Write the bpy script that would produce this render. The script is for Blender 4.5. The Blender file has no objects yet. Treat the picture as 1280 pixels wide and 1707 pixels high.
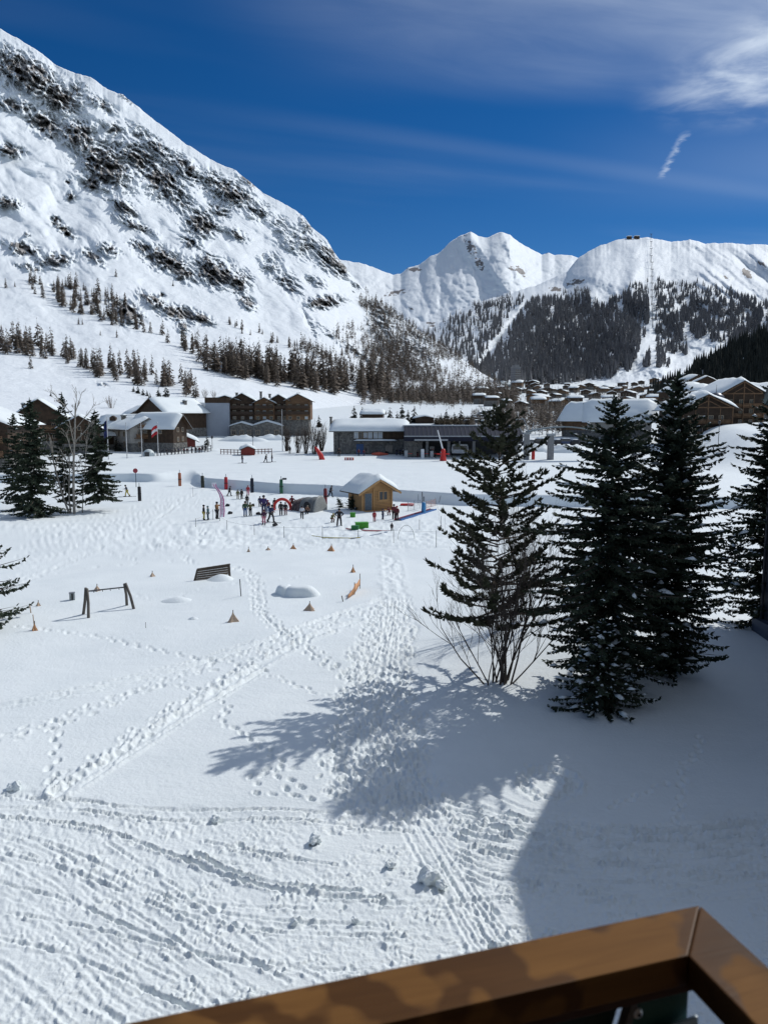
import bpy, bmesh, math, random
import numpy as np
from mathutils import Vector, Matrix

# ------------------------------------------------------------------ camera, sky, sun, exposure
C = bpy.context.scene.collection
SC = bpy.context.scene
PITCH = math.atan((853.5 - 690.0) / 1282.0)
CAMZ = 11.0
FPX = 1282.0
cam_d = bpy.data.cameras.new("camera")
cam_d.sensor_fit = 'HORIZONTAL'
cam_d.sensor_width = 36.0
cam_d.lens = 36.0 * FPX / 1280.0
cam_d.clip_start = 0.05
cam_d.clip_end = 40000.0
cam = bpy.data.objects.new("camera", cam_d)
C.objects.link(cam)
cam.location = (0, 0, CAMZ)
cam.rotation_euler = (math.radians(90) - PITCH, 0, 0)
SC.camera = cam

SUN_AZ = math.radians(47.0)      # clockwise from the view direction (+Y)
SUN_EL = math.radians(40.0)
SUN_V = Vector((math.sin(SUN_AZ) * math.cos(SUN_EL), math.cos(SUN_AZ) * math.cos(SUN_EL), math.sin(SUN_EL)))
sun_d = bpy.data.lights.new("sun", 'SUN')
sun_d.energy = 3.05
sun_d.angle = math.radians(0.53)
sun_d.color = (1.0, 0.98, 0.945)
sun = bpy.data.objects.new("sun", sun_d)
C.objects.link(sun)
sun.rotation_euler = (-SUN_V).to_track_quat('-Z', 'Y').to_euler()
sun.location = (60, 60, 80)

world = bpy.data.worlds.new("World")
SC.world = world
world.use_nodes = True
wn, wl = world.node_tree.nodes, world.node_tree.links
wn.clear()
w_out = wn.new('ShaderNodeOutputWorld')
w_bg = wn.new('ShaderNodeBackground')
w_bg.inputs['Strength'].default_value = 0.063
sky = wn.new('ShaderNodeTexSky')
sky.sky_type = 'NISHITA'
sky.sun_disc = False
sky.sun_elevation = SUN_EL
sky.sun_rotation = SUN_AZ
sky.altitude = 2200
sky.air_density = 1.0
sky.dust_density = 0.0
sky.ozone_density = 4.0

def wmath(op, a, b=None, c=None):
    n = wn.new('ShaderNodeMath'); n.operation = op
    for i, v in enumerate((a, b, c)):
        if v is None: continue
        if isinstance(v, (int, float)): n.inputs[i].default_value = v
        else: wl.new(v, n.inputs[i])
    return n.outputs[0]
def wramp(v, a, b):
    n = wn.new('ShaderNodeMapRange'); n.interpolation_type = 'SMOOTHSTEP'; n.clamp = True
    wl.new(v, n.inputs['Value'])
    n.inputs['From Min'].default_value = a; n.inputs['From Max'].default_value = b
    return n.outputs['Result']
def wnoise(vec, scale, detail, rough=0.55, dist=0.0):
    n = wn.new('ShaderNodeTexNoise'); n.inputs['Scale'].default_value = scale
    n.inputs['Detail'].default_value = detail; n.inputs['Roughness'].default_value = rough
    n.inputs['Distortion'].default_value = dist
    wl.new(vec, n.inputs['Vector']); return n.outputs['Fac']
# thin cirrus: a sheet at constant height above the valley (direction projected on a plane)
tc = wn.new('ShaderNodeTexCoord')
sep = wn.new('ShaderNodeSeparateXYZ'); wl.new(tc.outputs['Generated'], sep.inputs[0])
zc = wmath('MAXIMUM', sep.outputs['Z'], 0.06)
u = wmath('DIVIDE', sep.outputs['X'], zc)
v = wmath('DIVIDE', sep.outputs['Y'], zc)
comb = wn.new('ShaderNodeCombineXYZ')
u_r = wmath('ADD', wmath('MULTIPLY', u, 0.94), wmath('MULTIPLY', v, 0.34))
v_r = wmath('SUBTRACT', wmath('MULTIPLY', v, 0.94), wmath('MULTIPLY', u, 0.34))
wl.new(wmath('MULTIPLY', u_r, 0.35), comb.inputs[0]); wl.new(v_r, comb.inputs[1])
n1 = wnoise(comb.outputs[0], 0.9, 4, 0.5, 0.3)
n2 = wnoise(comb.outputs[0], 4.0, 6, 0.55, 0.6)
streak = wmath('MULTIPLY', wramp(n1, 0.46, 0.72), wmath('ADD', wmath('MULTIPLY', n2, 0.7), 0.15))
comb2 = wn.new('ShaderNodeCombineXYZ')
wl.new(u, comb2.inputs[0]); wl.new(v, comb2.inputs[1])
n3 = wnoise(comb2.outputs[0], 4.2, 7, 0.55, 0.3)
def blob(uc, vc, ru, rv):
    du = wmath('DIVIDE', wmath('SUBTRACT', u, uc), ru); dv = wmath('DIVIDE', wmath('SUBTRACT', v, vc), rv)
    return wmath('SQRT', wmath('ADD', wmath('MULTIPLY', du, du), wmath('MULTIPLY', dv, dv)))
# bright puff high on the right, a veil above it, a faint long band and a short contrail
puff = wmath('MULTIPLY', wramp(blob(1.17, 2.36, 0.46, 0.62), 1.0, 0.0), wmath('ADD', wmath('MULTIPLY', wramp(n3, 0.34, 0.74), 0.85), 0.08))
veil = wmath('MULTIPLY', wramp(wmath('ADD', v, wmath('MULTIPLY', n1, 0.9)), 3.1, 2.3), wramp(u, -0.55, 0.75))
veil2 = wmath('MULTIPLY', wramp(u, 0.4, 1.9), wramp(wmath('ABSOLUTE', wmath('SUBTRACT', v, 3.2)), 1.0, 0.0))
bd = wmath('ABSOLUTE', wmath('SUBTRACT', wmath('SUBTRACT', v, 2.93), wmath('MULTIPLY', u, 0.42)))
band = wmath('MULTIPLY', wramp(bd, 0.16, 0.0), wramp(u, -0.8, 0.3))
# contrail from (1.19,3.47) to (1.05,2.80) in the cloud plane
cx0, cy0, cx1, cy1 = 1.185, 3.47, 1.068, 2.86
cl = math.hypot(cx1 - cx0, cy1 - cy0); ex, ey = (cx1 - cx0) / cl, (cy1 - cy0) / cl
us = wmath('SUBTRACT', u, cx0); vs = wmath('SUBTRACT', v, cy0)
al = wmath('ADD', wmath('MULTIPLY', us, ex), wmath('MULTIPLY', vs, ey))
n4 = wnoise(comb2.outputs[0], 14.0, 5, 0.6, 0.5)
ac = wmath('ADD', wmath('SUBTRACT', wmath('MULTIPLY', us, ey), wmath('MULTIPLY', vs, ex)), wmath('MULTIPLY', wmath('SUBTRACT', n4, 0.5), 0.06))
cw = wmath('MULTIPLY', wramp(wmath('ABSOLUTE', ac), 0.022, 0.0), wmath('MULTIPLY', wramp(al, 0.0, 0.12), wramp(al, cl, cl * 0.8)))
trail = wmath('MULTIPLY', cw, wramp(n4, 0.3, 0.62))
tot = wmath('ADD', wmath('MULTIPLY', streak, 0.10), wmath('MULTIPLY', puff, 1.0))
tot = wmath('ADD', tot, wmath('MULTIPLY', veil, wmath('ADD', wmath('MULTIPLY', n2, 0.52), 0.03)))
tot = wmath('ADD', tot, wmath('MULTIPLY', veil2, 0.10))
over = wmath('MULTIPLY', wramp(v, 1.95, 0.9), wramp(u, -2.6, 0.2))      # unseen overhead veil, added to lift fill on shaded snow; continues the visible thickening
tot = wmath('ADD', tot, wmath('MULTIPLY', over, wmath('ADD', wmath('MULTIPLY', n2, 0.35), 0.03)))
tot = wmath('ADD', tot, wmath('MULTIPLY', band, 0.038))
tot = wmath('ADD', tot, wmath('MULTIPLY', trail, 0.33))
tot = wmath('MULTIPLY', wmath('MINIMUM', tot, 0.9), wramp(sep.outputs['Z'], 0.02, 0.2))
hsv = wn.new('ShaderNodeHueSaturation')
hsv.inputs['Hue'].default_value = 0.507
hsv.inputs['Saturation'].default_value = 1.33
hsv.inputs['Value'].default_value = 1.0
wl.new(sky.outputs[0], hsv.inputs['Color'])
mixc = wn.new('ShaderNodeMixRGB')
wl.new(tot, mixc.inputs['Fac']); wl.new(hsv.outputs[0], mixc.inputs['Color1'])
mixc.inputs['Color2'].default_value = (13.2, 14.8, 16.6, 1)
wl.new(mixc.outputs[0], w_bg.inputs['Color'])
wl.new(w_bg.outputs[0], w_out.inputs['Surface'])

SC.view_settings.view_transform = 'Standard'
SC.view_settings.look = 'None'
SC.view_settings.gamma = 1.0
SC.view_settings.exposure = 0.0
SC.view_settings.use_curve_mapping = False
cam_d.dof.use_dof = True
cam_d.dof.focus_distance = 60.0
cam_d.dof.aperture_fstop = 11.0
SC.render.engine = 'CYCLES'
SC.cycles.max_bounces = 6
SC.cycles.diffuse_bounces = 3
SC.cycles.glossy_bounces = 2
SC.cycles.transparent_max_bounces = 8

# ------------------------------------------------------------------ helpers
rng = np.random.default_rng(7)
R = random.Random(11)
CP, SP = math.cos(PITCH), math.sin(PITCH)

def ray(px, py):
    xn = (px - 640.0) / FPX; yn = (853.5 - py) / FPX
    return xn, CP + yn * SP, -SP + yn * CP

def sstep(a, b, x):
    t = np.clip((np.asarray(x, float) - a) / (b - a), 0, 1)
    return t * t * (3 - 2 * t)

def _hash(ix, iy, seed):
    h = (ix.astype(np.uint32) * np.uint32(374761393) + iy.astype(np.uint32) * np.uint32(668265263) + np.uint32(seed * 974711 + 12345))
    h = (h ^ (h >> np.uint32(13))) * np.uint32(1274126177)
    h = h ^ (h >> np.uint32(16))
    return h
_GA = np.arange(256) * (2 * math.pi / 256)
_GX, _GY = np.cos(_GA).astype(np.float32), np.sin(_GA).astype(np.float32)

def perlin(x, y, seed=0):
    x = np.asarray(x, np.float32); y = np.asarray(y, np.float32)
    xf = np.floor(x); yf = np.floor(y)
    ix = xf.astype(np.int64); iy = yf.astype(np.int64)
    fx = x - xf; fy = y - yf
    u_ = fx * fx * fx * (fx * (fx * 6 - 15) + 10); v_ = fy * fy * fy * (fy * (fy * 6 - 15) + 10)
    def g(dx, dy):
        k = _hash(ix + dx, iy + dy, seed) & np.uint32(255)
        return _GX[k] * (fx - dx) + _GY[k] * (fy - dy)
    a = g(0, 0); b = g(1, 0); c_ = g(0, 1); d = g(1, 1)
    return ((a + (b - a) * u_) + ((c_ + (d - c_) * u_) - (a + (b - a) * u_)) * v_) * 1.5

def fbm(x, y, octv=5, seed=0, gain=0.5, lac=2.03):
    s = 0; a = 1.0; f = 1.0; t = 0
    for o in range(octv):
        s = s + a * perlin(np.asarray(x) * f, np.asarray(y) * f, seed + o * 17); t += a
        a *= gain; f *= lac
    return s / t
def ridged(x, y, octv=5, seed=0, gain=0.5, lac=2.03):
    s = 0; a = 1.0; f = 1.0; t = 0; w = 1.0
    for o in range(octv):
        n = 1 - np.abs(perlin(np.asarray(x) * f, np.asarray(y) * f, seed + o * 17)) * 1.6
        n = np.clip(n, 0, 1) ** 2
        s = s + a * n * w; t += a
        w = np.clip(n * 1.6, 0, 1)
        a *= gain; f *= lac
    return s / t

def mesh_obj(name, verts, faces, mats, parent=None, smooth=False, midx=None):
    me = bpy.data.meshes.new(name)
    me.from_pydata([tuple(p) for p in verts], [], faces)
    for m in (mats if isinstance(mats, (list, tuple)) else [mats]): me.materials.append(m)
    if midx is not None: me.polygons.foreach_set('material_index', midx)
    if smooth: me.polygons.foreach_set('use_smooth', [True] * len(me.polygons))
    me.update()
    o = bpy.data.objects.new(name, me); C.objects.link(o)
    if parent: o.parent = parent
    return o

def np_mesh(name, V, loops, starts, totals, mats, smooth=False, parent=None, link=True):
    me = bpy.data.meshes.new(name)
    V = np.ascontiguousarray(V, np.float32)
    me.vertices.add(len(V)); me.vertices.foreach_set('co', V.ravel())
    me.loops.add(len(loops)); me.loops.foreach_set('vertex_index', np.ascontiguousarray(loops, np.int32))
    me.polygons.add(len(starts)); me.polygons.foreach_set('loop_start', np.ascontiguousarray(starts, np.int32))
    try: me.polygons.foreach_set('loop_total', np.ascontiguousarray(totals, np.int32))
    except Exception: pass
    for m in (mats if isinstance(mats, (list, tuple)) else [mats]): me.materials.append(m)
    if smooth: me.polygons.foreach_set('use_smooth', np.ones(len(starts), bool))
    me.update(calc_edges=True)
    if not link: return me
    o = bpy.data.objects.new(name, me); C.objects.link(o)
    if parent: o.parent = parent
    return o

def grid_obj(name, X, Y, Z, mat, wrap=False, smooth=True):
    nr, nc = X.shape
    V = np.stack([X, Y, Z], -1).reshape(-1, 3)
    idx = np.arange(nr * nc).reshape(nr, nc)
    if wrap: idx = np.concatenate([idx, idx[:, :1]], 1)
    q = np.stack([idx[:-1, :-1], idx[:-1, 1:], idx[1:, 1:], idx[1:, :-1]], -1).reshape(-1, 4)
    n = len(q)
    return np_mesh(name, V, q.ravel(), np.arange(n) * 4, np.full(n, 4), mat, smooth)

def add_attr(o, name, vals):
    a = o.data.attributes.new(name, 'FLOAT', 'POINT')
    a.data.foreach_set('value', np.ascontiguousarray(vals, np.float32).ravel())

def tag(o, label=None, cat=None, group=None, kind=None):
    if label: o['label'] = label
    if cat: o['category'] = cat
    if group: o['group'] = group
    if kind: o['kind'] = kind
    return o
def thing(name, label, cat, loc=(0, 0, 0), rz=0.0, group=None):
    o = bpy.data.objects.new(name, None); C.objects.link(o)
    o.empty_display_size = 0.3
    o.location = loc; o.rotation_euler = (0, 0, rz)
    return tag(o, label, cat, group)
def copy_tree(o, parent=None):
    c = o.copy(); C.objects.link(c)
    if parent: c.parent = parent
    for ch in list(o.children): copy_tree(ch, c)
    return c

# ------------------------------------------------------------------ materials
def new_mat(name):
    m = bpy.data.materials.new(name); m.use_nodes = True
    nt = m.node_tree; b = nt.nodes['Principled BSDF']
    return m, nt, b
def nd(nt, t, **kw):
    n = nt.nodes.new(t)
    for k, v_ in kw.items():
        if k in n.inputs: 
            if hasattr(v_, 'node'): nt.links.new(v_, n.inputs[k])
            else: n.inputs[k].default_value = v_
        else: setattr(n, k, v_)
    return n
def plain(name, col, rough=0.7, metal=0.0, var=0.25, scale=6.0, spec=0.3, bump=0.0):
    m, nt, b = new_mat(name)
    b.inputs['Roughness'].default_value = rough; b.inputs['Metallic'].default_value = metal
    b.inputs['Specular IOR Level'].default_value = spec
    t = nd(nt, 'ShaderNodeTexCoord')
    n = nd(nt, 'ShaderNodeTexNoise', Vector=t.outputs['Object'], Scale=scale, Detail=5.0, Roughness=0.6)
    r = nd(nt, 'ShaderNodeMapRange', Value=n.outputs['Fac']); r.inputs['From Min'].default_value = 0.3; r.inputs['From Max'].default_value = 0.7
    r.inputs['To Min'].default_value = 1 - var; r.inputs['To Max'].default_value = 1 + var
    mx = nd(nt, 'ShaderNodeVectorMath', operation='SCALE'); mx.inputs[0].default_value = col[:3]
    nt.links.new(r.outputs[0], mx.inputs['Scale'])
    nt.links.new(mx.outputs[0], b.inputs['Base Color'])
    if bump:
        bp = nd(nt, 'ShaderNodeBump', Height=n.outputs['Fac'], Strength=0.5, Distance=bump)
        nt.links.new(bp.outputs[0], b.inputs['Normal'])
    return m
def wood(name, col, dark, axis='Z', scale=3.0, rough=0.65, plank=0.0):
    m, nt, b = new_mat(name)
    b.inputs['Roughness'].default_value = rough; b.inputs['Specular IOR Level'].default_value = 0.25
    t = nd(nt, 'ShaderNodeTexCoord')
    mp = nd(nt, 'ShaderNodeMapping', Vector=t.outputs['Object'])
    s = [scale * 6] * 3; s['XYZ'.index(axis)] = scale * 0.4
    mp.inputs['Scale'].default_value = s
    n = nd(nt, 'ShaderNodeTexNoise', Vector=mp.outputs[0], Scale=1.0, Detail=6.0, Roughness=0.65, Distortion=0.6)
    n2_ = nd(nt, 'ShaderNodeTexNoise', Vector=t.outputs['Object'], Scale=1.3, Detail=3.0)
    ad = nd(nt, 'ShaderNodeMath', operation='ADD'); nt.links.new(n.outputs['Fac'], ad.inputs[0]); nt.links.new(n2_.outputs['Fac'], ad.inputs[1])
    cr = nd(nt, 'ShaderNodeMapRange', Value=ad.outputs[0]); cr.inputs['From Min'].default_value = 0.72; cr.inputs['From Max'].default_value = 1.28
    mx = nd(nt, 'ShaderNodeMixRGB', Color1=(*dark, 1), Color2=(*col, 1)); nt.links.new(cr.outputs[0], mx.inputs['Fac'])
    nt.links.new(mx.outputs[0], b.inputs['Base Color'])
    bp = nd(nt, 'ShaderNodeBump', Height=n.outputs['Fac'], Strength=0.3, Distance=0.01)
    nt.links.new(bp.outputs[0], b.inputs['Normal'])
    return m

SNOW_COL = (0.80, 0.845, 0.87)
def snow_mat(name, bump_s=1.0, fine=9.0):
    m, nt, b = new_mat(name)
    b.inputs['Roughness'].default_value = 0.62
    b.inputs['Specular IOR Level'].default_value = 0.18
    g = nd(nt, 'ShaderNodeNewGeometry')
    n1_ = nd(nt, 'ShaderNodeTexNoise', Vector=g.outputs['Position'], Scale=fine, Detail=6.0, Roughness=0.6)
    n2_ = nd(nt, 'ShaderNodeTexNoise', Vector=g.outputs['Position'], Scale=0.35, Detail=4.0, Roughness=0.55)
    mr = nd(nt, 'ShaderNodeMapRange', Value=n2_.outputs['Fac']); mr.inputs['From Min'].default_value = 0.3; mr.inputs['From Max'].default_value = 0.7
    mx = nd(nt, 'ShaderNodeMixRGB', Color1=(0.74, 0.79, 0.80, 1), Color2=(0.80, 0.845, 0.85, 1)); nt.links.new(mr.outputs[0], mx.inputs['Fac'])
    nt.links.new(mx.outputs[0], b.inputs['Base Color'])
    bp = nd(nt, 'ShaderNodeBump', Height=n1_.outputs['Fac'], Strength=0.5 * bump_s, Distance=0.05)
    nt.links.new(bp.outputs[0], b.inputs['Normal'])
    return m
M_SNOW = snow_mat("snow")
M_SNOWCLUMP = snow_mat("branch_snow", 1.0, 6.0)
# ------------------------------------------------------------------ ground shape (valley floor)
BANK_PX = [(-400, 812), (-100, 806), (215, 803), (325, 806), (341, 812), (460, 822), (540, 825), (650, 834), (780, 843), (1200, 848), (1700, 852)]
def _flat(px, py, z=0.0):
    dx, dy, dz = ray(px, py); t = (z - CAMZ) / dz
    return dx * t, dy * t
_bw = sorted(_flat(*q) for q in BANK_PX)
_bx = np.array([q[0] for q in _bw]); _by = np.array([q[1] for q in _bw])

def gz(x, y):
    x = np.asarray(x, float); y = np.asarray(y, float)
    r = np.hypot(x, y)
    by = np.interp(x, _bx, _by)
    gap = np.exp(-((x + 33.5) / 2.6) ** 2)                 # the ramp through the bank
    soft = 0.8 + 10 * gap
    z = 1.35 * sstep(0, 1, (y - by) / soft)
    z = z + 0.02 * np.clip(r - 150, 0, 50) + 0.04 * np.clip(r - 200, 0, 500) + 0.06 * np.clip(r - 700, 0, 900)
    z = z * sstep(0, 70, y)
    # snow bank beside the chalet on the right
    hx = sstep(50, 66, x - (y - 130) * 0.30); hy = sstep(124, 150, y) * (1 - 0.85 * sstep(185, 230, y))
    z = z + 5.6 * hx * hy + 0.055 * np.clip(x - (y - 130) * 0.30 - 60, 0, 60) * hy
    # gentle mounds on the near snowfield
    near = 1 - sstep(60, 100, r)
    z = z + near * 0.16 * perlin(x / 9.0 + 3.1, y / 9.0, 3)
    z = z + 0.75 * np.exp(-(((x - 14) / 7.5) ** 2 + ((y - 36) / 6.0) ** 2))
    # low rise in front of the left hand trees
    z = z + 0.5 * np.exp(-(((x + 40) / 13) ** 2 + ((y - 70) / 7.0) ** 2))
    return z

def at(px, py, t0=5.0):
    """world point where the sight line through a photo position meets the ground"""
    dx, dy, dz = ray(px, py)
    ts = np.geomspace(t0, 3000, 700)
    zz = CAMZ + dz * ts - gz(dx * ts, dy * ts)
    k = np.argmax(zz < 0)
    if zz[k] >= 0: k = len(ts) - 1
    a, b = ts[max(k - 1, 0)], ts[k]
    for _ in range(40):
        m = 0.5 * (a + b)
        if CAMZ + dz * m - float(gz(dx * m, dy * m)) < 0: b = m
        else: a = m
    x, y = dx * b, dy * b
    return Vector((x, y, float(gz(x, y))))
def at_y(px, Y):
    """ground point at forward distance Y under photo column px (at horizon height)"""
    x = (px - 640.0) / FPX * Y * CP * 1.0
    return Vector((x, Y, float(gz(x, Y))))
def px_m(p):       # metres per photo pixel at a point
    return (p.y * CP - (p.z - CAMZ) * SP) / FPX
def proj(x, y, z):
    zc_ = y * CP - (z - CAMZ) * SP
    yc_ = y * SP + (z - CAMZ) * CP
    return 640 + FPX * x / zc_, 853.5 - FPX * yc_ / zc_

# ------------------------------------------------------------------ tracks pressed into the snow: two height maps
class HMap:
    def __init__(s, x0, x1, y0, y1, res):
        s.x0, s.y0, s.res = x0, y0, res
        s.nx = int((x1 - x0) / res); s.ny = int((y1 - y0) / res)
        s.h = np.zeros((s.ny, s.nx), np.float32)
        s.X = (x0 + np.arange(s.nx) * res).astype(np.float32); s.Y = (y0 + np.arange(s.ny) * res).astype(np.float32)
    def win(s, xa, xb, ya, yb):
        i0 = max(0, int((xa - s.x0) / s.res)); i1 = min(s.nx, int((xb - s.x0) / s.res) + 2)
        j0 = max(0, int((ya - s.y0) / s.res)); j1 = min(s.ny, int((yb - s.y0) / s.res) + 2)
        return (i0, i1, j0, j1) if i1 > i0 and j1 > j0 else None
    def sample(s, x, y):
        fx = np.clip((x - s.x0) / s.res, 0, s.nx - 1.001); fy = np.clip((y - s.y0) / s.res, 0, s.ny - 1.001)
        i = fx.astype(int); j = fy.astype(int); a = fx - i; b = fy - j
        h = s.h
        return (h[j, i] * (1 - a) + h[j, i + 1] * a) * (1 - b) + (h[j + 1, i] * (1 - a) + h[j + 1, i + 1] * a) * b
HN = HMap(-26, 26, 10.5, 46, 0.032)
HF = HMap(-85, 85, 44, 135, 0.11)
MAPS = (HN, HF)

def smooth_line(pts, step=0.25):
    P = np.array(pts, float)
    if len(P) > 2:
        Q = []
        Pe = np.vstack([2 * P[0] - P[1], P, 2 * P[-1] - P[-2]])
        for i in range(1, len(Pe) - 2):
            p0, p1, p2, p3 = Pe[i - 1:i + 3]
            n = max(2, int(np.linalg.norm(p2 - p1) / step))
            for t in np.linspace(0, 1, n, endpoint=False):
                Q.append(0.5 * ((2 * p1) + (-p0 + p2) * t + (2 * p0 - 5 * p1 + 4 * p2 - p3) * t * t + (-p0 + 3 * p1 - 3 * p2 + p3) * t ** 3))
        Q.append(P[-1]); return np.array(Q)
    n = max(2, int(np.linalg.norm(P[1] - P[0]) / step))
    return P[0] + (P[1] - P[0]) * np.linspace(0, 1, n)[:, None]
def gl(pxs):       # photo polyline -> ground polyline
    return [_flat(*q) for q in pxs]

def line_dist(H, line, pad):
    w = H.win(line[:, 0].min() - pad, line[:, 0].max() + pad, line[:, 1].min() - pad, line[:, 1].max() + pad)
    if w is None: return None
    i0, i1, j0, j1 = w
    D = np.full((j1 - j0, i1 - i0), 1e3, np.float32); S = np.zeros_like(D)
    st = max(1, int(0.6 * pad / max(0.05, np.linalg.norm(line[1] - line[0]))) )
    L = line[::st] if len(line[::st]) > 2 else line
    if not np.allclose(L[-1], line[-1]): L = np.vstack([L, line[-1]])
    s = 0.0
    for a, b in zip(L[:-1], L[1:]):
        ww = H.win(min(a[0], b[0]) - pad, max(a[0], b[0]) + pad, min(a[1], b[1]) - pad, max(a[1], b[1]) + pad)
        ln = np.linalg.norm(b - a)
        if ww is not None and ln > 1e-6:
            k0, k1, l0, l1 = ww
            xs = H.X[None, k0:k1] - a[0]; ys = H.Y[l0:l1, None] - a[1]
            ex_, ey_ = (b - a) / ln
            al_ = xs * ex_ + ys * ey_; ac_ = xs * -ey_ + ys * ex_
            ov = np.where(al_ < 0, -al_, np.where(al_ > ln, al_ - ln, 0))
            d = np.hypot(ac_, ov)
            sub = (slice(l0 - j0, l1 - j0), slice(k0 - i0, k1 - i0))
            better = d < np.abs(D[sub])
            D[sub] = np.where(better, np.sign(ac_ + 1e-9) * d, D[sub]); S[sub] = np.where(better, s + al_, S[sub])
        s += ln
    return w, D, S
_seed = [100]
def groove(pts, width=0.10, depth=0.06, ridge=0.035, rough=0.5, px=True):
    """a ski or sledge groove: trough with a broken crest thrown up on both sides"""
    line = smooth_line(gl(pts) if px else pts)
    for H in MAPS:
        wd = max(width, H.res * 1.3)
        r = line_dist(H, line, wd * 5)
        if r is None: continue
        (i0, i1, j0, j1), D, S = r
        _seed[0] += 1
        k = (1 - rough) + rough * (0.8 + 1.4 * perlin(S / 0.7, D * 0 + 0.5, _seed[0]))
        aD = np.abs(D + 0.25 * wd * perlin(S / 0.5, D * 0 + 9.5, _seed[0]))
        lump = 1 + 1.1 * perlin(S / 0.16, D / 0.11, _seed[0] + 7)
        tr = -depth * np.exp(-(aD / wd) ** 4) * np.clip(k, 0.25, 1.6)
        rd = ridge * np.exp(-((aD - 1.75 * wd) / (0.7 * wd)) ** 2) * np.clip(lump, 0, 2.4) * np.clip(k, 0.1, 1.6)
        H.h[j0:j1, i0:i1] += tr + rd
def dent(x, y, ang, ln=0.17, wd=0.085, depth=0.10, rim=0.03):
    for H in MAPS:
        l2 = max(ln, H.res * 1.4); w2 = max(wd, H.res * 0.9)
        w = H.win(x - l2 * 2.2, x + l2 * 2.2, y - l2 * 2.2, y + l2 * 2.2)
        if w is None: continue
        i0, i1, j0, j1 = w
        xs = H.X[None, i0:i1] - x; ys = H.Y[j0:j1, None] - y
        c, s = math.cos(ang), math.sin(ang)
        a = (xs * c + ys * s) / l2; b = (-xs * s + ys * c) / w2
        q = np.sqrt(a * a + b * b)
        H.h[j0:j1, i0:i1] += -depth * (1 / (1 + np.exp((q - 1) * 7))) + rim * np.exp(-((q - 1.45) / 0.35) ** 2) * (1 + 0.6 * math.sin(x * 50)) 
def steps(pts, stride=0.62, side=0.13, jit=0.06, depth=0.12, ln=0.17, wd=0.085, rim=0.03, px=True, both=1):
    """a line of boot prints"""
    line = smooth_line(gl(pts) if px else pts, 0.08)
    seg = np.linalg.norm(np.diff(line, axis=0), axis=1); cum = np.concatenate([[0], np.cumsum(seg)])
    for q in range(both):
        s = R.random() * stride; k = q
        off = (q - (both - 1) / 2) * side * 2.4
        while s < cum[-1]:
            i = min(len(line) - 2, int(np.searchsorted(cum, s)) - 1 if s > 0 else 0); i = max(i, 0)
            d = line[i + 1] - line[i]; d = d / (np.linalg.norm(d) + 1e-9)
            sd = side * (1 if k % 2 else -1) + off
            x = line[i][0] - d[1] * sd + R.gauss(0, jit); y = line[i][1] + d[0] * sd + R.gauss(0, jit)
            dent(x, y, math.atan2(d[1], d[0]) + R.gauss(0, 0.25), ln * R.uniform(.75, 1.15), wd * R.uniform(.8, 1.1), depth * R.uniform(.4, 1.0), rim * .7)
            s += stride * R.uniform(.8, 1.2); k += 1
def area_mask(H, poly, soft):
    """soft mask of a polygon in ground metres (even-odd, edge broken by noise)"""
    P = np.array(gl(poly)); XX, YY = np.meshgrid(H.X, H.Y)
    w = 0.5 * soft
    XX = XX + w * perlin(XX / 1.1, YY / 1.1, 61) * 2; YY = YY + w * perlin(XX / 1.1 + 40, YY / 1.1, 62) * 2
    ins = np.zeros(XX.shape, bool)
    n = len(P); D = np.full(XX.shape, 1e3, np.float32)
    for i in range(n):
        a, b = P[i], P[(i + 1) % n]
        c = ((a[1] > YY) != (b[1] > YY)) & (XX < (b[0] - a[0]) * (YY - a[1]) / (b[1] - a[1] + 1e-12) + a[0])
        ins ^= c
        e = b - a; L2 = e @ e + 1e-9
        t = np.clip(((XX - a[0]) * e[0] + (YY - a[1]) * e[1]) / L2, 0, 1)
        D = np.minimum(D, np.hypot(XX - a[0] - t * e[0], YY - a[1] - t * e[1]))
    sd = np.where(ins, D, -D)
    return sstep(-soft * .3, soft * .7, sd)

# -- trampled areas
LOWER = [(-300, 1316), (-60, 1318), (0, 1322), (70, 1328), (160, 1330), (185, 1338), (280, 1344), (450, 1344), (520, 1352), (600, 1350), (655, 1340), (690, 1330), (730, 1325),
         (800, 1335), (850, 1352), (930, 1365), (1050, 1374), (1160, 1368), (1280, 1345), (1500, 1310), (1700, 1900), (640, 2300), (-600, 2000)]
PATH = [(628, 922), (670, 922), (684, 1000), (700, 1060), (690, 1110), (700, 1180), (715, 1250), (725, 1320), (760, 1370), (556, 1370), (540, 1300), (548, 1210), (562, 1150), (578, 1090), (608, 1030), (630, 975)]
XX, YY = np.meshgrid(HN.X, HN.Y)
m_low = area_mask(HN, LOWER, 0.5); m_path = area_mask(HN, PATH, 0.5)
m_tr = np.maximum(m_low, m_path * 1.25)
# in the lower area: calmer packed patches and the flat piste bottom left
calm = sstep(0.05, 0.45, fbm(XX / 2.2 + 5, YY / 1.3, 3, 71)) * (1 - m_path)
Wx = XX + 0.10 * perlin(XX / 0.35, YY / 0.35, 31); Wy = YY + 0.10 * perlin(XX / 0.35 + 9, YY / 0.35, 32)
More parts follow.
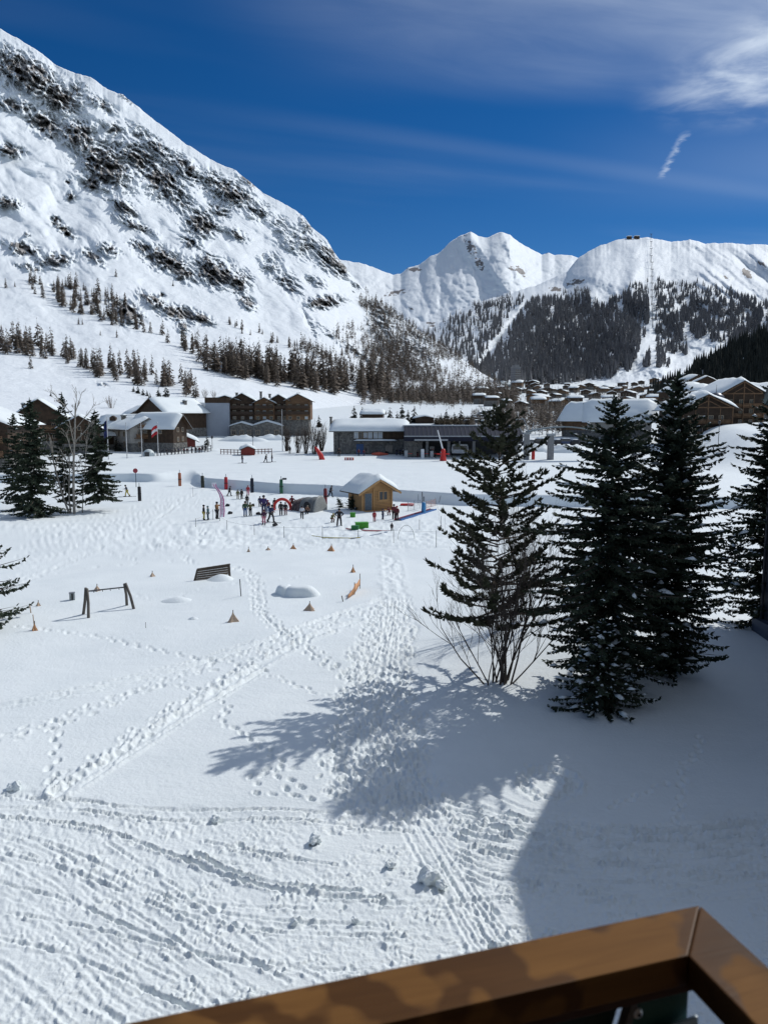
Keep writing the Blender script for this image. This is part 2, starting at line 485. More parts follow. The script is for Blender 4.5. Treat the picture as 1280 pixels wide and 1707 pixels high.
# the churned snow is drawn out along the way people ski: down right on the left side, level on the right
lw = sstep(3.0, -5.0, XX)
def along(th):
    c, s_ = math.cos(th), math.sin(th)
    return Wx * c + Wy * s_, -Wx * s_ + Wy * c
a1_, b1_ = along(-0.95); a2_, b2_ = along(-0.10)
def dn(sa, sb, seed, f=perlin, **k): return lw * f(a1_ / sa, b1_ / sb, seed=seed, **k) + (1 - lw) * f(a2_ / sa, b2_ / sb, seed=seed + 1, **k)
lumps = 0.026 * (dn(2.4, 0.30, 21, ridged, octv=4) - 0.45) + 0.012 * dn(0.9, 0.10, 25) + .012 * dn(3.0, .08, 27)
pat = sstep(-.1, .35, fbm(XX / 1.4, YY / .9, 3, 75))
chunk = np.clip(dn(0.20, 0.12, 41) - 0.12, 0, 1) * 0.075 * pat + np.clip(perlin(Wx / 0.085, Wy / 0.075, 43) - 0.12, 0, 1) * 0.11 * (.45 + pat) + 0.042 * fbm(Wx / 0.26, Wy / 0.2, 4, 47, gain=.8)
flat_l = sstep(-4.0, -9.0, XX + (YY - 15) * 0.9)
amp = m_tr * (1 - 0.9 * calm) * (1 - 0.6 * flat_l)
HN.h += (m_path * (0.11 * np.clip(perlin(Wx / .20, Wy / .23, 48), -.5, .7) + .09 * np.clip(perlin(Wx / .105, Wy / .115, 49), -.3, .8) + .05 * ridged(Wx / .5, Wy / .6, 3, 50))).astype(np.float32)
HN.h += (amp * (lumps + chunk)).astype(np.float32) - 0.05 * m_tr.astype(np.float32)
HN.h += (m_tr * flat_l * (0.016 * perlin(a1_ / 0.24, b1_ / 0.085, 45) + 0.030 * fbm(Wx / .22, Wy / .16, 4, 46, gain=.65))).astype(np.float32)
# untouched snow: faint wind relief
clean = 1 - m_tr
HN.h += (clean * (0.016 * fbm(XX / 1.3, YY / 0.55, 4, 51) + 0.006 * perlin(XX / .22, YY / .12, 53))).astype(np.float32)
XF, YF = np.meshgrid(HF.X, HF.Y)
pxF, pyF = proj(XF, YF, 0.0)
trF = sstep(40, 10, np.abs(pyF - (893 - 0.012 * (pxF - 300)))) * sstep(60, 220, pxF) * sstep(1300, 900, pxF)
trF = np.maximum(trF, sstep(930, 905, pyF + 0.14 * np.clip(pxF - 40, 0, 250) * -1 + 25) * sstep(860, 890, pyF) * sstep(330, 180, pxF))
ppF = sstep(26, 8, np.abs(pxF - 650)) * sstep(905, 925, pyF)
trF = np.maximum(trF, ppF)
trF = np.maximum(trF, 0.75 * sstep(860, 845, pyF) * sstep(800, 850, pyF) * sstep(220, 270, pxF) * sstep(760, 640, pxF))
HF.h += (trF * (0.05 * np.clip(perlin(XF / .9, YF / 1.1, 81), -.4, 1) + 0.11 * np.clip(perlin((XF * .8 + YF * .6 + .3 * perlin(XF, YF, 88)) / .43, (YF * .8 - XF * .6 + .3 * perlin(XF, YF, 89)) / .71, 82), -.15, 1) + .07 * np.clip(perlin((XF * .5 - YF * .86) / .33, (YF * .5 + XF * .86) / .57, 86), -.1, 1))).astype(np.float32)
HF.h += (0.02 * fbm(XF / 2.2, YF / 1.2, 4, 83)).astype(np.float32)
pist = sstep(0, 4, YF - np.interp(XF, _bx, _by) - 3)
HF.h += (pist * (0.035 * perlin(XF / 14 + YF / 60, YF / 1.1 + XF / 30, 84) + 0.05 * fbm(XF / 9, YF / 4, 3, 85))).astype(np.float32)

# -- boot prints inside the trampled areas
for k in range(800):
    x = R.uniform(-14, 16); y = R.uniform(12, 46)
    i = int((x - HN.x0) / HN.res); j = int((y - HN.y0) / HN.res)
    if 0 <= i < HN.nx and 0 <= j < HN.ny and m_tr[j, i] * (1 - 0.8 * calm[j, i]) * (1 - .8 * flat_l[j, i]) > R.uniform(.25, 1):
        dent(x, y, R.uniform(0, 6.3), R.uniform(.08, .16), R.uniform(.05, .085), R.uniform(.02, .085), R.uniform(.005, .03))
# crossing lines of prints and a broad sledge way on the clean field
def lin(*a): return [(a[i], a[i + 1]) for i in range(0, len(a), 2)]
groove(lin(-60, 1190, 0, 1182, 120, 1160, 240, 1130, 330, 1108, 420, 1080, 480, 1058, 560, 1025, 640, 998), 0.16, 0.07, 0.05, .4)
groove(lin(-60, 1180, 0, 1174, 120, 1151, 240, 1121, 330, 1099, 420, 1071), 0.07, 0.06, 0.03, .4)
steps(lin(-40, 1250, 0, 1238, 110, 1200, 210, 1160, 330, 1118, 430, 1082, 500, 1050, 600, 1020, 660, 1005), .45, .16, .09, .10, rim=.05, both=2)
for o_ in (-9, 0, 8):
    steps(lin(78 + o_ * 2, 1325, 130 + o_, 1290, 225 + o_, 1228, 320 + o_, 1165, 400 + o_, 1118, 480 + o_, 1078, 560, 1045 + o_), .42, .15, .12, .09, rim=.06)
groove(lin(95, 1325, 150, 1290, 240, 1232, 340, 1165, 430, 1112, 520, 1065, 600, 1035), 0.18, 0.05, 0.06, .6)
groove(lin(120, 1322, 175, 1285, 262, 1228, 350, 1170, 440, 1117), 0.08, 0.05, 0.04, .5)
steps(lin(30, 1045, 110, 1052, 180, 1062, 250, 1080, 330, 1098, 400, 1108, 432, 1116, 480, 1135, 540, 1155, 600, 1165), .5, .10, .04, .13)
steps(lin(385, 945, 412, 955, 428, 975, 430, 1000, 433, 1015, 452, 1040, 475, 1055, 495, 1072, 530, 1095, 560, 1112, 590, 1130), .42, .15, .06, .16, rim=.05, both=2)
steps(lin(300, 935, 350, 942, 385, 945), .5, .1, .05, .1)
steps(lin(160, 914, 215, 928, 235, 940), .5, .1, .05, .14)
steps(lin(60, 960, 150, 945, 240, 938, 330, 932), .6, .12, .08, .1)
steps(lin(210, 985, 270, 998, 330, 985, 400, 975, 500, 965, 560, 955), .55, .1, .05, .05)
steps(lin(300, 908, 305, 925, 320, 940), .5, .2, .1, .15)
steps(lin(98, 1200, 92, 1235, 90, 1265, 84, 1318), .5, .1, .03, .13)
steps(lin(375, 1165, 376, 1182, 366, 1198, 385, 1212, 410, 1225, 430, 1238, 455, 1258, 478, 1280), .42, .10, .03, .12)
steps(lin(270, 1140, 320, 1146, 372, 1148), .5, .08, .03, .1)
steps(lin(488, 1285, 455, 1283, 425, 1292, 418, 1305, 440, 1320, 460, 1332), .4, .16, .06, .13)
steps(lin(470, 1290, 485, 1305, 505, 1325, 528, 1340), .38, .17, .06, .14)
steps(lin(548, 1235, 545, 1270, 535, 1300), .4, .2, .1, .1)
steps(lin(1168, 1225, 1162, 1250, 1140, 1275, 1138, 1310, 1130, 1345, 1128, 1375), .4, .07, .02, .08)
steps(lin(1020, 1345, 1060, 1325, 1110, 1300), .45, .07, .02, .07)
ring_c = [(915 + 42 * math.cos(a), 1308 + 25 * math.sin(a)) for a in np.linspace(-2.6, 3.4, 16)]
steps(ring_c, .3, .12, .05, .09, rim=.045); groove(ring_c, .16, .05, .035, .5)
steps(lin(885, 1278, 880, 1300, 872, 1322), .3, .1, .04, .09)
steps(lin(905, 1290, 925, 1310, 940, 1325, 905, 1330), .4, .1, .06, .07)
groove(lin(740, 1302, 780, 1312, 830, 1330, 880, 1352, 960, 1362), .06, .05, .03, .3)
# ski grooves sweeping through the lower area
low = [
    (lin(-40, 1322, 60, 1332, 150, 1334, 190, 1342, 300, 1346, 450, 1346, 560, 1352, 640, 1352), .05, .10, .02),
    (lin(-40, 1345, 60, 1348, 160, 1352, 300, 1365, 352, 1368), .10, .10, .05),
    (lin(70, 1342, 160, 1352, 260, 1362, 350, 1362, 480, 1362, 620, 1378, 740, 1392), .08, .07, .04),
    (lin(-30, 1362, 80, 1368, 170, 1380, 250, 1405, 320, 1432, 360, 1450, 420, 1470, 520, 1492, 640, 1500), .08, .10, .05),
    (lin(190, 1390, 240, 1405, 290, 1418, 350, 1428, 420, 1440), .09, .11, .05),
    (lin(320, 1415, 370, 1442, 430, 1462, 500, 1478, 600, 1486), .09, .11, .06),
    (lin(340, 1395, 420, 1415, 500, 1430, 560, 1440), .08, .08, .04),
    (lin(-30, 1385, 60, 1402, 140, 1440, 220, 1480, 300, 1530, 380, 1580, 480, 1640), .10, .08, .05),
    (lin(-30, 1405, 70, 1430, 170, 1482, 260, 1540, 340, 1600, 420, 1650), .09, .08, .04),
    (lin(0, 1430, 100, 1480, 200, 1545, 300, 1620, 360, 1680), .09, .06, .04),
    (lin(0, 1460, 120, 1545, 220, 1625, 280, 1690), .10, .05, .03),
    (lin(180, 1400, 260, 1450, 360, 1520, 450, 1590, 540, 1640), .10, .07, .05),
    (lin(270, 1480, 330, 1500, 420, 1510, 520, 1515), .09, .07, .04),
    (lin(0, 1600, 60, 1650, 110, 1707), .12, .06, .05), (lin(0, 1640, 40, 1668, 70, 1707), .11, .05, .05),
    (lin(130, 1660, 200, 1707), .14, .08, .06),
    (lin(620, 1505, 700, 1510, 780, 1505, 850, 1502), .10, .05, .03),
    (lin(740, 1330, 800, 1345, 880, 1370, 980, 1382, 1100, 1388, 1280, 1365), .12, .10, .06),
    (lin(745, 1350, 800, 1362, 870, 1385, 960, 1396, 1100, 1402, 1280, 1385), .12, .10, .06),
    (lin(760, 1372, 820, 1382, 900, 1402, 1000, 1412, 1120, 1416, 1280, 1400), .12, .09, .06),
    (lin(770, 1392, 840, 1405, 920, 1420, 1040, 1430, 1280, 1420), .12, .08, .05),
    (lin(790, 1415, 880, 1430, 980, 1442, 1120, 1448, 1280, 1445), .11, .07, .05),
]
for pts, w_, d_, r_ in low: groove(pts, w_ * (.5 if pts[-1][0] < 560 else .62), d_ * (.30 if pts[-1][0] < 560 else 1.0), r_ * (.55 if pts[-1][0] < 560 else 1.2), .6)
rs_ = random.Random(77)
for k in range(15):      # more single ski edges sweeping round the corner
    y0 = 1350 + k * 14 + rs_.uniform(-8, 8); e = rs_.uniform(0, 60)
    if k % 3 == 2: groove(lin(-30, y0, 120, y0 + 22 + e * .3, 300, y0 + 70 + e, 460, y0 + 105 + e, 620 + rs_.uniform(0, 120), y0 + 115 + e), rs_.uniform(.03, .05), rs_.uniform(.03, .06), rs_.uniform(.015, .035), .6)
    else: groove(lin(-30, y0 + 30, 90, y0 + 70, 200, y0 + 135 + e, 330 + e, y0 + 225 + e), rs_.uniform(.025, .045), rs_.uniform(.008, .022), rs_.uniform(.006, .018), .6)
for k in range(12):
    y0 = 1335 + k * 12; groove(lin(735 + k * 4, y0, 820, y0 + 22, 930, y0 + 38, 1080, y0 + 42, 1290, y0 + 22 + rs_.uniform(-8, 8)), rs_.uniform(.03, .06), rs_.uniform(.03, .07), .03, .6)
# the packed runway coming down the middle path: parallel ski lines
for k in range(9):
    o_ = (k - 4) * 7 + R.uniform(-2, 2)
    groove(lin(655 + o_ * .25, 1240, 672 + o_ * .6, 1320, 700 + o_, 1380, 740 + o_ * 1.2, 1450, 780 + o_ * 1.4, 1520, 830 + o_ * 1.7, 1600), R.uniform(.03, .055), R.uniform(.02, .055), .012, .4)
for k in range(7):
    groove(lin(600 + k * 9, 1190 + R.uniform(-20, 20), 615 + k * 10, 1240, 640 + k * 10, 1290, 665 + k * 9, 1340), R.uniform(.03, .06), R.uniform(.02, .045), .015, .5)
for k in range(6):
    groove(lin(640 + k * 5, 930, 645 + k * 6, 1000, 635 + k * 6, 1070, 600 + k * 14, 1140), .06, .035, .02, .8)
for k in range(10):
    yy = 878 + k * 3.4
    groove(lin(300 - k * 8, yy + 10 + R.uniform(-4, 4), 420, yy + R.uniform(-3, 3), 560, yy + R.uniform(-3, 3), 760, yy + 2 + R.uniform(-6, 6)), .16, .09, .05, .7)
for k in range(12):
    groove(lin(10 + k * 3 + R.uniform(-9, 9), 990 - k * 9 + R.uniform(-6, 6), 120 + k * 6 + R.uniform(-14, 14), 935 - k * 7 + R.uniform(-5, 5), 230 + k * 6, 885 - k * 5 + R.uniform(-5, 5), 290 + k * 5, 845 - k * 3), .15, R.uniform(.02, .07), R.uniform(.01, .05), .9)

# ------------------------------------------------------------------ ground mesh: one sheet, fine near the house, coarse to the horizon
yrow = np.concatenate([np.linspace(2600, 1740, 50), np.linspace(1738, 1180, 300), np.linspace(1178, 800, 235)])
rr = []
for yv in yrow:
    dx, dy, dz = ray(640, yv); rr.append(dy * (-CAMZ / dz))
rr = np.array(rr); rr = np.concatenate([[0.3, 1.5, 3.0], rr[rr > 4.0]])
rr = np.concatenate([rr, rr[-1] * np.geomspace(1.008, 1300.0 / rr[-1], 150), np.geomspace(1360, 9000, 16)])
fine = np.tan(np.linspace(math.atan(math.tan(-0.62)), 0.62, 780))
azf = np.linspace(-0.62, 0.62, 780)
azc = np.linspace(0.62, 2 * math.pi - 0.62, 70)[1:-1]
az = np.concatenate([azf, azc])
rr = np.sort(np.concatenate([rr, np.arange(99.2, 103.2, 0.16)]))
# rows follow the foot of the snow bank so that its face stays crisp
rb = np.full(len(az), 100.0)
for i_, a_ in enumerate(az):
    if math.cos(a_) > .45:
        d_ = 100.0
        for _ in range(30): d_ = float(np.interp(d_ * math.sin(a_), _bx, _by)) / math.cos(a_) * .5 + d_ * .5
        rb[i_] = d_
RR, AZ = np.meshgrid(rr, az, indexing='ij')
wb_ = sstep(55, 94, RR) * sstep(260, 108, RR)
RR = RR * (1 + (rb[None, :] / 100.0 - 1) * wb_)
GX, GY = RR * np.sin(AZ), RR * np.cos(AZ)
GZ = gz(GX, GY)
inN = sstep(46, 44.5, GY) * sstep(25.9, 24.5, np.abs(GX)) * (GY > 10.5)
inF = sstep(44.2, 46, GY) * sstep(134, 128, GY) * sstep(84.5, 80, np.abs(GX))
wx_ = 0.028 * perlin(GX / 0.19, GY / 0.17, 91) + 0.03 * perlin(GX / 0.08, GY / 0.07, 93); wy_ = 0.028 * perlin(GX / 0.18, GY / 0.19, 92) + 0.03 * perlin(GX / .08, GY / .07, 94)
wf_ = 1 + 2.0 * inF
GZ = GZ + HN.sample(GX + wx_, GY + wy_) * inN + HF.sample(GX + 2.4 * wx_, GY + 2.4 * wy_) * inF
ground = grid_obj('ground', GX, GY, GZ, M_SNOW, wrap=True)
tag(ground, 'trampled white snowfield with ski tracks and boot prints', None, None, 'structure')
del XX, YY, XF, YF, pxF, pyF, GX, GY, GZ, RR, AZ, inN, inF, Wx, Wy
# ------------------------------------------------------------------ mountains: sheets of terrain with relief in depth
def mountain_mat(name, rock_a=(0.15, 0.145, 0.145), rock_b=(0.44, 0.42, 0.40), sc=0.05):
    m, nt, b = new_mat(name)
    b.inputs['Roughness'].default_value = 0.7; b.inputs['Specular IOR Level'].default_value = 0.12
    g = nd(nt, 'ShaderNodeNewGeometry')
    at_ = nd(nt, 'ShaderNodeAttribute', attribute_name='rock')
    n1_ = nd(nt, 'ShaderNodeTexNoise', Vector=g.outputs['Position'], Scale=sc, Detail=9.0, Roughness=0.68)
    n2_ = nd(nt, 'ShaderNodeTexNoise', Vector=g.outputs['Position'], Scale=sc * 4, Detail=5.0, Roughness=0.6)
    a1 = nd(nt, 'ShaderNodeMath', operation='MULTIPLY_ADD'); nt.links.new(n1_.outputs['Fac'], a1.inputs[0]); a1.inputs[1].default_value = 0.9; nt.links.new(at_.outputs['Fac'], a1.inputs[2])
    mr = nd(nt, 'ShaderNodeMapRange', Value=a1.outputs[0]); mr.inputs['From Min'].default_value = .80; mr.inputs['From Max'].default_value = .96
    rc = nd(nt, 'ShaderNodeMixRGB', Color1=(*rock_a, 1), Color2=(*rock_b, 1))
    mr2 = nd(nt, 'ShaderNodeMapRange', Value=n2_.outputs['Fac']); mr2.inputs['From Min'].default_value = 0.35; mr2.inputs['From Max'].default_value = 0.68
    nt.links.new(mr2.outputs[0], rc.inputs['Fac'])
    mx = nd(nt, 'ShaderNodeMixRGB', Color1=(0.80, 0.84, 0.865, 1)); nt.links.new(mr.outputs[0], mx.inputs['Fac']); nt.links.new(rc.outputs[0], mx.inputs['Color2'])
    nt.links.new(mx.outputs[0], b.inputs['Base Color'])
    bp = nd(nt, 'ShaderNodeBump', Height=n1_.outputs['Fac'], Strength=0.55, Distance=0.16 / sc)
    nt.links.new(bp.outputs[0], b.inputs['Normal'])
    return m
M_MTN = mountain_mat("snowy_rock")
M_MTN_FAR = mountain_mat("far_snowy_rock", (0.15, 0.14, 0.14), (0.27, 0.25, 0.24), 0.012)
M_MTN_R = mountain_mat("dome_snow", (0.15, 0.13, 0.12), (0.25, 0.23, 0.21), 0.03)

def blobs_mask(PX, PY, blobs):
    m = np.zeros_like(PX)
    for (x, y, rx, ry, ang, s) in blobs:
        c, sn = math.cos(math.radians(ang)), math.sin(math.radians(ang))
        w = np.abs(PX - x) < max(rx, ry) * 2.2
        dx, dy = PX - x, PY - y
        a = (dx * c + dy * sn) / rx; b = (-dx * sn + dy * c) / ry
        m = np.maximum(m, s * np.exp(-(a * a + b * b) ** 1.4))
    return m

class Mountain:
    def __init__(s, name, cols, ridge, foot, top_d, nrow, relief, gfun, mat, label, rock=None):
        s.cols = cols
        ry = np.interp(cols, [p[0] for p in ridge], [p[1] for p in ridge])
        fy = np.interp(cols, [p[0] for p in foot], [p[1] for p in foot]); fd = np.interp(cols, [p[0] for p in foot], [p[2] for p in foot])
        td = np.interp(cols, [p[0] for p in top_d], [p[1] for p in top_d])
        ry = np.minimum(ry, fy - 2)
        jit_ = 3.0 * fbm(cols / 20.0, cols * 0 + 3.3, 5, 200 + int(fd[0]), gain=.6) * np.clip((fy - ry) / 60, 0, 1)
        t = np.linspace(0, 1, nrow)[:, None]
        PX = np.broadcast_to(cols[None], (nrow, len(cols))); kx = np.exp(-np.linspace(-2, 2, 41) ** 2); kx /= kx.sum(); wn_ = np.linspace(cols[0], cols[-1], 600)
        rs = np.interp(cols, wn_, np.convolve(np.pad(np.interp(wn_, cols, ry), 20, mode='edge'), kx, 'valid'))
        rs = np.minimum(np.maximum(rs, ry), fy - 1)
        PY = fy + (rs - fy) * t + (ry - rs + jit_) * t ** 9
        D = fd + (td - fd) * gfun(t)
        rk = np.clip(rock(PX, PY), 0, 1) if rock else np.zeros_like(PX)
        D = D + relief(PX, PY, t, rk, D)
        dx = (PX - 640) / FPX; yn = (853.5 - PY) / FPX
        dy = CP + yn * SP; dz = -SP + yn * CP
        k = D / np.hypot(dx, dy)
        X, Y, Z = dx * k, dy * k, CAMZ + dz * k
        s.X, s.Y, s.Z, s.PX, s.PY, s.rk = X, Y, Z, PX, PY, rk
        # skirt below the foot and a back slope behind the crest
        def ext(row, f, dzv): return X[row] * f, Y[row] * f, Z[row] + dzv
        f0 = ext(0, 0.90, -25.0); b1 = ext(-1, 1.03, -0.02 * td); b2 = ext(-1, 1.35, -0.22 * td)
        Xe = np.vstack([f0[0], X, b1[0], b2[0]]); Ye = np.vstack([f0[1], Y, b1[1], b2[1]]); Ze = np.vstack([f0[2], Z, b1[2], b2[2]])
        s.ob = grid_obj(name, Xe, Ye, Ze, mat)
        add_attr(s.ob, 'rock', np.vstack([rk[:1] * 0, rk, rk[-1:], rk[-1:] * 0]))
        tag(s.ob, label, None, None, 'structure')
        s.dist = np.hypot(X, Y)
    def at(s, px, py):
        j = int(np.clip(np.searchsorted(s.cols, px), 0, len(s.cols) - 1))
        i = int(np.argmin(np.abs(s.PY[:, j] - py)))
        return Vector((s.X[i, j], s.Y[i, j], s.Z[i, j]))

# ---- left mountain
L_RIDGE = [(-420, -190), (-200, -75), (0, 47), (50, 75), (95, 108), (130, 123), (150, 127), (180, 148), (205, 157), (240, 185), (300, 232), (350, 265), (395, 285), (440, 322), (470, 337), (505, 358),
           (520, 378), (545, 400), (565, 432), (590, 462), (605, 480), (625, 498), (650, 515), (700, 552), (740, 578), (770, 597), (800, 620), (830, 637), (850, 648), (880, 655), (940, 660)]
L_FOOT = [(-420, 745, 220), (0, 732, 245), (150, 728, 262), (300, 715, 300), (400, 703, 360), (500, 690, 450), (560, 684, 520), (620, 678, 590), (700, 670, 700), (760, 664, 790), (830, 660, 880), (940, 664, 930)]
L_TOP = [(-420, 1900), (0, 1560), (150, 1500), (300, 1450), (400, 1420), (500, 1380), (560, 1330), (620, 1280), (700, 1220), (760, 1170), (830, 1080), (940, 1000)]
L_ROCK = [(45, 120, 70, 34, 25, .82), (95, 160, 45, 26, 30, .78), (20, 175, 40, 12, 10, .68), (75, 205, 40, 20, 35, .8), (10, 95, 30, 25, 0, .6), (125, 150, 20, 30, 40, .6),
          (130, 225, 40, 28, 30, .78), (175, 275, 60, 38, 35, .8), (155, 305, 20, 14, 0, .9), (235, 265, 50, 28, 35, .7), (270, 300, 50, 30, 40, .75), (200, 250, 40, 20, 20, .6),
          (165, 170, 30, 10, 30, .6), (215, 165, 26, 7, 35, .7), (260, 245, 55, 14, 40, .65), (310, 280, 40, 20, 40, .7), (190, 215, 25, 12, 20, .55), (205, 345, 26, 14, 45, .75), (225, 375, 40, 7, 25, .7),
          (385, 320, 45, 24, 20, .75), (415, 300, 30, 12, 40, .8), (350, 300, 20, 24, 60, .55), (430, 350, 25, 18, 20, .6), (335, 372, 32, 24, 20, .8), (395, 390, 20, 10, 30, .6), (365, 350, 20, 14, 30, .6), (300, 335, 30, 20, 40, .6),
          (240, 412, 26, 10, 15, .75), (275, 432, 46, 20, 25, .82), (300, 450, 34, 16, 30, .8), (360, 455, 40, 24, 20, .9), (345, 432, 20, 12, 0, .7), (400, 470, 22, 20, 55, .75), (412, 503, 18, 10, 40, .8), (320, 405, 20, 10, 20, .65),
          (180, 415, 22, 12, 20, .7), (15, 250, 26, 10, 10, .85), (10, 337, 26, 10, 15, .85), (38, 415, 34, 12, 15, .82), (92, 433, 34, 14, -5, .8), (50, 447, 26, 5, 15, .7), (118, 328, 9, 8, 0, .85), (110, 385, 24, 8, 40, .8), (95, 370, 12, 8, 50, .8), (155, 427, 24, 8, 35, .8), (115, 303, 5, 4, 0, .8), (45, 390, 6, 4, 0, .8),
          (505, 405, 40, 24, 25, .55), (548, 425, 34, 22, 50, .7), (570, 445, 22, 14, 50, .75), (540, 503, 34, 12, -5, .85), (480, 470, 30, 16, 40, .6), (450, 440, 22, 20, 40, .5), (510, 372, 22, 8, 45, .7), (525, 470, 20, 10, 20, .55), (490, 480, 14, 8, 0, .6),
          (255, 500, 30, 11, 25, .8), (300, 522, 44, 13, 14, .9), (335, 530, 25, 10, 20, .85), (212, 522, 28, 20, 30, .85), (305, 545, 15, 10, 30, .7), (268, 492, 8, 4, 20, .8),
          (600, 470, 12, 16, 50, .6), (470, 375, 24, 14, 40, .5), (635, 515, 25, 16, 40, .6), (690, 570, 50, 18, 38, .5), (640, 545, 30, 20, 40, .55), (660, 600, 40, 20, 30, .5),
          (90, 478, 10, 4, 10, .6), (45, 440, 10, 4, 10, .6), (170, 640, 12, 2, 20, .7), (96, 668, 8, 3, 10, .7), (555, 560, 50, 6, 38, .45), (600, 590, 40, 6, 35, .6), (640, 618, 24, 5, 40, .6), (520, 545, 30, 6, 60, .45)]
def l_rock(PX, PY):
    m = blobs_mask(PX, PY, L_ROCK)
    q = PX * 0.8 + PY * 0.6; r_ = -PX * 0.6 + PY * 0.8
    n = ridged(q / 40.0, r_ / 22.0, 5, 301) 
    f = fbm(q / 12.0, r_ / 7.0, 4, 303)
    base = 0.10 * sstep(620, 300, PY + 0.0 * PX) * sstep(0.5, 0.8, n)
    wq = q + 6 * fbm(PX / 14, PY / 14, 3, 305); wr = r_ + 6 * fbm(PX / 14 + 7, PY / 14, 3, 306)
    f1 = fbm(wq / 13.0, wr / 6.0, 5, 307, gain=.62); f2 = ridged(wq / 9.0, wr / 4.5, 4, 308, gain=.6) - .45
    v = m * 1.05 + base + .55 * f1 * (m > .02) + .38 * f2 + .10 * f
    return sstep(.56, .80, v + .22 * fbm(PX / 3.2, PY / 1.9, 3, 309, gain=.7)) * .82
def l_relief(PX, PY, t, rk, D):
    env = sstep(0.0, 0.22, t) * (1 - 0.75 * sstep(0.93, 1.0, t)) 
    # gullies run down to the right in the picture, as the slope falls
    q = PX * 0.80 + PY * 0.60; r_ = -PX * 0.60 + PY * 0.80
    wq = q + 14 * fbm(PX / 60, PY / 60, 3, 310); wr = r_ + 14 * fbm(PX / 60 + 9, PY / 60, 3, 311)
    big = fbm(wq / 190, wr / 75, 3, 312)
    mid = ridged(wq / 95, wr / 30, 4, 313) - 0.45
    fin = fbm(wq / 26, wr / 9, 5, 314)
    rockr = ridged(wq / 15, wr / 12, 4, 315) - 0.4
    up = sstep(0.12, 0.5, t)
    sm = blobs_mask(PX, PY, L_ROCK)
    rough = 0.10 + 1.0 * np.clip(sm * 1.3, 0, 1)
    led = ridged(wq / 34, wr / 10, 4, 317, gain=.6) - .4
    fin2 = fbm(wq / 7, wr / 3.2, 4, 318, gain=.65)
    return env * D / 1000.0 * (30 * big * up + 15 * (ridged(wq / 150, wr / 37, 3, 319) - .45) * up * sstep(.25, .6, t) * sstep(-.15, .3, fbm(PX / 90, PY / 70, 2, 320)) + 46 * mid * up * (0.12 + sm) + 8 * fin * rough - 46 * sm * rockr - 54 * sm * led + 18 * fin2 * np.clip(sm * 1.5, 0, 1) + 5 * fbm(PX / 30, PY / 12, 3, 316) - 10 * rk)
LM = Mountain('mountain', np.concatenate([np.arange(-420, -20, 4.0), np.arange(-20, 660, 1.25), np.arange(660, 942, 1.5)]), L_RIDGE, L_FOOT, L_TOP, 400, l_relief, lambda t: t, M_MTN,
              'steep snowy mountain flank with broken rock bands on the left', l_rock)

# ---- far twin peaked mountain
F_RIDGE = [(300, 470), (480, 450), (560, 432), (575, 433), (610, 440), (655, 458), (668, 455), (680, 446), (700, 440), (715, 428), (735, 418), (750, 403), (765, 393), (785, 386), (798, 393), (812, 395), (835, 386), (850, 391), (866, 404), (884, 414),
           (903, 424), (914, 421), (924, 425), (935, 424), (952, 425), (965, 430), (1000, 440), (1100, 450), (1400, 470)]
F_ROCK = [(785, 412, 22, 9, 60, .5), (800, 440, 16, 8, 60, .55), (855, 447, 16, 5, 10, .5), (868, 452, 14, 5, 50, .7), (690, 449, 18, 4, 0, .6), (660, 488, 30, 6, -10, .5), (775, 390, 8, 4, 30, .5), (685, 515, 8, 5, 60, .4), (910, 421, 5, 4, 0, .5), (725, 545, 20, 8, 30, .5)]
def f_rock(PX, PY):
    return sstep(.30, .5, blobs_mask(PX, PY, F_ROCK) + .55 * fbm(PX / 7, PY / 4, 5, 401, gain=.6)) * (blobs_mask(PX, PY, F_ROCK) > .05) * .75 
def f_relief(PX, PY, t, rk, D):
    env = sstep(0, .1, t) * (1 - 0.5 * sstep(.93, 1, t))
    q = PX + 10 * fbm(PX / 40, PY / 40, 3, 405)
    # two crests running down from the summits
    wob = 5 * fbm(PY / 14, PX / 40, 4, 406)
    tent = lambda xc, w: np.clip(1 - np.abs(PX + wob - xc) / w, 0, 1)
    c1 = tent(784 + (PY - 388) * 0.62, 40) * sstep(540, 400, PY); c2 = tent(838 + (PY - 388) * .35, 44) * sstep(540, 395, PY)
    c3 = tent(742 - (PY - 405) * 1.1, 40) * sstep(490, 400, PY)
    return env * (-380 * c1 - 460 * c2 - 160 * c3 + 100 * fbm(q / 70 + PY / 50, PY / 60, 3, 402) + 60 * (ridged((q - PY * .4) / 34, PY / 40, 4, 403) - .5) + 30 * fbm(q / 12, PY / 9, 4, 404))
FM = Mountain('mountain', np.arange(460, 1240, 1.6), F_RIDGE, [(300, 610, 3400), (1400, 610, 3400)], [(300, 6000), (1400, 6600)], 170, f_relief, lambda t: 0.8 * t + 0.2 * t ** 3, M_MTN_FAR,
              'distant white mountain with two sharp peaks at the head of the valley', f_rock)

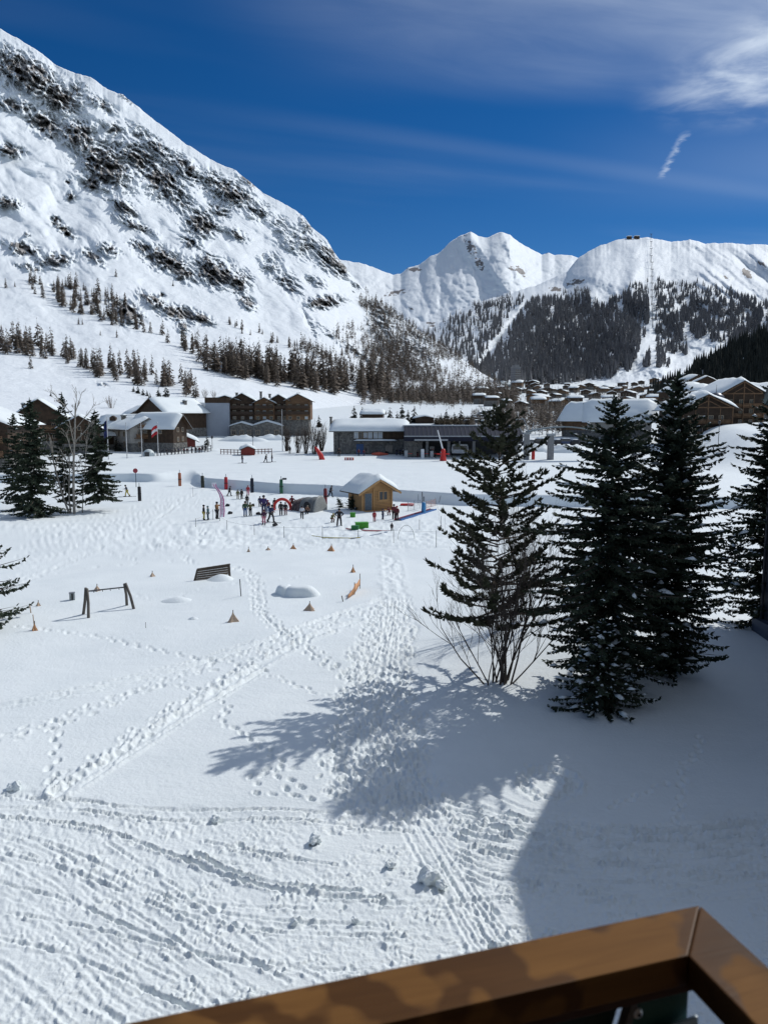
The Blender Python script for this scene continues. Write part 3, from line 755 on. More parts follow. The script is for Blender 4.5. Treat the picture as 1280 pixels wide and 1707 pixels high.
# ---- rounded mountain with the ski runs on the right
R_RIDGE = [(480, 652), (560, 640), (640, 603), (700, 560), (719, 547), (740, 533), (788, 507), (820, 497), (852, 489), (900, 473), (945, 452), (962, 431), (980, 420), (1002, 408), (1020, 402), (1043, 397), (1077, 396), (1095, 399), (1118, 402), (1150, 400), (1176, 405), (1220, 405), (1280, 408), (1400, 400), (1600, 385), (1800, 380)]
R_FOOT = [(480, 652, 1240), (900, 650, 1260), (1280, 650, 1300), (1800, 650, 1300)]
R_TOP = [(480, 1500), (700, 2500), (850, 2900), (960, 3200), (1060, 3400), (1280, 3600), (1800, 3700)]
R_ROCK = [(960, 470, 20, 6, -10, .55), (925, 482, 14, 5, 0, .6), (1245, 455, 12, 8, 50, .6), (1270, 440, 10, 4, 30, .6), (1210, 462, 10, 3, 35, .5)]
def r_rock(PX, PY): return sstep(.3, .5, blobs_mask(PX, PY, R_ROCK) + .55 * fbm(PX / 6, PY / 4, 4, 501)) * (blobs_mask(PX, PY, R_ROCK) > .05) * .75
def r_relief(PX, PY, t, rk, D):
    env = sstep(0, .1, t) * (1 - 0.8 * sstep(.93, 1, t))
    q = PX * 0.86 - PY * 0.5; r_ = PX * 0.5 + PY * 0.86
    # ribs fan out from the dome: to the right they run down right, to the left down left
    sR = sstep(1080, 1180, PX); sl = (PY - 400)
    a = PX - sl * (1.15 * sR - 0.25 * (1 - sR))
    a = a + 7 * fbm(PX / 40, PY / 40, 3, 510)
    up = sstep(560, 460, PY)
    ribs = fbm(a / 55, PY / 240, 3, 511) * 190 * up * (.35 + .65 * sstep(1090, 1180, PX)) + (ridged(a / 40, PY / 160, 2, 512) - .5) * 60 * up * sstep(1085, 1150, PX)
    pist = -70 * np.exp(-((PX - (1055 + (470 - PY) * .12)) / 12) ** 2) * sstep(520, 470, PY) * sstep(400, 420, PY)
    dome = -150 * np.exp(-((PX - 985) / 30) ** 2) * sstep(540, 440, PY)
    cleft = 150 * np.exp(-np.abs(PX - (880 - (PY - 500) * 0.75)) / 9) * sstep(490, 520, PY) * sstep(620, 590, PY)
    rib2 = -260 * np.exp(-((PX - (930 - (PY - 470) * .55)) / 40) ** 2) * sstep(470, 520, PY)
    return env * (ribs + pist + dome + cleft + rib2 + 200 * fbm(PX / 130, PY / 90, 3, 513) + 18 * fbm(PX / 10, PY / 8, 4, 514))
RM = Mountain('mountain', np.concatenate([np.arange(480, 690, 4.0), np.arange(690, 1300, 1.4), np.arange(1300, 1800, 5.0)]), R_RIDGE, R_FOOT, R_TOP, 230, r_relief, lambda t: 0.82 * t + 0.18 * t ** 7, M_MTN_R,
              'rounded snowy mountain with forest and ski runs on the right', r_rock)

# ---- nearer dark wooded spur at the right edge
S_RIDGE = [(1080, 655), (1110, 645), (1135, 632), (1165, 610), (1200, 592), (1240, 572), (1280, 556), (1400, 500), (1600, 430), (1800, 400)]
SM = Mountain('hillside', np.arange(1080, 1800, 4.0), S_RIDGE, [(1080, 660, 820), (1280, 668, 640), (1800, 675, 600)], [(1080, 900), (1280, 1080), (1800, 1300)], 90,
              lambda PX, PY, t, rk, D: 12 * fbm(PX / 60, PY / 40, 4, 601) * sstep(0, .2, t), lambda t: t, M_MTN, 'dark wooded hillside rising behind the chalets on the right', None)

# ------------------------------------------------------------------ far forests
def foliage_mat(name, a, b_, rough=0.8):
    m, nt, b = new_mat(name)
    b.inputs['Roughness'].default_value = rough; b.inputs['Specular IOR Level'].default_value = 0.15
    g = nd(nt, 'ShaderNodeNewGeometry'); oi = nd(nt, 'ShaderNodeObjectInfo')
    n = nd(nt, 'ShaderNodeTexNoise', Vector=g.outputs['Position'], Scale=0.9, Detail=4.0)
    mr = nd(nt, 'ShaderNodeMapRange', Value=n.outputs['Fac']); mr.inputs['From Min'].default_value = .3; mr.inputs['From Max'].default_value = .7
    mx = nd(nt, 'ShaderNodeMixRGB', Color1=(*a, 1), Color2=(*b_, 1)); nt.links.new(mr.outputs[0], mx.inputs['Fac'])
    nt.links.new(mx.outputs[0], b.inputs['Base Color'])
    return m
M_LARCH = foliage_mat("bare_larch_twigs", (0.105, 0.083, 0.066), (0.18, 0.145, 0.115))
M_FARTREE = foliage_mat("hazed_far_conifer", (0.10, 0.10, 0.105), (0.20, 0.195, 0.195))  # lightened grey: the haze of distance is put into this colour
M_DARKTREE = foliage_mat("dark_conifer", (0.022, 0.026, 0.022), (0.05, 0.052, 0.042))

def tri_tree(seed, n, h=1.0, rb=0.16, bare=0.0, low=0.12):
    """far conifer: a trunk sliver and n ragged twig blades; returns (n,3,3) triangles for a 1 m tall tree"""
    r = np.random.default_rng(seed); T = []
    for a in (0, 2.1, 4.2):
        T.append([(0.016 * math.cos(a), 0.016 * math.sin(a), -0.06), (0.016 * math.cos(a + 2.1), 0.016 * math.sin(a + 2.1), -0.06), (0, 0, 0.97 * h)])
    for k in range(n):
        z = low + (1 - low) * (1 - math.sqrt(r.random())) * 0.97 if n > 12 else low + (1 - low) * (k + r.random()) / n
        L = rb * (1 - z) ** 0.8 * r.uniform(0.65, 1.25) + 0.012
        a = r.uniform(0, 6.283); w = L * r.uniform(0.22, 0.42) * (1 - .4 * bare) 
        dz = L * r.uniform(-0.35, 0.15); th = r.uniform(0.03, 0.075) * (1 - .5 * bare)
        c, s_ = math.cos(a), math.sin(a)
        T.append([(0, 0, z + th), (c * L - s_ * w, s_ * L + c * w, z + dz), (c * L * .8 + s_ * w, s_ * L * .8 - c * w, z + dz - th * .6)])
    return np.array(T, np.float32)

def scatter_mesh(name, pts, hs, variants, mat, label, parent=None):
    """many far trees joined in one mesh"""
    out = []; r = np.random.default_rng(5)
    vi = r.integers(0, len(variants), len(pts)); an = r.uniform(0, 6.283, len(pts)); wd = r.uniform(.8, 1.25, len(pts))
    for k, Vt in enumerate(variants):
        s = np.where(vi == k)[0]
        if not len(s): continue
        c, sn = np.cos(an[s])[:, None], np.sin(an[s])[:, None]
        vx, vy, vz = [Vt.reshape(-1, 3)[:, i][None] for i in range(3)]
        w = (hs[s] * wd[s])[:, None]
        P = np.stack([(vx * c - vy * sn) * w, (vx * sn + vy * c) * w, vz * hs[s][:, None]], -1) + pts[s][:, None, :]
        out.append(P.reshape(-1, 3))
    V = np.concatenate(out); n = len(V) // 3
    o = np_mesh(name, V, np.arange(len(V)), np.arange(n) * 3, np.full(n, 3), mat)
    return tag(o, label, 'forest', None, 'stuff') if label else o

def pick(M, dens, n, seed, sel=None):
    """n surface points of a mountain drawn with the given density per photo area"""
    r = np.random.default_rng(seed)
    d = np.clip(dens(M.PX, M.PY), 0, None)
    cw = np.gradient(M.cols)[None, :]; rh = np.abs(np.gradient(M.PY, axis=0))
    w = (d * cw * rh).ravel(); tot_ = w.sum()
    cdf = np.cumsum(w) / tot_
    k = np.searchsorted(cdf, r.random(n)); k = np.clip(k, 0, len(w) - 1)
    return np.stack([M.X.ravel()[k], M.Y.ravel()[k], M.Z.ravel()[k]], -1), k
def band(PX, PY, line, up, dn):
    y = np.interp(PX, [p[0] for p in line], [p[1] for p in line], left=-999, right=-999)
    return ((PY > y - up) & (PY < y + dn) & (y > -900)).astype(float)

def r_dens(PX, PY):
    top = np.interp(PX, [690, 720, 790, 850, 900, 945, 985, 1010, 1040, 1060, 1078, 1100, 1130, 1160, 1200, 1240, 1290, 1400, 1800],
                    [565, 548, 508, 492, 500, 482, 484, 508, 486, 472, 470, 468, 474, 472, 480, 492, 515, 520, 520])
    bot = np.interp(PX, [690, 840, 950, 1020, 1050, 1075, 1110, 1140, 1200, 1280, 1800], [660, 646, 640, 628, 618, 560, 560, 562, 570, 600, 620])
    d = sstep(-3, 5, PY - top) * sstep(3, -3, PY - bot)
    low = ((PX > 1094) & (PX < 1118) & (PY > 545) & (PY < 615)) | ((PX > 1118) & (PX < 1144) & (PY > 555) & (PY < 592)) | ((PX > 1068) & (PX < 1082) & (PY > 590) & (PY < 612))
    d = np.maximum(d, low * 0.9)
    n = fbm(PX / 16, PY / 12, 4, 701)
    d = d * sstep(-0.42, 0.0, n)
    d = d * np.where(PX > 1090, sstep(-0.25, 0.25, n + 0.05), 1)
    # lift line and ski runs stay open
    lx = 1084 + (PY - 400) * 0.02
    d = d * sstep(3.5, 6.5, np.abs(PX - lx)) * sstep(1.5, 3, np.abs(PX - 1068 - 2) + 99 * (PY < 530))
    run = np.interp(PY, [500, 540, 560, 590, 625, 640], [1086, 1088, 1082, 1074, 1058, 1050])
    d = d * np.where(PY > 535, sstep(5, 9, np.abs(PX - run)), 1)
    d = d * (1 - ((PX > 985) & (PX < 1010) & (PY < 512)) * 0.95)
    # cleared chutes on the left part
    ch1 = 880 - (PY - 500) * 0.75; ch2 = 862 - (PY - 490) * .62
    d = d * np.where((PY > 490) & (PY < 610), sstep(4, 9, np.abs(PX - ch1)), 1) * np.where((PY > 520) & (PY < 600), sstep(2, 5, np.abs(PX - ch2 - 16)), 1)
    d = d * np.where(PX < 860, 0.62 * sstep(-0.3, .2, n + .1) * (1 - 0.5 * sstep(830, 720, PX)), 1)
    d = d * np.where((PX > 900) & (PY < 497) & (PX < 960), .35, 1)
    return d
def cone_tree(seed, tiers=3, n=5, rb=.17):
    r = np.random.default_rng(seed); T = []
    for q in range(tiers):
        z0 = .02 + .9 * q / tiers * .95; z1 = min(1.0, z0 + 1.35 * (1 - z0) * .75 + .1) if q < tiers - 1 else 1.0
        ph = r.uniform(0, 6.28); rad = rb * (1 - z0) ** .9
        P = [(rad * r.uniform(.6, 1.3) * math.cos(ph + 6.283 * k / n), rad * r.uniform(.6, 1.3) * math.sin(ph + 6.283 * k / n), z0 + r.uniform(-.06, .06)) for k in range(n)]
        for k in range(n):
            if r.random() < .12: continue
            T.append([P[k], P[(k + 1) % n], (r.uniform(-.01, .01), r.uniform(-.01, .01), z1)])
    return np.array(T, np.float32)
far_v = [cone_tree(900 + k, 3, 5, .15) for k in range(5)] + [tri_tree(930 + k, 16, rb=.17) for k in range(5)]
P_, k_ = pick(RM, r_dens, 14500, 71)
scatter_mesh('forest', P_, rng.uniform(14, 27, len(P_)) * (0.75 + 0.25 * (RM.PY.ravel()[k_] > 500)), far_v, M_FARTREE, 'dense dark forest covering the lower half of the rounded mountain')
def s_dens(PX, PY): return sstep(-.5, .1, fbm(PX / 14, PY / 10, 3, 711)) * (PX < 1420)
P_, k_ = pick(SM, s_dens, 3000, 72)
scatter_mesh('forest', P_, rng.uniform(9, 18, len(P_)), [cone_tree(920 + k, 4, 5, .16) for k in range(6)], M_DARKTREE, 'near black wood on the hillside behind the chalets on the right')
def sp_dens(PX, PY):
    rid = np.interp(PX, [p[0] for p in L_RIDGE], [p[1] for p in L_RIDGE]); ft = np.interp(PX, [p[0] for p in L_FOOT], [p[1] for p in L_FOOT])
    d = sstep(598, 630, PX) * (PY > rid) * sstep(ft, ft - 6, PY)
    n = fbm(PX / 18, PY / 14, 4, 721)
    d = d * (0.30 + 0.7 * sstep(-.2, .25, n))
    d = np.maximum(d, 1.3 * np.exp(-((PX - 665 - (PY - 600) * .9) / 40) ** 2) * (PY > 575) * (PY < 640) * (PX > 600))
    d = np.maximum(d, 0.9 * band(PX, PY, [(600, 500), (650, 518), (700, 556), (770, 600), (830, 640)], 4, 12))
    d = d * (1 - 0.75 * ((PX > 735) & (PX < 830) & (PY > 600) & (PY < 640) & (n > -.1)))
    d = np.maximum(d, 0.5 * band(PX, PY, [(500, 575), (560, 605), (620, 632)], 3, 8))
    d = np.maximum(d, 0.22 * (PX > 555) * (PX < 630) * (PY > 545) * (PY < 620) * (n > 0))
    return d
larch_v = [tri_tree(940 + k, 26, rb=0.17, bare=.6) for k in range(7)]
P_, k_ = pick(LM, sp_dens, 2300, 73)
scatter_mesh('forest', P_, rng.uniform(8, 17, len(P_)), larch_v, M_LARCH, 'bare brown wood on the shaded spur left of the valley village')

# trees of the left slope that can be told apart
def larch_mesh(seed, n=110):
    T = tri_tree(seed, n, rb=0.15, bare=.75, low=0.08).reshape(-1, 3); m = len(T) // 3
    return np_mesh('larch', T, np.arange(len(T)), np.arange(m) * 3, np.full(m, 3), M_LARCH, link=False)
LARCHES = [larch_mesh(960 + k) for k in range(8)]
def larch(p, h, label, group):
    o = bpy.data.objects.new('larch_tree', R.choice(LARCHES)); C.objects.link(o)
    o.location = p; w = h * R.uniform(.85, 1.25); o.scale = (w, w, h); o.rotation_euler = (0, 0, R.uniform(0, 6.28))
    return tag(o, label, 'tree', group)
def belt(line, n, up, dn, hpx, label, group, jitter=1.0):
    for k in range(n):
        t = R.random(); x0, x1 = line[0][0], line[-1][0]; x = x0 + (x1 - x0) * t
        y = np.interp(x, [p[0] for p in line], [p[1] for p in line]) + R.uniform(-up, dn)
        p = LM.at(x, y)
        hh_ = R.uniform(.6, 1.15)
        sec = next(n_ for lim, n_ in ((60, 'at the left frame edge'), (140, 'above the birch group'), (215, 'above the flagpoles'), (290, 'above the stone flanked chalet'), (345, 'left of the hotel wall'), (400, 'above the grey hotel wall'),
                                      (480, 'above the hotel gables'), (560, 'above the leafless clump'), (9999, 'above the stone lift building')) if x < lim)
        sz_ = 'short' if hh_ < .78 else ('middling' if hh_ < .96 else 'tall')
        larch(p - Vector((0, 0, .4)), hh_ * hpx * px_m(p), sz_ + ' ' + label + ', ' + sec, group)
belt([(340, 612), (400, 628), (460, 640), (540, 652), (640, 662)], 92, 12, 4, 60, 'larch in the dense row at the mountain foot', 'larches in the dense row at the mountain foot')
pts = []; hs = []
for k in range(120):
    x = R.uniform(330, 650); y = float(np.interp(x, [340, 400, 460, 540, 640], [608, 624, 636, 648, 658])) - R.uniform(0, 16)
    q = LM.at(x, y); pts.append(tuple(q)); hs.append(R.uniform(34, 60) * px_m(q))
scatter_mesh('wood', np.array(pts), np.array(hs), [tri_tree(985 + k, 70, rb=.14, bare=.75, low=.08) for k in range(5)], M_LARCH, 'brown wood closing up behind the dense larch row at the mountain foot')
belt([(-60, 575), (0, 583), (60, 588), (110, 600), (150, 622), (200, 630), (260, 640), (330, 660)], 96, 14, 8, 46, 'larch in the lowest belt of the left slope', 'larches in the lowest belt on the left slope')
belt([(95, 508), (130, 520), (180, 535), (230, 550), (280, 572), (330, 590), (370, 608)], 40, 12, 5, 36, 'larch in the upper belt of the left slope', 'larches in the upper belt on the left slope')
belt([(95, 515), (150, 528), (210, 548)], 34, 42, 0, 30, 'larch in the cluster by the dark outcrop', 'larches in the cluster by the rock outcrop')
belt([(40, 480), (100, 488), (150, 494), (200, 505)], 28, 14, 12, 24, 'thin larch scattered under the left cliffs', 'scattered larches under the left cliffs')
belt([(380, 548), (430, 562), (480, 580), (520, 594)], 22, 12, 6, 19, 'thin larch on the snow chute', 'larches on the snow chute')
belt([(560, 585), (600, 600), (640, 610)], 12, 22, 10, 20, 'thin larch beside the gully', 'larches beside the gully')
for (x, y, h, l) in [(193, 461, 15, 'lone larch on bare snow right of the scattered upper trees'), (10, 480, 20, 'lone larch at the far left under the cliffs'), (24, 478, 11, 'smaller larch beside the lone larch at the far left'),
                     (131, 541, 14, 'left of two little larches on the open slope between the belts'), (137, 541, 13, 'right of two little larches on the open slope between the belts'), (194, 562, 17, 'little larch standing alone below the rock outcrop'),
                     (167, 558, 11, 'tiny larch left of the lone one below the rock outcrop'), (51, 614, 26, 'single larch on the snow below the lowest belt on the left'), (288, 476, 12, 'tiny larch on the snow slope under the central cliffs'), (326, 574, 24, 'single tall larch standing free left of the dense row')]:
    p = LM.at(x, y); larch(p - Vector((0, 0, .3)), h * px_m(p), l, None)
# ------------------------------------------------------------------ building materials
M_TIMBER = wood("dark_timber", (0.075, 0.045, 0.027), (0.030, 0.019, 0.012), 'Z', 1.2)
M_TIMBERW = wood("warm_timber", (0.20, 0.115, 0.06), (0.09, 0.05, 0.028), 'X', 1.2)
M_BOARD = wood("brown_board", (0.07, 0.045, 0.03), (0.035, 0.023, 0.016), 'X', 0.8)
M_PINE = wood("light_pine_board", (0.46, 0.265, 0.115), (0.33, 0.185, 0.075), 'X', 1.4)
M_PINEV = wood("light_pine_post", (0.52, 0.31, 0.14), (0.40, 0.23, 0.10), 'Z', 1.4)
M_GREYWOOD = wood("weathered_wood", (0.17, 0.15, 0.13), (0.08, 0.07, 0.06), 'Z', 2.5)
M_PANEL = wood("old_panel_wood", (0.13, 0.10, 0.075), (0.055, 0.042, 0.032), 'X', 2.0)
M_PLASTER = plain("grey_plaster", (0.36, 0.34, 0.31), 0.85, var=.2, scale=1.2)
M_SCREEN = plain("blue_grey_cladding", (0.30, 0.33, 0.38), 0.6, var=.06, scale=.6)
M_SLATE = plain("slate_roof", (0.06, 0.062, 0.068), 0.6, var=.3, scale=2)
M_GLASS = plain("dark_glass", (0.02, 0.025, 0.032), 0.08, var=.2, scale=.5, spec=.6)
M_PALEGLASS = plain("pale_blind", (0.42, 0.47, 0.52), 0.3, var=.15, scale=.5, spec=.5)
M_FRAME = plain("window_frame", (0.30, 0.24, 0.17), 0.6)
M_WHITEFRAME = plain("white_frame", (0.6, 0.6, 0.58), 0.5, var=.1)
M_STEEL = plain("galvanised_steel", (0.30, 0.32, 0.34), 0.45, 0.6, .15, 3)
M_DARKSTEEL = plain("dark_steel", (0.05, 0.052, 0.06), 0.5, 0.3, .2, 3)
M_CONCRETE = plain("concrete", (0.22, 0.22, 0.22), 0.85, var=.2, scale=2)
M_RED = plain("red_padding", (0.52, 0.035, 0.03), 0.55, var=.12, scale=3)
M_NAVY = plain("navy_panel", (0.009, 0.011, 0.026), 0.5, var=.25, scale=1)
M_BLACK = plain("black_plastic", (0.02, 0.02, 0.022), 0.5, var=.2)
M_WHITE = plain("white_paint", (0.72, 0.73, 0.74), 0.5, var=.05)
M_ORANGE = plain("orange_net", (0.66, 0.30, 0.12), 0.75, var=.2, scale=8)
def stone_mat():
    m, nt, b = new_mat("rubble_stone")
    b.inputs['Roughness'].default_value = 0.85
    t = nd(nt, 'ShaderNodeTexCoord')
    vo = nd(nt, 'ShaderNodeTexVoronoi', Vector=t.outputs['Object'], Scale=2.6)
    ve = nd(nt, 'ShaderNodeTexVoronoi', Vector=t.outputs['Object'], Scale=2.6, feature='DISTANCE_TO_EDGE')
    sp = nd(nt, 'ShaderNodeSeparateXYZ', Vector=vo.outputs['Color'])
    mx = nd(nt, 'ShaderNodeMixRGB', Color1=(0.08, 0.077, 0.072, 1), Color2=(0.22, 0.21, 0.19, 1)); nt.links.new(sp.outputs[0], mx.inputs['Fac'])
    mr = nd(nt, 'ShaderNodeMapRange', Value=ve.outputs['Distance']); mr.inputs['From Max'].default_value = 0.06
    m2 = nd(nt, 'ShaderNodeMixRGB', Color1=(0.12, 0.115, 0.11, 1)); nt.links.new(mr.outputs[0], m2.inputs['Fac']); nt.links.new(mx.outputs[0], m2.inputs['Color2'])
    nt.links.new(m2.outputs[0], b.inputs['Base Color'])
    bp = nd(nt, 'ShaderNodeBump', Height=mr.outputs[0], Strength=0.8, Distance=0.06); nt.links.new(bp.outputs[0], b.inputs['Normal'])
    return m
M_STONE = stone_mat()

# ------------------------------------------------------------------ shape collector
class MB:
    def __init__(s): s.v = []; s.f = []; s.m = []
    def add(s, vs, fs, mi=0):
        n = len(s.v); s.v += [tuple(p) for p in vs]; s.f += [tuple(i + n for i in f) for f in fs]; s.m += [mi] * len(fs); return s
    def box(s, x0, x1, y0, y1, z0, z1, mi=0):
        vs = [(x0, y0, z0), (x1, y0, z0), (x1, y1, z0), (x0, y1, z0), (x0, y0, z1), (x1, y0, z1), (x1, y1, z1), (x0, y1, z1)]
        return s.add(vs, [(0, 3, 2, 1), (4, 5, 6, 7), (0, 1, 5, 4), (1, 2, 6, 5), (2, 3, 7, 6), (3, 0, 4, 7)], mi)
    def beam(s, a, b, w, h, mi=0, up=(0, 0, 1)):
        a = Vector(a); b = Vector(b); d = (b - a).normalized(); u_ = Vector(up)
        sd = d.cross(u_)
        if sd.length < 1e-4: sd = d.cross(Vector((0, 1, 0)))
        sd.normalize(); up_ = sd.cross(d)
        vs = []
        for p in (a, b):
            for i, j in ((-1, -1), (1, -1), (1, 1), (-1, 1)): vs.append(p + sd * (w / 2 * i) + up_ * (h / 2 * j))
        return s.add(vs, [(0, 1, 2, 3), (7, 6, 5, 4), (0, 4, 5, 1), (1, 5, 6, 2), (2, 6, 7, 3), (3, 7, 4, 0)], mi)
    def tube(s, pts, rad, n=6, mi=0, cap=True):
        P = [Vector(p) for p in pts]; rs = rad if isinstance(rad, (list, tuple)) else [rad] * len(P)
        base = []; prev = None
        for i, p in enumerate(P):
            d = (P[min(i + 1, len(P) - 1)] - P[max(i - 1, 0)]).normalized()
            if prev is None:
                prev = d.orthogonal().normalized()
            prev = (prev - d * prev.dot(d)).normalized(); q = d.cross(prev)
            base.append([p + (prev * math.cos(2 * math.pi * k / n) + q * math.sin(2 * math.pi * k / n)) * rs[i] for k in range(n)])
        vs = [v_ for ring in base for v_ in ring]; fs = []
        for i in range(len(P) - 1):
            for k in range(n):
                k2 = (k + 1) % n
                fs.append((i * n + k, i * n + k2, (i + 1) * n + k2, (i + 1) * n + k))
        if cap: fs += [tuple(reversed(range(n))), tuple((len(P) - 1) * n + k for k in range(n))]
        return s.add(vs, fs, mi)
    def prism(s, poly, y0, y1, mi=0):       # polygon in xz extruded along y
        n = len(poly)
        vs = [(x, y0, z) for x, z in poly] + [(x, y1, z) for x, z in poly]
        fs = [tuple(range(n)), tuple(reversed(range(n, 2 * n)))] + [(i, i + n, (i + 1) % n + n, (i + 1) % n) for i in range(n)]
        return s.add(vs, fs, mi)
    def lathe(s, prof, n=12, c=(0, 0, 0), mi=0):
        vs = []; fs = []
        for r_, z in prof:
            for k in range(n): vs.append((c[0] + r_ * math.cos(2 * math.pi * k / n), c[1] + r_ * math.sin(2 * math.pi * k / n), c[2] + z))
        for i in range(len(prof) - 1):
            for k in range(n): fs.append((i * n + k, i * n + (k + 1) % n, (i + 1) * n + (k + 1) % n, (i + 1) * n + k))
        fs += [tuple(reversed(range(n))), tuple((len(prof) - 1) * n + k for k in range(n))]
        return s.add(vs, fs, mi)
    def build(s, name, mats, parent=None, smooth=False, bevel=0.0):
        o = mesh_obj(name, s.v, s.f, mats, parent, smooth, s.m)
        bm = bmesh.new(); bm.from_mesh(o.data)
        bmesh.ops.recalc_face_normals(bm, faces=bm.faces)
        if bevel:
            bmesh.ops.bevel(bm, geom=[e for e in bm.edges if e.calc_face_angle(0) > 0.5], offset=bevel, segments=2, affect='EDGES', profile=0.6, clamp_overlap=True)
        bm.to_mesh(o.data); bm.free()
        return o

def snow_slab(name, fn, nu, nv, th, parent, seed=0, ulim=(-1, 1), lump=0.25):
    """thick rounded snow lying on a roof: fn(u,v) gives the roof surface point"""
    us = np.linspace(ulim[0], ulim[1], nu); vs = np.linspace(-1, 1, nv)
    r0 = np.random.default_rng(seed)
    top = []; bot = []
    for u_ in us:
        for v_ in vs:
            p = Vector(fn(u_, v_))
            un = (u_ - ulim[0]) / (ulim[1] - ulim[0]) * 2 - 1
            e = max(0.0, 1 - abs(un) ** 9) ** 0.5 * max(0.0, 1 - abs(v_) ** 9) ** 0.5
            k = 1 + lump * float(perlin(np.array(u_ * 2.1 + seed), np.array(v_ * 2.7 + seed * 1.7), 5)) * 1.4
            top.append(p + Vector((0, 0, th * e * k + 0.01))); bot.append(p + Vector((0, 0, 0.005)))
    n = len(top); V = top + bot; F = []
    g = lambda i, j: i * nv + j
    for i in range(nu - 1):
        for j in range(nv - 1):
            F.append((g(i, j), g(i + 1, j), g(i + 1, j + 1), g(i, j + 1))); F.append((n + g(i, j), n + g(i, j + 1), n + g(i + 1, j + 1), n + g(i + 1, j)))
    for i in range(nu - 1):
        F.append((g(i, 0), n + g(i, 0), n + g(i + 1, 0), g(i + 1, 0))); F.append((g(i, nv - 1), g(i + 1, nv - 1), n + g(i + 1, nv - 1), n + g(i, nv - 1)))
    for j in range(nv - 1):
        F.append((g(0, j), g(0, j + 1), n + g(0, j + 1), n + g(0, j))); F.append((g(nu - 1, j), n + g(nu - 1, j), n + g(nu - 1, j + 1), g(nu - 1, j + 1)))
    return mesh_obj(name, V, F, M_SNOW, parent, True)

_winc = {}
def window_mesh(w, h, frame, glass):
    key = (round(w, 2), round(h, 2), frame.name, glass.name)
    if key not in _winc:
        b = MB(); t = min(w, h) * 0.12
        b.box(-w / 2, -w / 2 + t, -.05, .03, 0, h).box(w / 2 - t, w / 2, -.05, .03, 0, h).box(-w / 2 + t, w / 2 - t, -.05, .03, h - t, h).box(-w / 2 + t, w / 2 - t, -.07, .03, 0, t)
        b.box(-t * .3, t * .3, -.04, .03, t, h - t)
        f = b.build('window', [frame]); me = f.data; bpy.data.objects.remove(f)
        g = MB().box(-w / 2 + t, w / 2 - t, -.012, .02, t, h - t).build('pane', [glass]); mg = g.data; bpy.data.objects.remove(g)
        _winc[key] = (me, mg)
    return _winc[key]
def window(parent, x, y, z, rz, w=1.0, h=1.2, frame=None, glass=None):
    me, mg = window_mesh(w, h, frame or M_FRAME, glass or M_GLASS)
    o = bpy.data.objects.new('window', me); C.objects.link(o); o.parent = parent; o.location = (x, y, z); o.rotation_euler = (0, 0, rz)
    g = bpy.data.objects.new('pane', mg); C.objects.link(g); g.parent = o
    return o

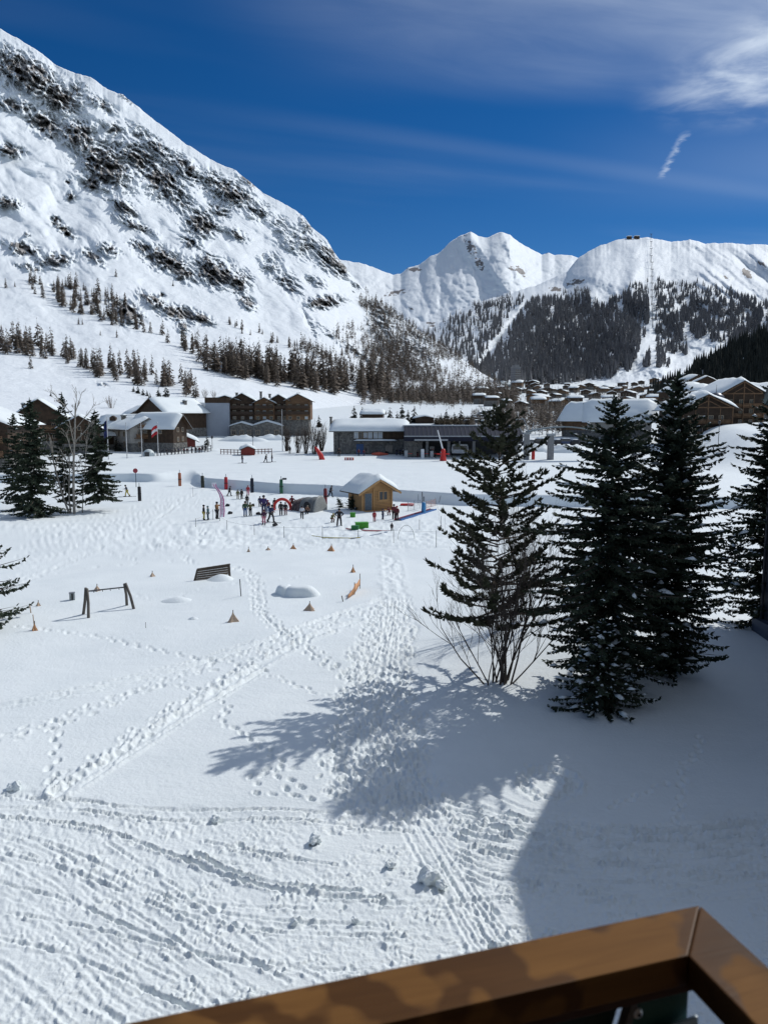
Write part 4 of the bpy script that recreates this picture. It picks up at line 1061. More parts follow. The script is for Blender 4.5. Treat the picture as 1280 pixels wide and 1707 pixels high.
def gable_house(label, p, w, d, eave, rise, rz=0.0, cat='chalet', ov=0.9, snow=0.55, stone=0.35, wall=None, low=None, wins=(), side_wins=(), balconies=(), chimney=None, group=None, truss=False, name='chalet', seed=1, far=False, dormers=0, sink=0.6):
    """house whose gable looks along local -y; ridge runs along local y"""
    wall = wall or M_TIMBER; low = low or M_STONE
    t = thing(name, label, cat, p, rz, group)
    hs = eave * stone
    if stone > 0: MB().box(-w / 2 - .03, w / 2 + .03, -d / 2 - .03, d / 2 + .03, -sink, hs).build('stone_base', low, t)
    MB().prism([(-w / 2, hs), (w / 2, hs), (w / 2, eave), (0, eave + rise), (-w / 2, eave)], -d / 2, d / 2).build('wall', wall, t)
    sl = rise / (w / 2); xo = w / 2 + ov; th = 0.16
    zo = eave - sl * ov + .03
    MB().prism([(-xo, zo), (0, eave + rise + .03), (xo, zo), (xo, zo + th), (0, eave + rise + .03 + th), (-xo, zo + th)], -d / 2 - ov, d / 2 + ov).build('roof', M_TIMBER, t)
    if snow > 0:
        f = lambda u_, v_: (u_ * (xo + .05), v_ * (d / 2 + ov + .05), eave + rise + .03 + th - abs(u_) * (xo + .05) * sl - 0.0 + (0.10 * (1 - min(1, abs(u_) * 6)) * -1))
        snow_slab('roof_snow', f, 17 if not far else 9, 9 if not far else 5, snow, t, seed)
    for (x, z, ww, hh) in wins: window(t, x, -d / 2 - .045, z, 0, ww, hh)
    for (y, z, ww, hh, sd) in side_wins: window(t, sd * (w / 2 + .045), y, z, math.pi / 2 * sd, ww, hh)
    for (x0, x1, z) in balconies:
        b = MB().box(x0, x1, -d / 2 - 1.2, -d / 2 - .005, z - .14, z)
        b.box(x0, x1, -d / 2 - 1.2, -d / 2 - 1.12, z + .85, z + .98).box(x0, x1, -d / 2 - 1.17, -d / 2 - 1.13, z + .12, z + .75)
        n = max(2, int((x1 - x0) / 1.6))
        for k in range(n + 1):
            x = x0 + .06 + (x1 - x0 - .12) * k / n
            b.box(x - .05, x + .05, -d / 2 - 1.22, -d / 2 - 1.11, z, z + 1.0)
        b.build('balcony', M_TIMBERW, t)
    if truss:
        b = MB(); yf = -d / 2 - ov + .12; s_ = .22
        zt = lambda x: eave + rise - abs(x) * sl - .12
        b.beam((-w * .46, yf, eave + .1), (w * .46, yf, eave + .1), s_, s_ * 1.2, 0).beam((0, yf - .02, .3), (0, yf - .02, eave + rise - .2), s_, s_)
        for sx in (-1, 1):
            b.beam((sx * w * .46, yf + .03, eave - .1), (0, yf + .03, eave + rise - .22), s_, s_ * 1.1)
            b.beam((sx * w * .24, yf - .05, eave + .1), (0, yf - .05, eave + rise * .55), s_ * .7, s_ * .7)
            b.beam((sx * w * .44, yf, 0), (sx * w * .44, yf, eave), s_, s_)
            b.beam((sx * w * .22, yf, 0), (sx * w * .22, yf, eave), s_ * .7, s_ * .7)
        b.build('timber_truss', M_TIMBERW, t)
    if chimney:
        cx, cy, ch = chimney
        zz = eave + rise - abs(cx) * sl
        o = MB().box(cx - .45, cx + .45, cy - .45, cy + .45, zz - .5, zz + ch).box(cx - .6, cx + .6, cy - .6, cy + .6, zz + ch + .002, zz + ch + .2).build('chimney', M_STONE, t)
        f = lambda u_, v_: (cx + u_ * .55, cy + v_ * .55, zz + ch + .2)
        snow_slab('chimney_snow', f, 5, 5, .3, o, 3)
    for k in range(dormers):
        y = -d / 2 + d * (k + .7) / (dormers + .4); x = -w / 4
        for sx in (-1, 1):
            z = eave + rise - w / 4 * sl
            MB().prism([(y - .9, z - .2), (y + .9, z - .2), (y + .9, z + .7), (y, z + 1.3), (y - .9, z + .7)], 0, 1).build('dormer', M_TIMBER, t).matrix_local = Matrix.Translation((sx * (w / 4 + .6), 0, 0)) @ Matrix.Rotation(math.pi / 2, 4, 'Z') @ Matrix.Diagonal((1, 1.2, 1, 1))
    return t
def rows(n, x0, x1, zs, w, h):
    return [(x0 + (x1 - x0) * (k + .5) / n, z, w, h) for z in zs for k in range(n)]
def house_px(label, px, py, wpx, hpx, risepx, d, **kw):
    p = at(px, py); m = px_m(p)
    kw.setdefault('ov', 1.0)
    return gable_house(label, p, wpx * m, d, hpx * m, risepx * m, **kw)

# ------------------------------------------------------------------ chalets on the left
house_px('dark timber chalet at the left edge with a long sloping eave, behind the spruces', -35, 782, 150, 75, 30, 16, rz=.12, wins=rows(5, -6, 7, (3.0, 5.4), .9, 1.1), balconies=[(-7, 7.4, 2.6), (-7, 7.4, 5.0)], snow=.5, seed=2)
house_px('dark chalet with a steep gable peeking over the left hand spruces', 72, 752, 90, 52, 32, 15, rz=.35, wins=rows(4, -4, 4, (3.2, 5.6), .9, 1.1), balconies=[(-5, 5, 5.1)], chimney=(-3.6, 0, 1.6), seed=3)
house_px('brown chalet half hidden behind the bare birch', 135, 752, 62, 40, 18, 13, rz=.35, wins=rows(3, -3, 3, (2.6, 5.0), .8, 1.0), snow=.5, seed=4)
house_px('plain long chalet with a low snowy roof and two small roof dormers', 212, 728, 30, 22, 12, 14, rz=1.45, dormers=2, snow=.6, seed=5, chimney=(2.0, 3.0, 1.2))
t4 = house_px('grey plaster chalet with balconies standing behind the flagpoles', 228, 750, 58, 37, 15, 13, rz=.72, wall=M_PLASTER, low=M_STONE, wins=rows(3, -3.0, 3.0, (1.0, 3.6), .9, 1.2), balconies=[(-3.3, 3.3, 3.1), (-2.4, 2.4, 5.5)], side_wins=[(-3, 3.4, 1, 1.2, -1), (0, 3.4, 1, 1.2, -1), (3, 3.4, 1, 1.2, -1), (-3, .9, 1, 1.4, -1), (2, .9, 1, 1.4, -1)], snow=.6, seed=6, chimney=(-1.5, 3.5, 1.4))
house_px('timber chalet right behind the grey plaster one, its snowy roof facing the piste', 268, 752, 40, 42, 18, 11, rz=1.25, wins=rows(2, -2, 2, (2.4, 4.6), .9, 1.1), snow=.6, seed=7, side_wins=[(-2, 4.2, 1, 1, -1), (2, 4.2, 1, 1, -1)])
house_px('small brown chalet with an arched looking gable, uphill of the others', 236, 712, 46, 22, 12, 12, rz=.5, wins=rows(3, -2.5, 2.5, (3.0,), .8, 1.0), balconies=[(-3, 3, 2.6)], snow=.55, seed=8)
house_px('large chalet with stone flank and dark timber gable left of the grey cladding wall', 290, 728, 58, 42, 20, 17, rz=-.55, wins=rows(4, -4, 4, (3.0, 5.6), 1.0, 1.2), balconies=[(-4.5, 4.5, 2.6), (-4.5, 4.5, 5.2)], chimney=(3.0, 2.0, 1.5), snow=.55, seed=9)
house_px('barn fronted chalet with tall plank wall beside the grey cladding wall', 327, 724, 26, 38, 12, 11, rz=1.35, stone=.1, snow=.55, seed=10, dormers=2, side_wins=[(-2, 4, .9, 1.1, -1), (1.5, 4, .9, 1.1, -1)])
house_px('low shed with dark red front under a thick snow cap', 305, 746, 40, 12, 9, 8, rz=.25, stone=0, wall=plain("dark_red_board", (0.14, 0.03, 0.025), .7), snow=.8, seed=11, cat='shed', name='shed')
house_px('tiny red kiosk standing in the low fence at the piste edge', 413, 758, 22, 9, 5, 3.5, rz=.2, stone=0, wall=plain("kiosk_red", (0.22, 0.04, 0.03), .7), snow=.45, seed=12, cat='kiosk', name='kiosk', ov=.4)

house_px('flat looking chalet roof squeezed between the plain long chalet and the timber one', 252, 738, 34, 26, 10, 12, rz=1.2, snow=.7, seed=13, side_wins=[(-2, 3, .9, 1.1, -1), (2, 3, .9, 1.1, -1)])
house_px('low snowy annex left of the grey plaster chalet behind the spruce', 188, 748, 40, 24, 9, 10, rz=1.35, snow=.6, seed=14, side_wins=[(-3, 3, .9, 1.1, -1), (0, 3, .9, 1.1, -1), (3, 3, .9, 1.1, -1)])
# hotel: bays of timber over stone with stepped gables
hp = at(432, 727); hm = px_m(hp)
hotel = thing('hotel', 'long brown timber hotel with four snowy gables beside a grey cladding wall', 'hotel', hp, 0.04)
def hx(px): return (px - 432) * hm
def hz(py): return (727 - py) * hm
b = MB().box(hx(343), hx(514), 3, 16, -1, hz(700)).build('stone_base', M_STONE, hotel)
bays = [(352, 398, 668, 661, 1.0), (383, 424, 668, 657, 0.2), (424, 457, 672, 664, -.8), (448, 480, 668, 659, .5), (476, 517, 668, 658, -.4)]
for k, (xa, xb, ze, zp, yo) in enumerate(bays):
    wv = MB().prism([(hx(xa), hz(700) + .02), (hx(xb), hz(700) + .02), (hx(xb), hz(ze)), ((hx(xa) + hx(xb)) / 2, hz(zp)), (hx(xa), hz(ze))], 2.6 + yo + k * .013, 15).build('wall', M_TIMBER if k % 2 else M_TIMBERW, hotel)
    xm, xw = (hx(xa) + hx(xb)) / 2, (hx(xb) - hx(xa)) / 2 + .8
    sl = (hz(zp) - hz(ze)) / (xw - .8)
    f = lambda u_, v_, xm=xm, xw=xw, sl=sl, zp=zp, yo=yo, k=k: (xm + u_ * xw, 8.4 + v_ * (7.2 - yo * .5) + k * .02, hz(zp) + .22 - abs(u_) * xw * sl)
    MB().prism([(xm - xw, hz(zp) - xw * sl), (xm, hz(zp) + .02), (xm + xw, hz(zp) - xw * sl), (xm + xw, hz(zp) - xw * sl + .2), (xm, hz(zp) + .22), (xm - xw, hz(zp) - xw * sl + .2)], 1.4 + yo, 15.6 + k * .02).build('roof', M_TIMBER, hotel)
    snow_slab('roof_snow', f, 13, 7, .42, hotel, 20 + k)
    for zz in (676, 686, 696):
        n = 3
        for q in range(n):
            window(hotel, hx(xa + (xb - xa) * (q + .5) / n), 2.6 + yo + k * .013 - .045, hz(zz + 3.4), 0, 1.1, 1.05, glass=M_GLASS if (q + k) % 3 else M_PALEGLASS)
    for zz in (680.5, 690.5):
        MB().box(hx(xa) + .2, hx(xb) - .2, 1.5 + yo, 2.58 + yo, hz(zz) - .13, hz(zz)).box(hx(xa) + .2, hx(xb) - .2, 1.5 + yo, 1.57 + yo, hz(zz) + .02, hz(zz) + .85).build('balcony', M_BOARD, hotel)
for cxp, czp in ((390, 655), (431, 653), (446, 657), (495, 655)):
    MB().box(hx(cxp) - .35, hx(cxp) + .35, 8, 8.7, hz(668), hz(czp)).box(hx(cxp) - .5, hx(cxp) + .5, 7.85, 8.85, hz(czp) + .002, hz(czp) + .2).build('chimney', M_STONE, hotel)
MB().box(hx(344), hx(383), .6, 2.4, -1, hz(672)).build('cladding_wall', M_SCREEN, hotel)
MB().box(hx(343), hx(384), .55, 2.45, hz(672) + .002, hz(663)).build('parapet', M_TIMBER, hotel)
for k, (xa, xb, zt) in enumerate(((386, 424, 705), (424, 470, 703))):
    MB().prism([(hx(xa), -1), (hx(xb), -1), (hx(xb), hz(zt + 6)), ((hx(xa) + hx(xb)) / 2, hz(zt)), (hx(xa), hz(zt + 6))], -2.4 - k * .3, 2.5).build('annex', M_STONE, hotel)
    xm, xw = (hx(xa) + hx(xb)) / 2, (hx(xb) - hx(xa)) / 2 + .5
    f = lambda u_, v_, xm=xm, xw=xw, zt=zt: (xm + u_ * xw, -.2 + v_ * 2.9, hz(zt) + .1 - abs(u_) * xw * .28)
    snow_slab('annex_snow', f, 11, 5, .5, hotel, 30 + k)
    for q in range(3): window(hotel, hx(xa + (xb - xa) * (q + .5) / 3), -2.4 - k * .3 - .045, .5, 0, 1.3, 1.5, glass=M_GLASS)

# ------------------------------------------------------------------ stone lift building with its thick snow roof
lp = at(616, 757); lm = px_m(lp)
lb = thing('lift_building', 'two storey stone building with thick rounded snow on its long roof', 'building', lp, -0.02)
def lx(px): return (px - 616) * lm
def lz(py): return (757 - py) * lm
MB().box(lx(556), lx(676), 0, 9, -1, lz(719)).build('stone_wall', M_STONE, lb)
MB().box(lx(590), lx(674), -.06, 3, lz(732) + .01, lz(720)).build('timber_band', M_TIMBER, lb)
MB().prism([(lx(556) * 0 - 4.5, lz(719) + .005), (4.5, lz(719) + .005), (0, lz(708))], lx(556), lx(676)).build('gable', M_TIMBER, lb).matrix_local = Matrix.Translation((0, 4.5, 0)) @ Matrix.Rotation(math.pi / 2, 4, 'Z') @ Matrix.Diagonal((1, -1, 1, 1))
rz0, rz1 = lz(720), lz(706)
b = MB()
for sg in (-1, 1):
    b.add([(lx(549), 4.5 + sg * 5.6, rz0), (lx(682), 4.5 + sg * 5.6, rz0), (lx(682), 4.5, rz1), (lx(549), 4.5, rz1), (lx(549), 4.5 + sg * 5.6, rz0 + .2), (lx(682), 4.5 + sg * 5.6, rz0 + .2), (lx(682), 4.5, rz1 + .2), (lx(549), 4.5, rz1 + .2)],
          [(0, 1, 2, 3), (4, 7, 6, 5), (0, 4, 5, 1), (1, 5, 6, 2), (2, 6, 7, 3), (3, 7, 4, 0)])
b.build('roof', M_SLATE, lb)
snow_slab('roof_snow', lambda u_, v_: (lx(549) + (u_ + 1) / 2 * (lx(682.5) - lx(549)), 4.5 + v_ * 5.7, rz1 + .2 - abs(v_) * (rz1 - rz0) * 1.01), 25, 15, .95, lb, 41, lump=.12)
for k, x in enumerate((594, 601, 609, 617, 626, 634)):
    window(lb, lx(x), -.105, lz(731), 0, 1.0, 1.5, M_WHITEFRAME if k in (0, 3, 4, 5) else M_FRAME, M_PALEGLASS if k in (0, 2, 3, 4, 5) else M_GLASS)
MB().box(lx(590), lx(662), -1.6, -.065, lz(735.5), lz(734.2)).build('awning', M_DARKSTEEL, lb)
snow_slab('awning_snow', lambda u_, v_: ((lx(590) + lx(662)) / 2 + u_ * (lx(662) - lx(590)) / 2, -.85 + v_ * .8, lz(734.2)), 15, 5, .28, lb, 43)
for x0, x1, z1 in ((575, 582, 741), (594, 606, 740), (610, 615, 743), (642, 654, 742)):
    MB().box(lx(x0), lx(x1), -.05, .05, 0, lz(z1)).build('doorway', M_GLASS if x0 != 594 else plain("blue_poster", (0.05, 0.10, 0.22), .5), lb)
MB().box(lx(548), lx(551), 3, 5, lz(712), lz(697)).box(lx(547.4), lx(551.6), 2.8, 5.2, lz(697) + .002, lz(695)).build('chimney', M_STONE, lb)
MB().tube([(lx(565), -.12, 0), (lx(565), -.12, lz(722))], .09).build('downpipe', M_DARKSTEEL, lb)

# ------------------------------------------------------------------ lift station under a dark canopy
sp_ = at(762, 762); sm_ = px_m(sp_)
st = thing('lift_station', 'dark chairlift station with a wide navy canopy behind the red snow gun', 'lift station', sp_, -.01)
def sx(px): return (px - 762) * sm_
def sz(py): return (762 - py) * sm_
b = MB()
MB().prism([(-2.0, sz(735)), (-2.6, sz(726)), (2.0, sz(711)), (9.5, sz(711)), (11, sz(726)), (11, sz(735))], sx(674), sx(868)).build('canopy', M_NAVY, st).matrix_local = Matrix.Rotation(math.pi / 2, 4, 'Z') @ Matrix.Diagonal((1, -1, 1, 1))
# cladding ribs on the sloped front of the canopy
rb = MB().beam((0, -2.68, sz(726.2)), (0, 1.95, sz(711.2)), .16, .14).build('canopy_rib', M_DARKSTEEL, st); rb.location = (sx(677), 0, 0)
for k in range(1, 28):
    o = rb.copy(); C.objects.link(o); o.parent = st; o.location = (sx(677 + k * 7), 0, 0)
MB().box(sx(673), sx(869), -2.75, -2.35, sz(727.6), sz(725.9)).build('gutter', M_STEEL, st)
MB().box(sx(690), sx(745), -2.32, -2.2, sz(734.2), sz(731.5)).build('sign_band', M_STEEL, st)
MB().box(sx(673), sx(868), 1.9, 9.8, sz(711) + .01, sz(709.5)).build('roof_edge', M_STEEL, st)
MB().box(sx(674), sx(704), .5, 9, -1, sz(735) - .02).build('stone_room', M_STONE, st)
MB().box(sx(704), sx(868), 8, 9, -1, sz(735) - .02).build('rear_wall', M_DARKSTEEL, st)
for x in (712, 748, 790, 830, 862):
    MB().box(sx(x) - .3, sx(x) + .3, .6, 1.2, -.5, sz(735) - .02).build('post', M_CONCRETE, st)
for k, x in enumerate((683, 692, 720)):
    MB().box(sx(x) - .5, sx(x) + .5, .40, .52, 0, 2.3).build('doorway', M_GLASS, st)
gn = thing('gondola', 'silver lift cabin parked under the dark canopy', 'gondola', sp_ + Vector((sx(768), 3, .5)), 0)
MB().prism([(-1.7, .2), (1.7, .2), (1.9, .9), (1.7, 2.2), (-1.7, 2.2), (-1.9, .9)], -1, 1).build('cabin', M_WHITE, gn, bevel=.12)
MB().box(-1.55, 1.55, -1.03, 1.03, 1.05, 1.9).build('cabin_window', M_GLASS, gn)
MB().box(-.15, .15, -.1, .1, 2.2, 3.2).build('hanger', M_STEEL, gn)
for k, (x, hgt, c_) in enumerate(((676, 1.6, 0), (703, 1.9, 1), (718, 1.5, 0), (735, 1.4, 1))):
    t = thing('turnstile', ['grey lift gate at the left end of the station', 'white lift gate beside the stone room of the station', 'grey lift gate left of the red snow gun', 'white lift gate just left of the red snow gun'][k], 'gate', sp_ + Vector((sx(x), -3.2, 0)))
    MB().box(-.35, .35, -.3, .3, -.3, hgt).build('cabinet', M_STEEL if not c_ else M_WHITE, t, bevel=.05)
    MB().beam((.3, 0, .9), (1.3, 0, .95), .08, .08).build('arm', M_RED, t)

# ------------------------------------------------------------------ the low fences and terrace at the piste edge
def picket(label, pts, h, mat, n, cat='fence', name='fence', gap=.6, rails=2):
    ps = [at(*q) for q in pts]; P0 = ps[0]
    t = thing(name, label, cat, P0)
    seg = [(ps[i + 1] - ps[i]).length for i in range(len(ps) - 1)]; tot_ = sum(seg)
    def pos(s):
        for i, l in enumerate(seg):
            if s <= l or i == len(seg) - 1: return ps[i].lerp(ps[i + 1], min(1, s / l)) - P0
            s -= l
    post = MB().box(-.07, .07, -.07, .07, -.3, h).build('post', mat, t); post.location = pos(0)
    for k in range(1, n + 1):
        o = post.copy(); C.objects.link(o); o.parent = t; o.location = pos(tot_ * k / n)
    for q in range(rails):
        b = MB()
        for k in range(n): b.beam(pos(tot_ * k / n) + Vector((0, 0, h * (.45 + .42 * q))), pos(tot_ * (k + 1) / n) + Vector((0, 0, h * (.45 + .42 * q))), .06, .14)
        b.build('rail', mat, t)
    return t
M_REDWOOD = wood("reddish_fence_wood", (0.17, 0.06, 0.045), (0.08, 0.03, 0.022), 'X', 2)
picket('reddish wooden fence left of the tiny kiosk', [(368, 757), (402, 758)], 1.2, M_REDWOOD, 6, rails=2)
picket('reddish wooden fence right of the tiny kiosk', [(425, 757), (453, 756)], 1.2, M_REDWOOD, 5, rails=2)
picket('dark terrace fence in front of the grey plaster chalet', [(262, 760), (300, 757), (352, 753)], 1.6, M_DARKSTEEL, 16, rails=2)
for k, (x, y, wpx, hpx, lab) in enumerate(((270, 752, 22, 16, 'white snow capped parasol on the terrace behind the red flag'), (248, 760, 20, 10, 'pale dome tent in front of the grey plaster chalet'))):
    p = at(x, y); m = px_m(p); t = thing('parasol' if k == 0 else 'dome_tent', lab, 'parasol' if k == 0 else 'tent', p)
    if k == 0:
        MB().tube([(0, 0, -.3), (0, 0, 2.4)], .06).build('pole', M_GREYWOOD, t)
        MB().lathe([(wpx * m / 2, 1.7), (wpx * m / 2 * .96, 1.9), (wpx * m / 3, 2.4), (.1, 2.7)], 14).build('canopy', M_WHITE, t, True)
        MB().lathe([(wpx * m / 2 * .9, 1.98), (wpx * m / 2.6, 2.5), (wpx * m / 5, 2.95), (.1, 3.1)], 14).build('snow_cap', M_SNOW, t, True)
    else:
        MB().lathe([(wpx * m / 2, -.2), (wpx * m / 2, .3), (wpx * m / 2.4, .9), (wpx * m / 4, 1.35), (.1, 1.5)], 16).build('shell', plain("pale_tent", (.55, .6, .6), .5), t, True)
        MB().box(-.5, .5, -wpx * m / 2 - .02, -wpx * m / 2 + .3, -.1, .9).build('door', M_GLASS, t)

# ------------------------------------------------------------------ chalets on the right
house_px('wide chalet with a huge smooth snow roof behind the three spruces', 1030, 735, 52, 38, 24, 17, rz=1.30, ov=1.4, snow=1.2, wall=M_PLASTER, low=M_STONE, stone=.5, side_wins=[(y, 4.6, 1, 1.2, -1) for y in (-6, -3, 0, 3, 6)], seed=51)
house_px('brown gabled wing left of the wide snow roofed chalet', 978, 728, 40, 32, 20, 13, rz=.75, ov=1.3, snow=1.1, wall=M_TIMBERW, wins=rows(2, -2.4, 2.4, (3, 5.4), 1, 1.1), seed=52)
def house_d(label, px, Y, zb, w, d, eave, rise, **kw):
    p = at_y(px, Y); p.z = zb if zb is not None else p.z
    return gable_house(label, p, w, d, eave, rise, **kw)
house_d('timber chalet with exposed roof truss below the domed turret', 1158, 200, 3.0, 13.5, 16, 9.5, 3.2, rz=-.06, ov=1.6, snow=1.1, wall=M_BOARD, truss=True, wins=rows(4, -5, 5, (3.2, 6.2), 1.3, 1.5), balconies=[(-6, 6, 2.7), (-6, 6, 5.7)], seed=53)
house_d('long timber chalet with a round window gable behind the snow bank', 1212, 214, 3.0, 12, 18, 13.2, 3.4, rz=-.05, ov=1.6, snow=1.1, wall=M_BOARD, truss=True, wins=rows(3, -4, 4, (5.2, 8.0, 10.4), 1.2, 1.4), balconies=[(-5.5, 5.5, 7.2), (-5.5, 5.5, 9.8)], seed=54)
tp = at_y(1192, 203); tp.z = 3
tt = thing('turret', 'dark blue domed turret between the two timber chalets', 'turret', tp)
MB().lathe([(2.3, -1), (2.3, 9.2)], 16).build('wall', M_BOARD, tt, False)
MB().lathe([(2.75, 9.25), (2.75, 9.5), (2.35, 9.7), (2.4, 11.2), (2.0, 12.6), (1.0, 13.4), (.12, 13.6)], 16).build('dome', plain("blue_zinc", (0.05, 0.06, 0.09), .4, .4, .15), tt, True)
MB().tube([(0, 0, 13.5), (0, 0, 15.6)], [.09, .03]).build('spire', M_DARKSTEEL, tt)
for a in (-.7, 0, .7):
    o = window(tt, 2.3 * math.sin(a) * 1.03, -2.3 * math.cos(a) * 1.03, 6.2, a, 1.1, 1.6)
house_d('far right chalet with a thick square snow roof at the frame edge', 1262, 250, 8.0, 13, 15, 8.5, 3.2, rz=1.2, snow=1.3, wall=M_TIMBERW, wins=rows(3, -4, 4, (2, 5), 1.1, 1.2), seed=55)
# red brown far chalets under the dark wooded hillside
for k, (px_, Y, w, ev, ri, rz_, lb_) in enumerate(((1122, 470, 13, 9, 3, .5, 'reddish chalet leftmost of the group under the dark hillside'), (1142, 440, 12, 11, 3, 1.2, 'reddish chalet with pink front in the group under the dark hillside'),
                                                   (1158, 430, 12, 10, 3, 1.3, 'reddish chalet with a flat looking snow roof under the dark hillside'), (1172, 455, 14, 14, 3.4, -.2, 'dark tall chalet rightmost of the group under the dark hillside'),
                                                   (1150, 560, 13, 16, 3, .3, 'dark chalet highest up against the wooded hillside'))):
    house_d(lb_, px_, Y, None, w, 12, ev, ri, rz=rz_, snow=.8, wall=plain("red_brown_board", (0.16, 0.075, 0.06), .7) if k in (1, 2) else M_TIMBER, wins=rows(3, -3.5, 3.5, (3.5, 6.5), 1.1, 1.3), side_wins=[(-3, 4, 1.1, 1.3, -1), (2, 4, 1.1, 1.3, -1)], seed=60 + k, far=True)

# ------------------------------------------------------------------ the village far down the valley
far_ch = [(690, 641, 17), (702, 639, 14), (718, 643, 18), (733, 645, 15), (747, 648, 16), (757, 643, 13), (768, 649, 13), (802, 650, 20), (815, 655, 16), (836, 648, 22), (830, 659, 22), (846, 656, 18), (852, 664, 24), (872, 650, 20), (884, 655, 16),
          (893, 648, 16), (902, 656, 22), (896, 668, 36), (918, 650, 18), (925, 660, 20), (938, 655, 18), (942, 645, 16), (956, 650, 20), (968, 646, 18), (975, 656, 22), (990, 660, 20), (988, 647, 20), (1003, 652, 22), (1018, 658, 24), (1030, 650, 18), (1036, 640, 15), (1046, 660, 26),
          (1062, 652, 22), (1074, 662, 24), (1085, 655, 18), (862, 643, 26), (888, 640, 20), (910, 641, 14), (1092, 668, 28), (1105, 650, 18), (948, 665, 18), (896, 673, 38), (868, 677, 28), (842, 671, 26), (930, 675, 28), (958, 669, 28), (990, 673, 30), (1014, 668, 26), (798, 664, 24), (818, 667, 24), (1046, 668, 28), (1080, 672, 30)]
for k in range(34):
    x = R.uniform(690, 1110); far_ch.append((x, R.uniform(638, 652) if x > 850 else R.uniform(640, 652), R.uniform(13, 22)))
for k, (px_, py_, wpx) in enumerate(far_ch):
    Y = float(np.interp(py_, [638, 645, 652, 660, 668, 678], [1130, 1000, 850, 680, 540, 430])) * R.uniform(.96, 1.04)
    p = at_y(px_, Y); m = px_m(p); w = wpx * m * R.uniform(.52, .8)
    # the slope the far houses stand on rises towards the wood
    xg, yg = proj(p.x, p.y, p.z)
    dzv = max(0, (yg - py_ - 3)) * m
    p.z += dzv
    side = 'below the bare wood on the left' if px_ < 790 else ('around the tower block' if px_ < 880 else ('in the middle of the village' if px_ < 990 else 'at the foot of the ski run'))
    dark = (k * 7) % 3
    sec = next(n_ for lim, n_ in ((740, 'far left'), (790, 'behind the bare wood'), (830, 'left of the tower block'), (865, 'at the foot of the tower block'), (900, 'just right of the tower block'), (935, 'left of the village middle'), (970, 'in the village middle'), (1010, 'above the brown gabled wing'), (1050, 'above the huge snow roof'), (9999, 'below the ski run')) if px_ < lim)
    gable_house(['dark', 'brown', 'warm brown'][dark] + (' small' if wpx < 18 else (' mid sized' if wpx < 24 else ' large')) + ' far chalet ' + sec + (', front rows' if py_ > 655 else ', back rows'), p, w, w * R.uniform(.8, 1.3), w * .42, w * .16, rz=R.uniform(-1.5, 1.5), ov=w * .10, snow=w * R.uniform(.04, .085), stone=.3, wall=[M_TIMBER, M_BOARD, M_TIMBERW][dark],
                wins=rows(3, -w * .35, w * .35, (w * .08, w * .24), w * .09, w * .10), group='far village chalets', seed=70 + k, far=True, sink=dzv + 2)
p = at_y(858, 1010); m = px_m(p); p.z += 4
tw = thing('tower_block', 'tall dark apartment tower standing over the far village roofs', 'tower', p, .5)
tw_w, tw_h = 15 * m * .78, 33 * m
MB().box(-tw_w / 2, tw_w / 2, -tw_w / 2, tw_w / 2, -8, tw_h).build('wall', plain("tower_grey", (0.15, 0.155, 0.17), .6), tw)
MB().box(-tw_w * .36, tw_w * .36, -tw_w * .36, tw_w * .36, tw_h + .01, tw_h + 2.4).build('roof_house', M_CONCRETE, tw)
MB().box(-tw_w * .53, tw_w * .53, -tw_w * .53, tw_w * .53, tw_h - 1.2, tw_h - .02).build('parapet', M_CONCRETE, tw)
for fl in range(7):
    z = 2 + fl * (tw_h - 5) / 7
    MB().box(-tw_w * .54, tw_w * .54, -tw_w * .54, tw_w * .54, z, z + .7).build('balcony', M_CONCRETE, tw)
    for q in range(3):
        window(tw, -tw_w * .33 + tw_w * .33 * q, -tw_w / 2 - .045, z + .9, 0, tw_w * .2, 1.6)
        window(tw, tw_w / 2 + .045, -tw_w * .33 + tw_w * .33 * q, z + .9, math.pi / 2, tw_w * .2, 1.6)

# little lift hut and mast on the dome
for (px_, py_, wp, lab, nm) in ((1048, 397, 7, 'left of two tiny lift huts on the rounded summit', 'lift_hut'), (1060, 396, 8, 'right of two tiny lift huts on the rounded summit', 'lift_hut')):
    p = RM.at(px_, py_ + 1.5); m = px_m(p)
    t = thing(nm, lab, 'hut', p, .1)
    MB().box(-wp * m / 2, wp * m / 2, -6, 6, -6, 4.0 * m).build('wall', M_TIMBER, t)
    MB().box(-wp * m * .56, wp * m * .56, -8, 8, 4.02 * m, 4.9 * m).build('roof', M_SNOW, t)
pyl = MB().box(-.7, .7, -.7, .7, -3, 20).box(-5, 5, -.6, .6, 20.02, 21.4).build('lift_pylon', M_DARKSTEEL); pm = pyl.data; bpy.data.objects.remove(pyl)
prevp = None
for k, py_ in enumerate(np.linspace(399, 545, 13)):
    p = RM.at(1084 + (py_ - 400) * .02, py_)
    o = bpy.data.objects.new('lift_pylon', pm); C.objects.link(o); o.location = p
    tag(o, 'thin lift pylon in the straight line down the rounded mountain', 'pylon', 'pylons of the far chairlift')
    if prevp is not None:
        MBc = MB()
        for sx_ in (-4.6, 4.6): MBc.beam(prevp + Vector((sx_, 0, 21.5)), p + Vector((sx_, 0, 21.5)), .35, .35)
        cables = MBc if k == 1 else (cables.add(MBc.v, MBc.f) and cables)
    prevp = p
tag(cables.build('lift_cable', M_DARKSTEEL), 'lift cables strung down the rounded mountain between the pylons', 'cable')
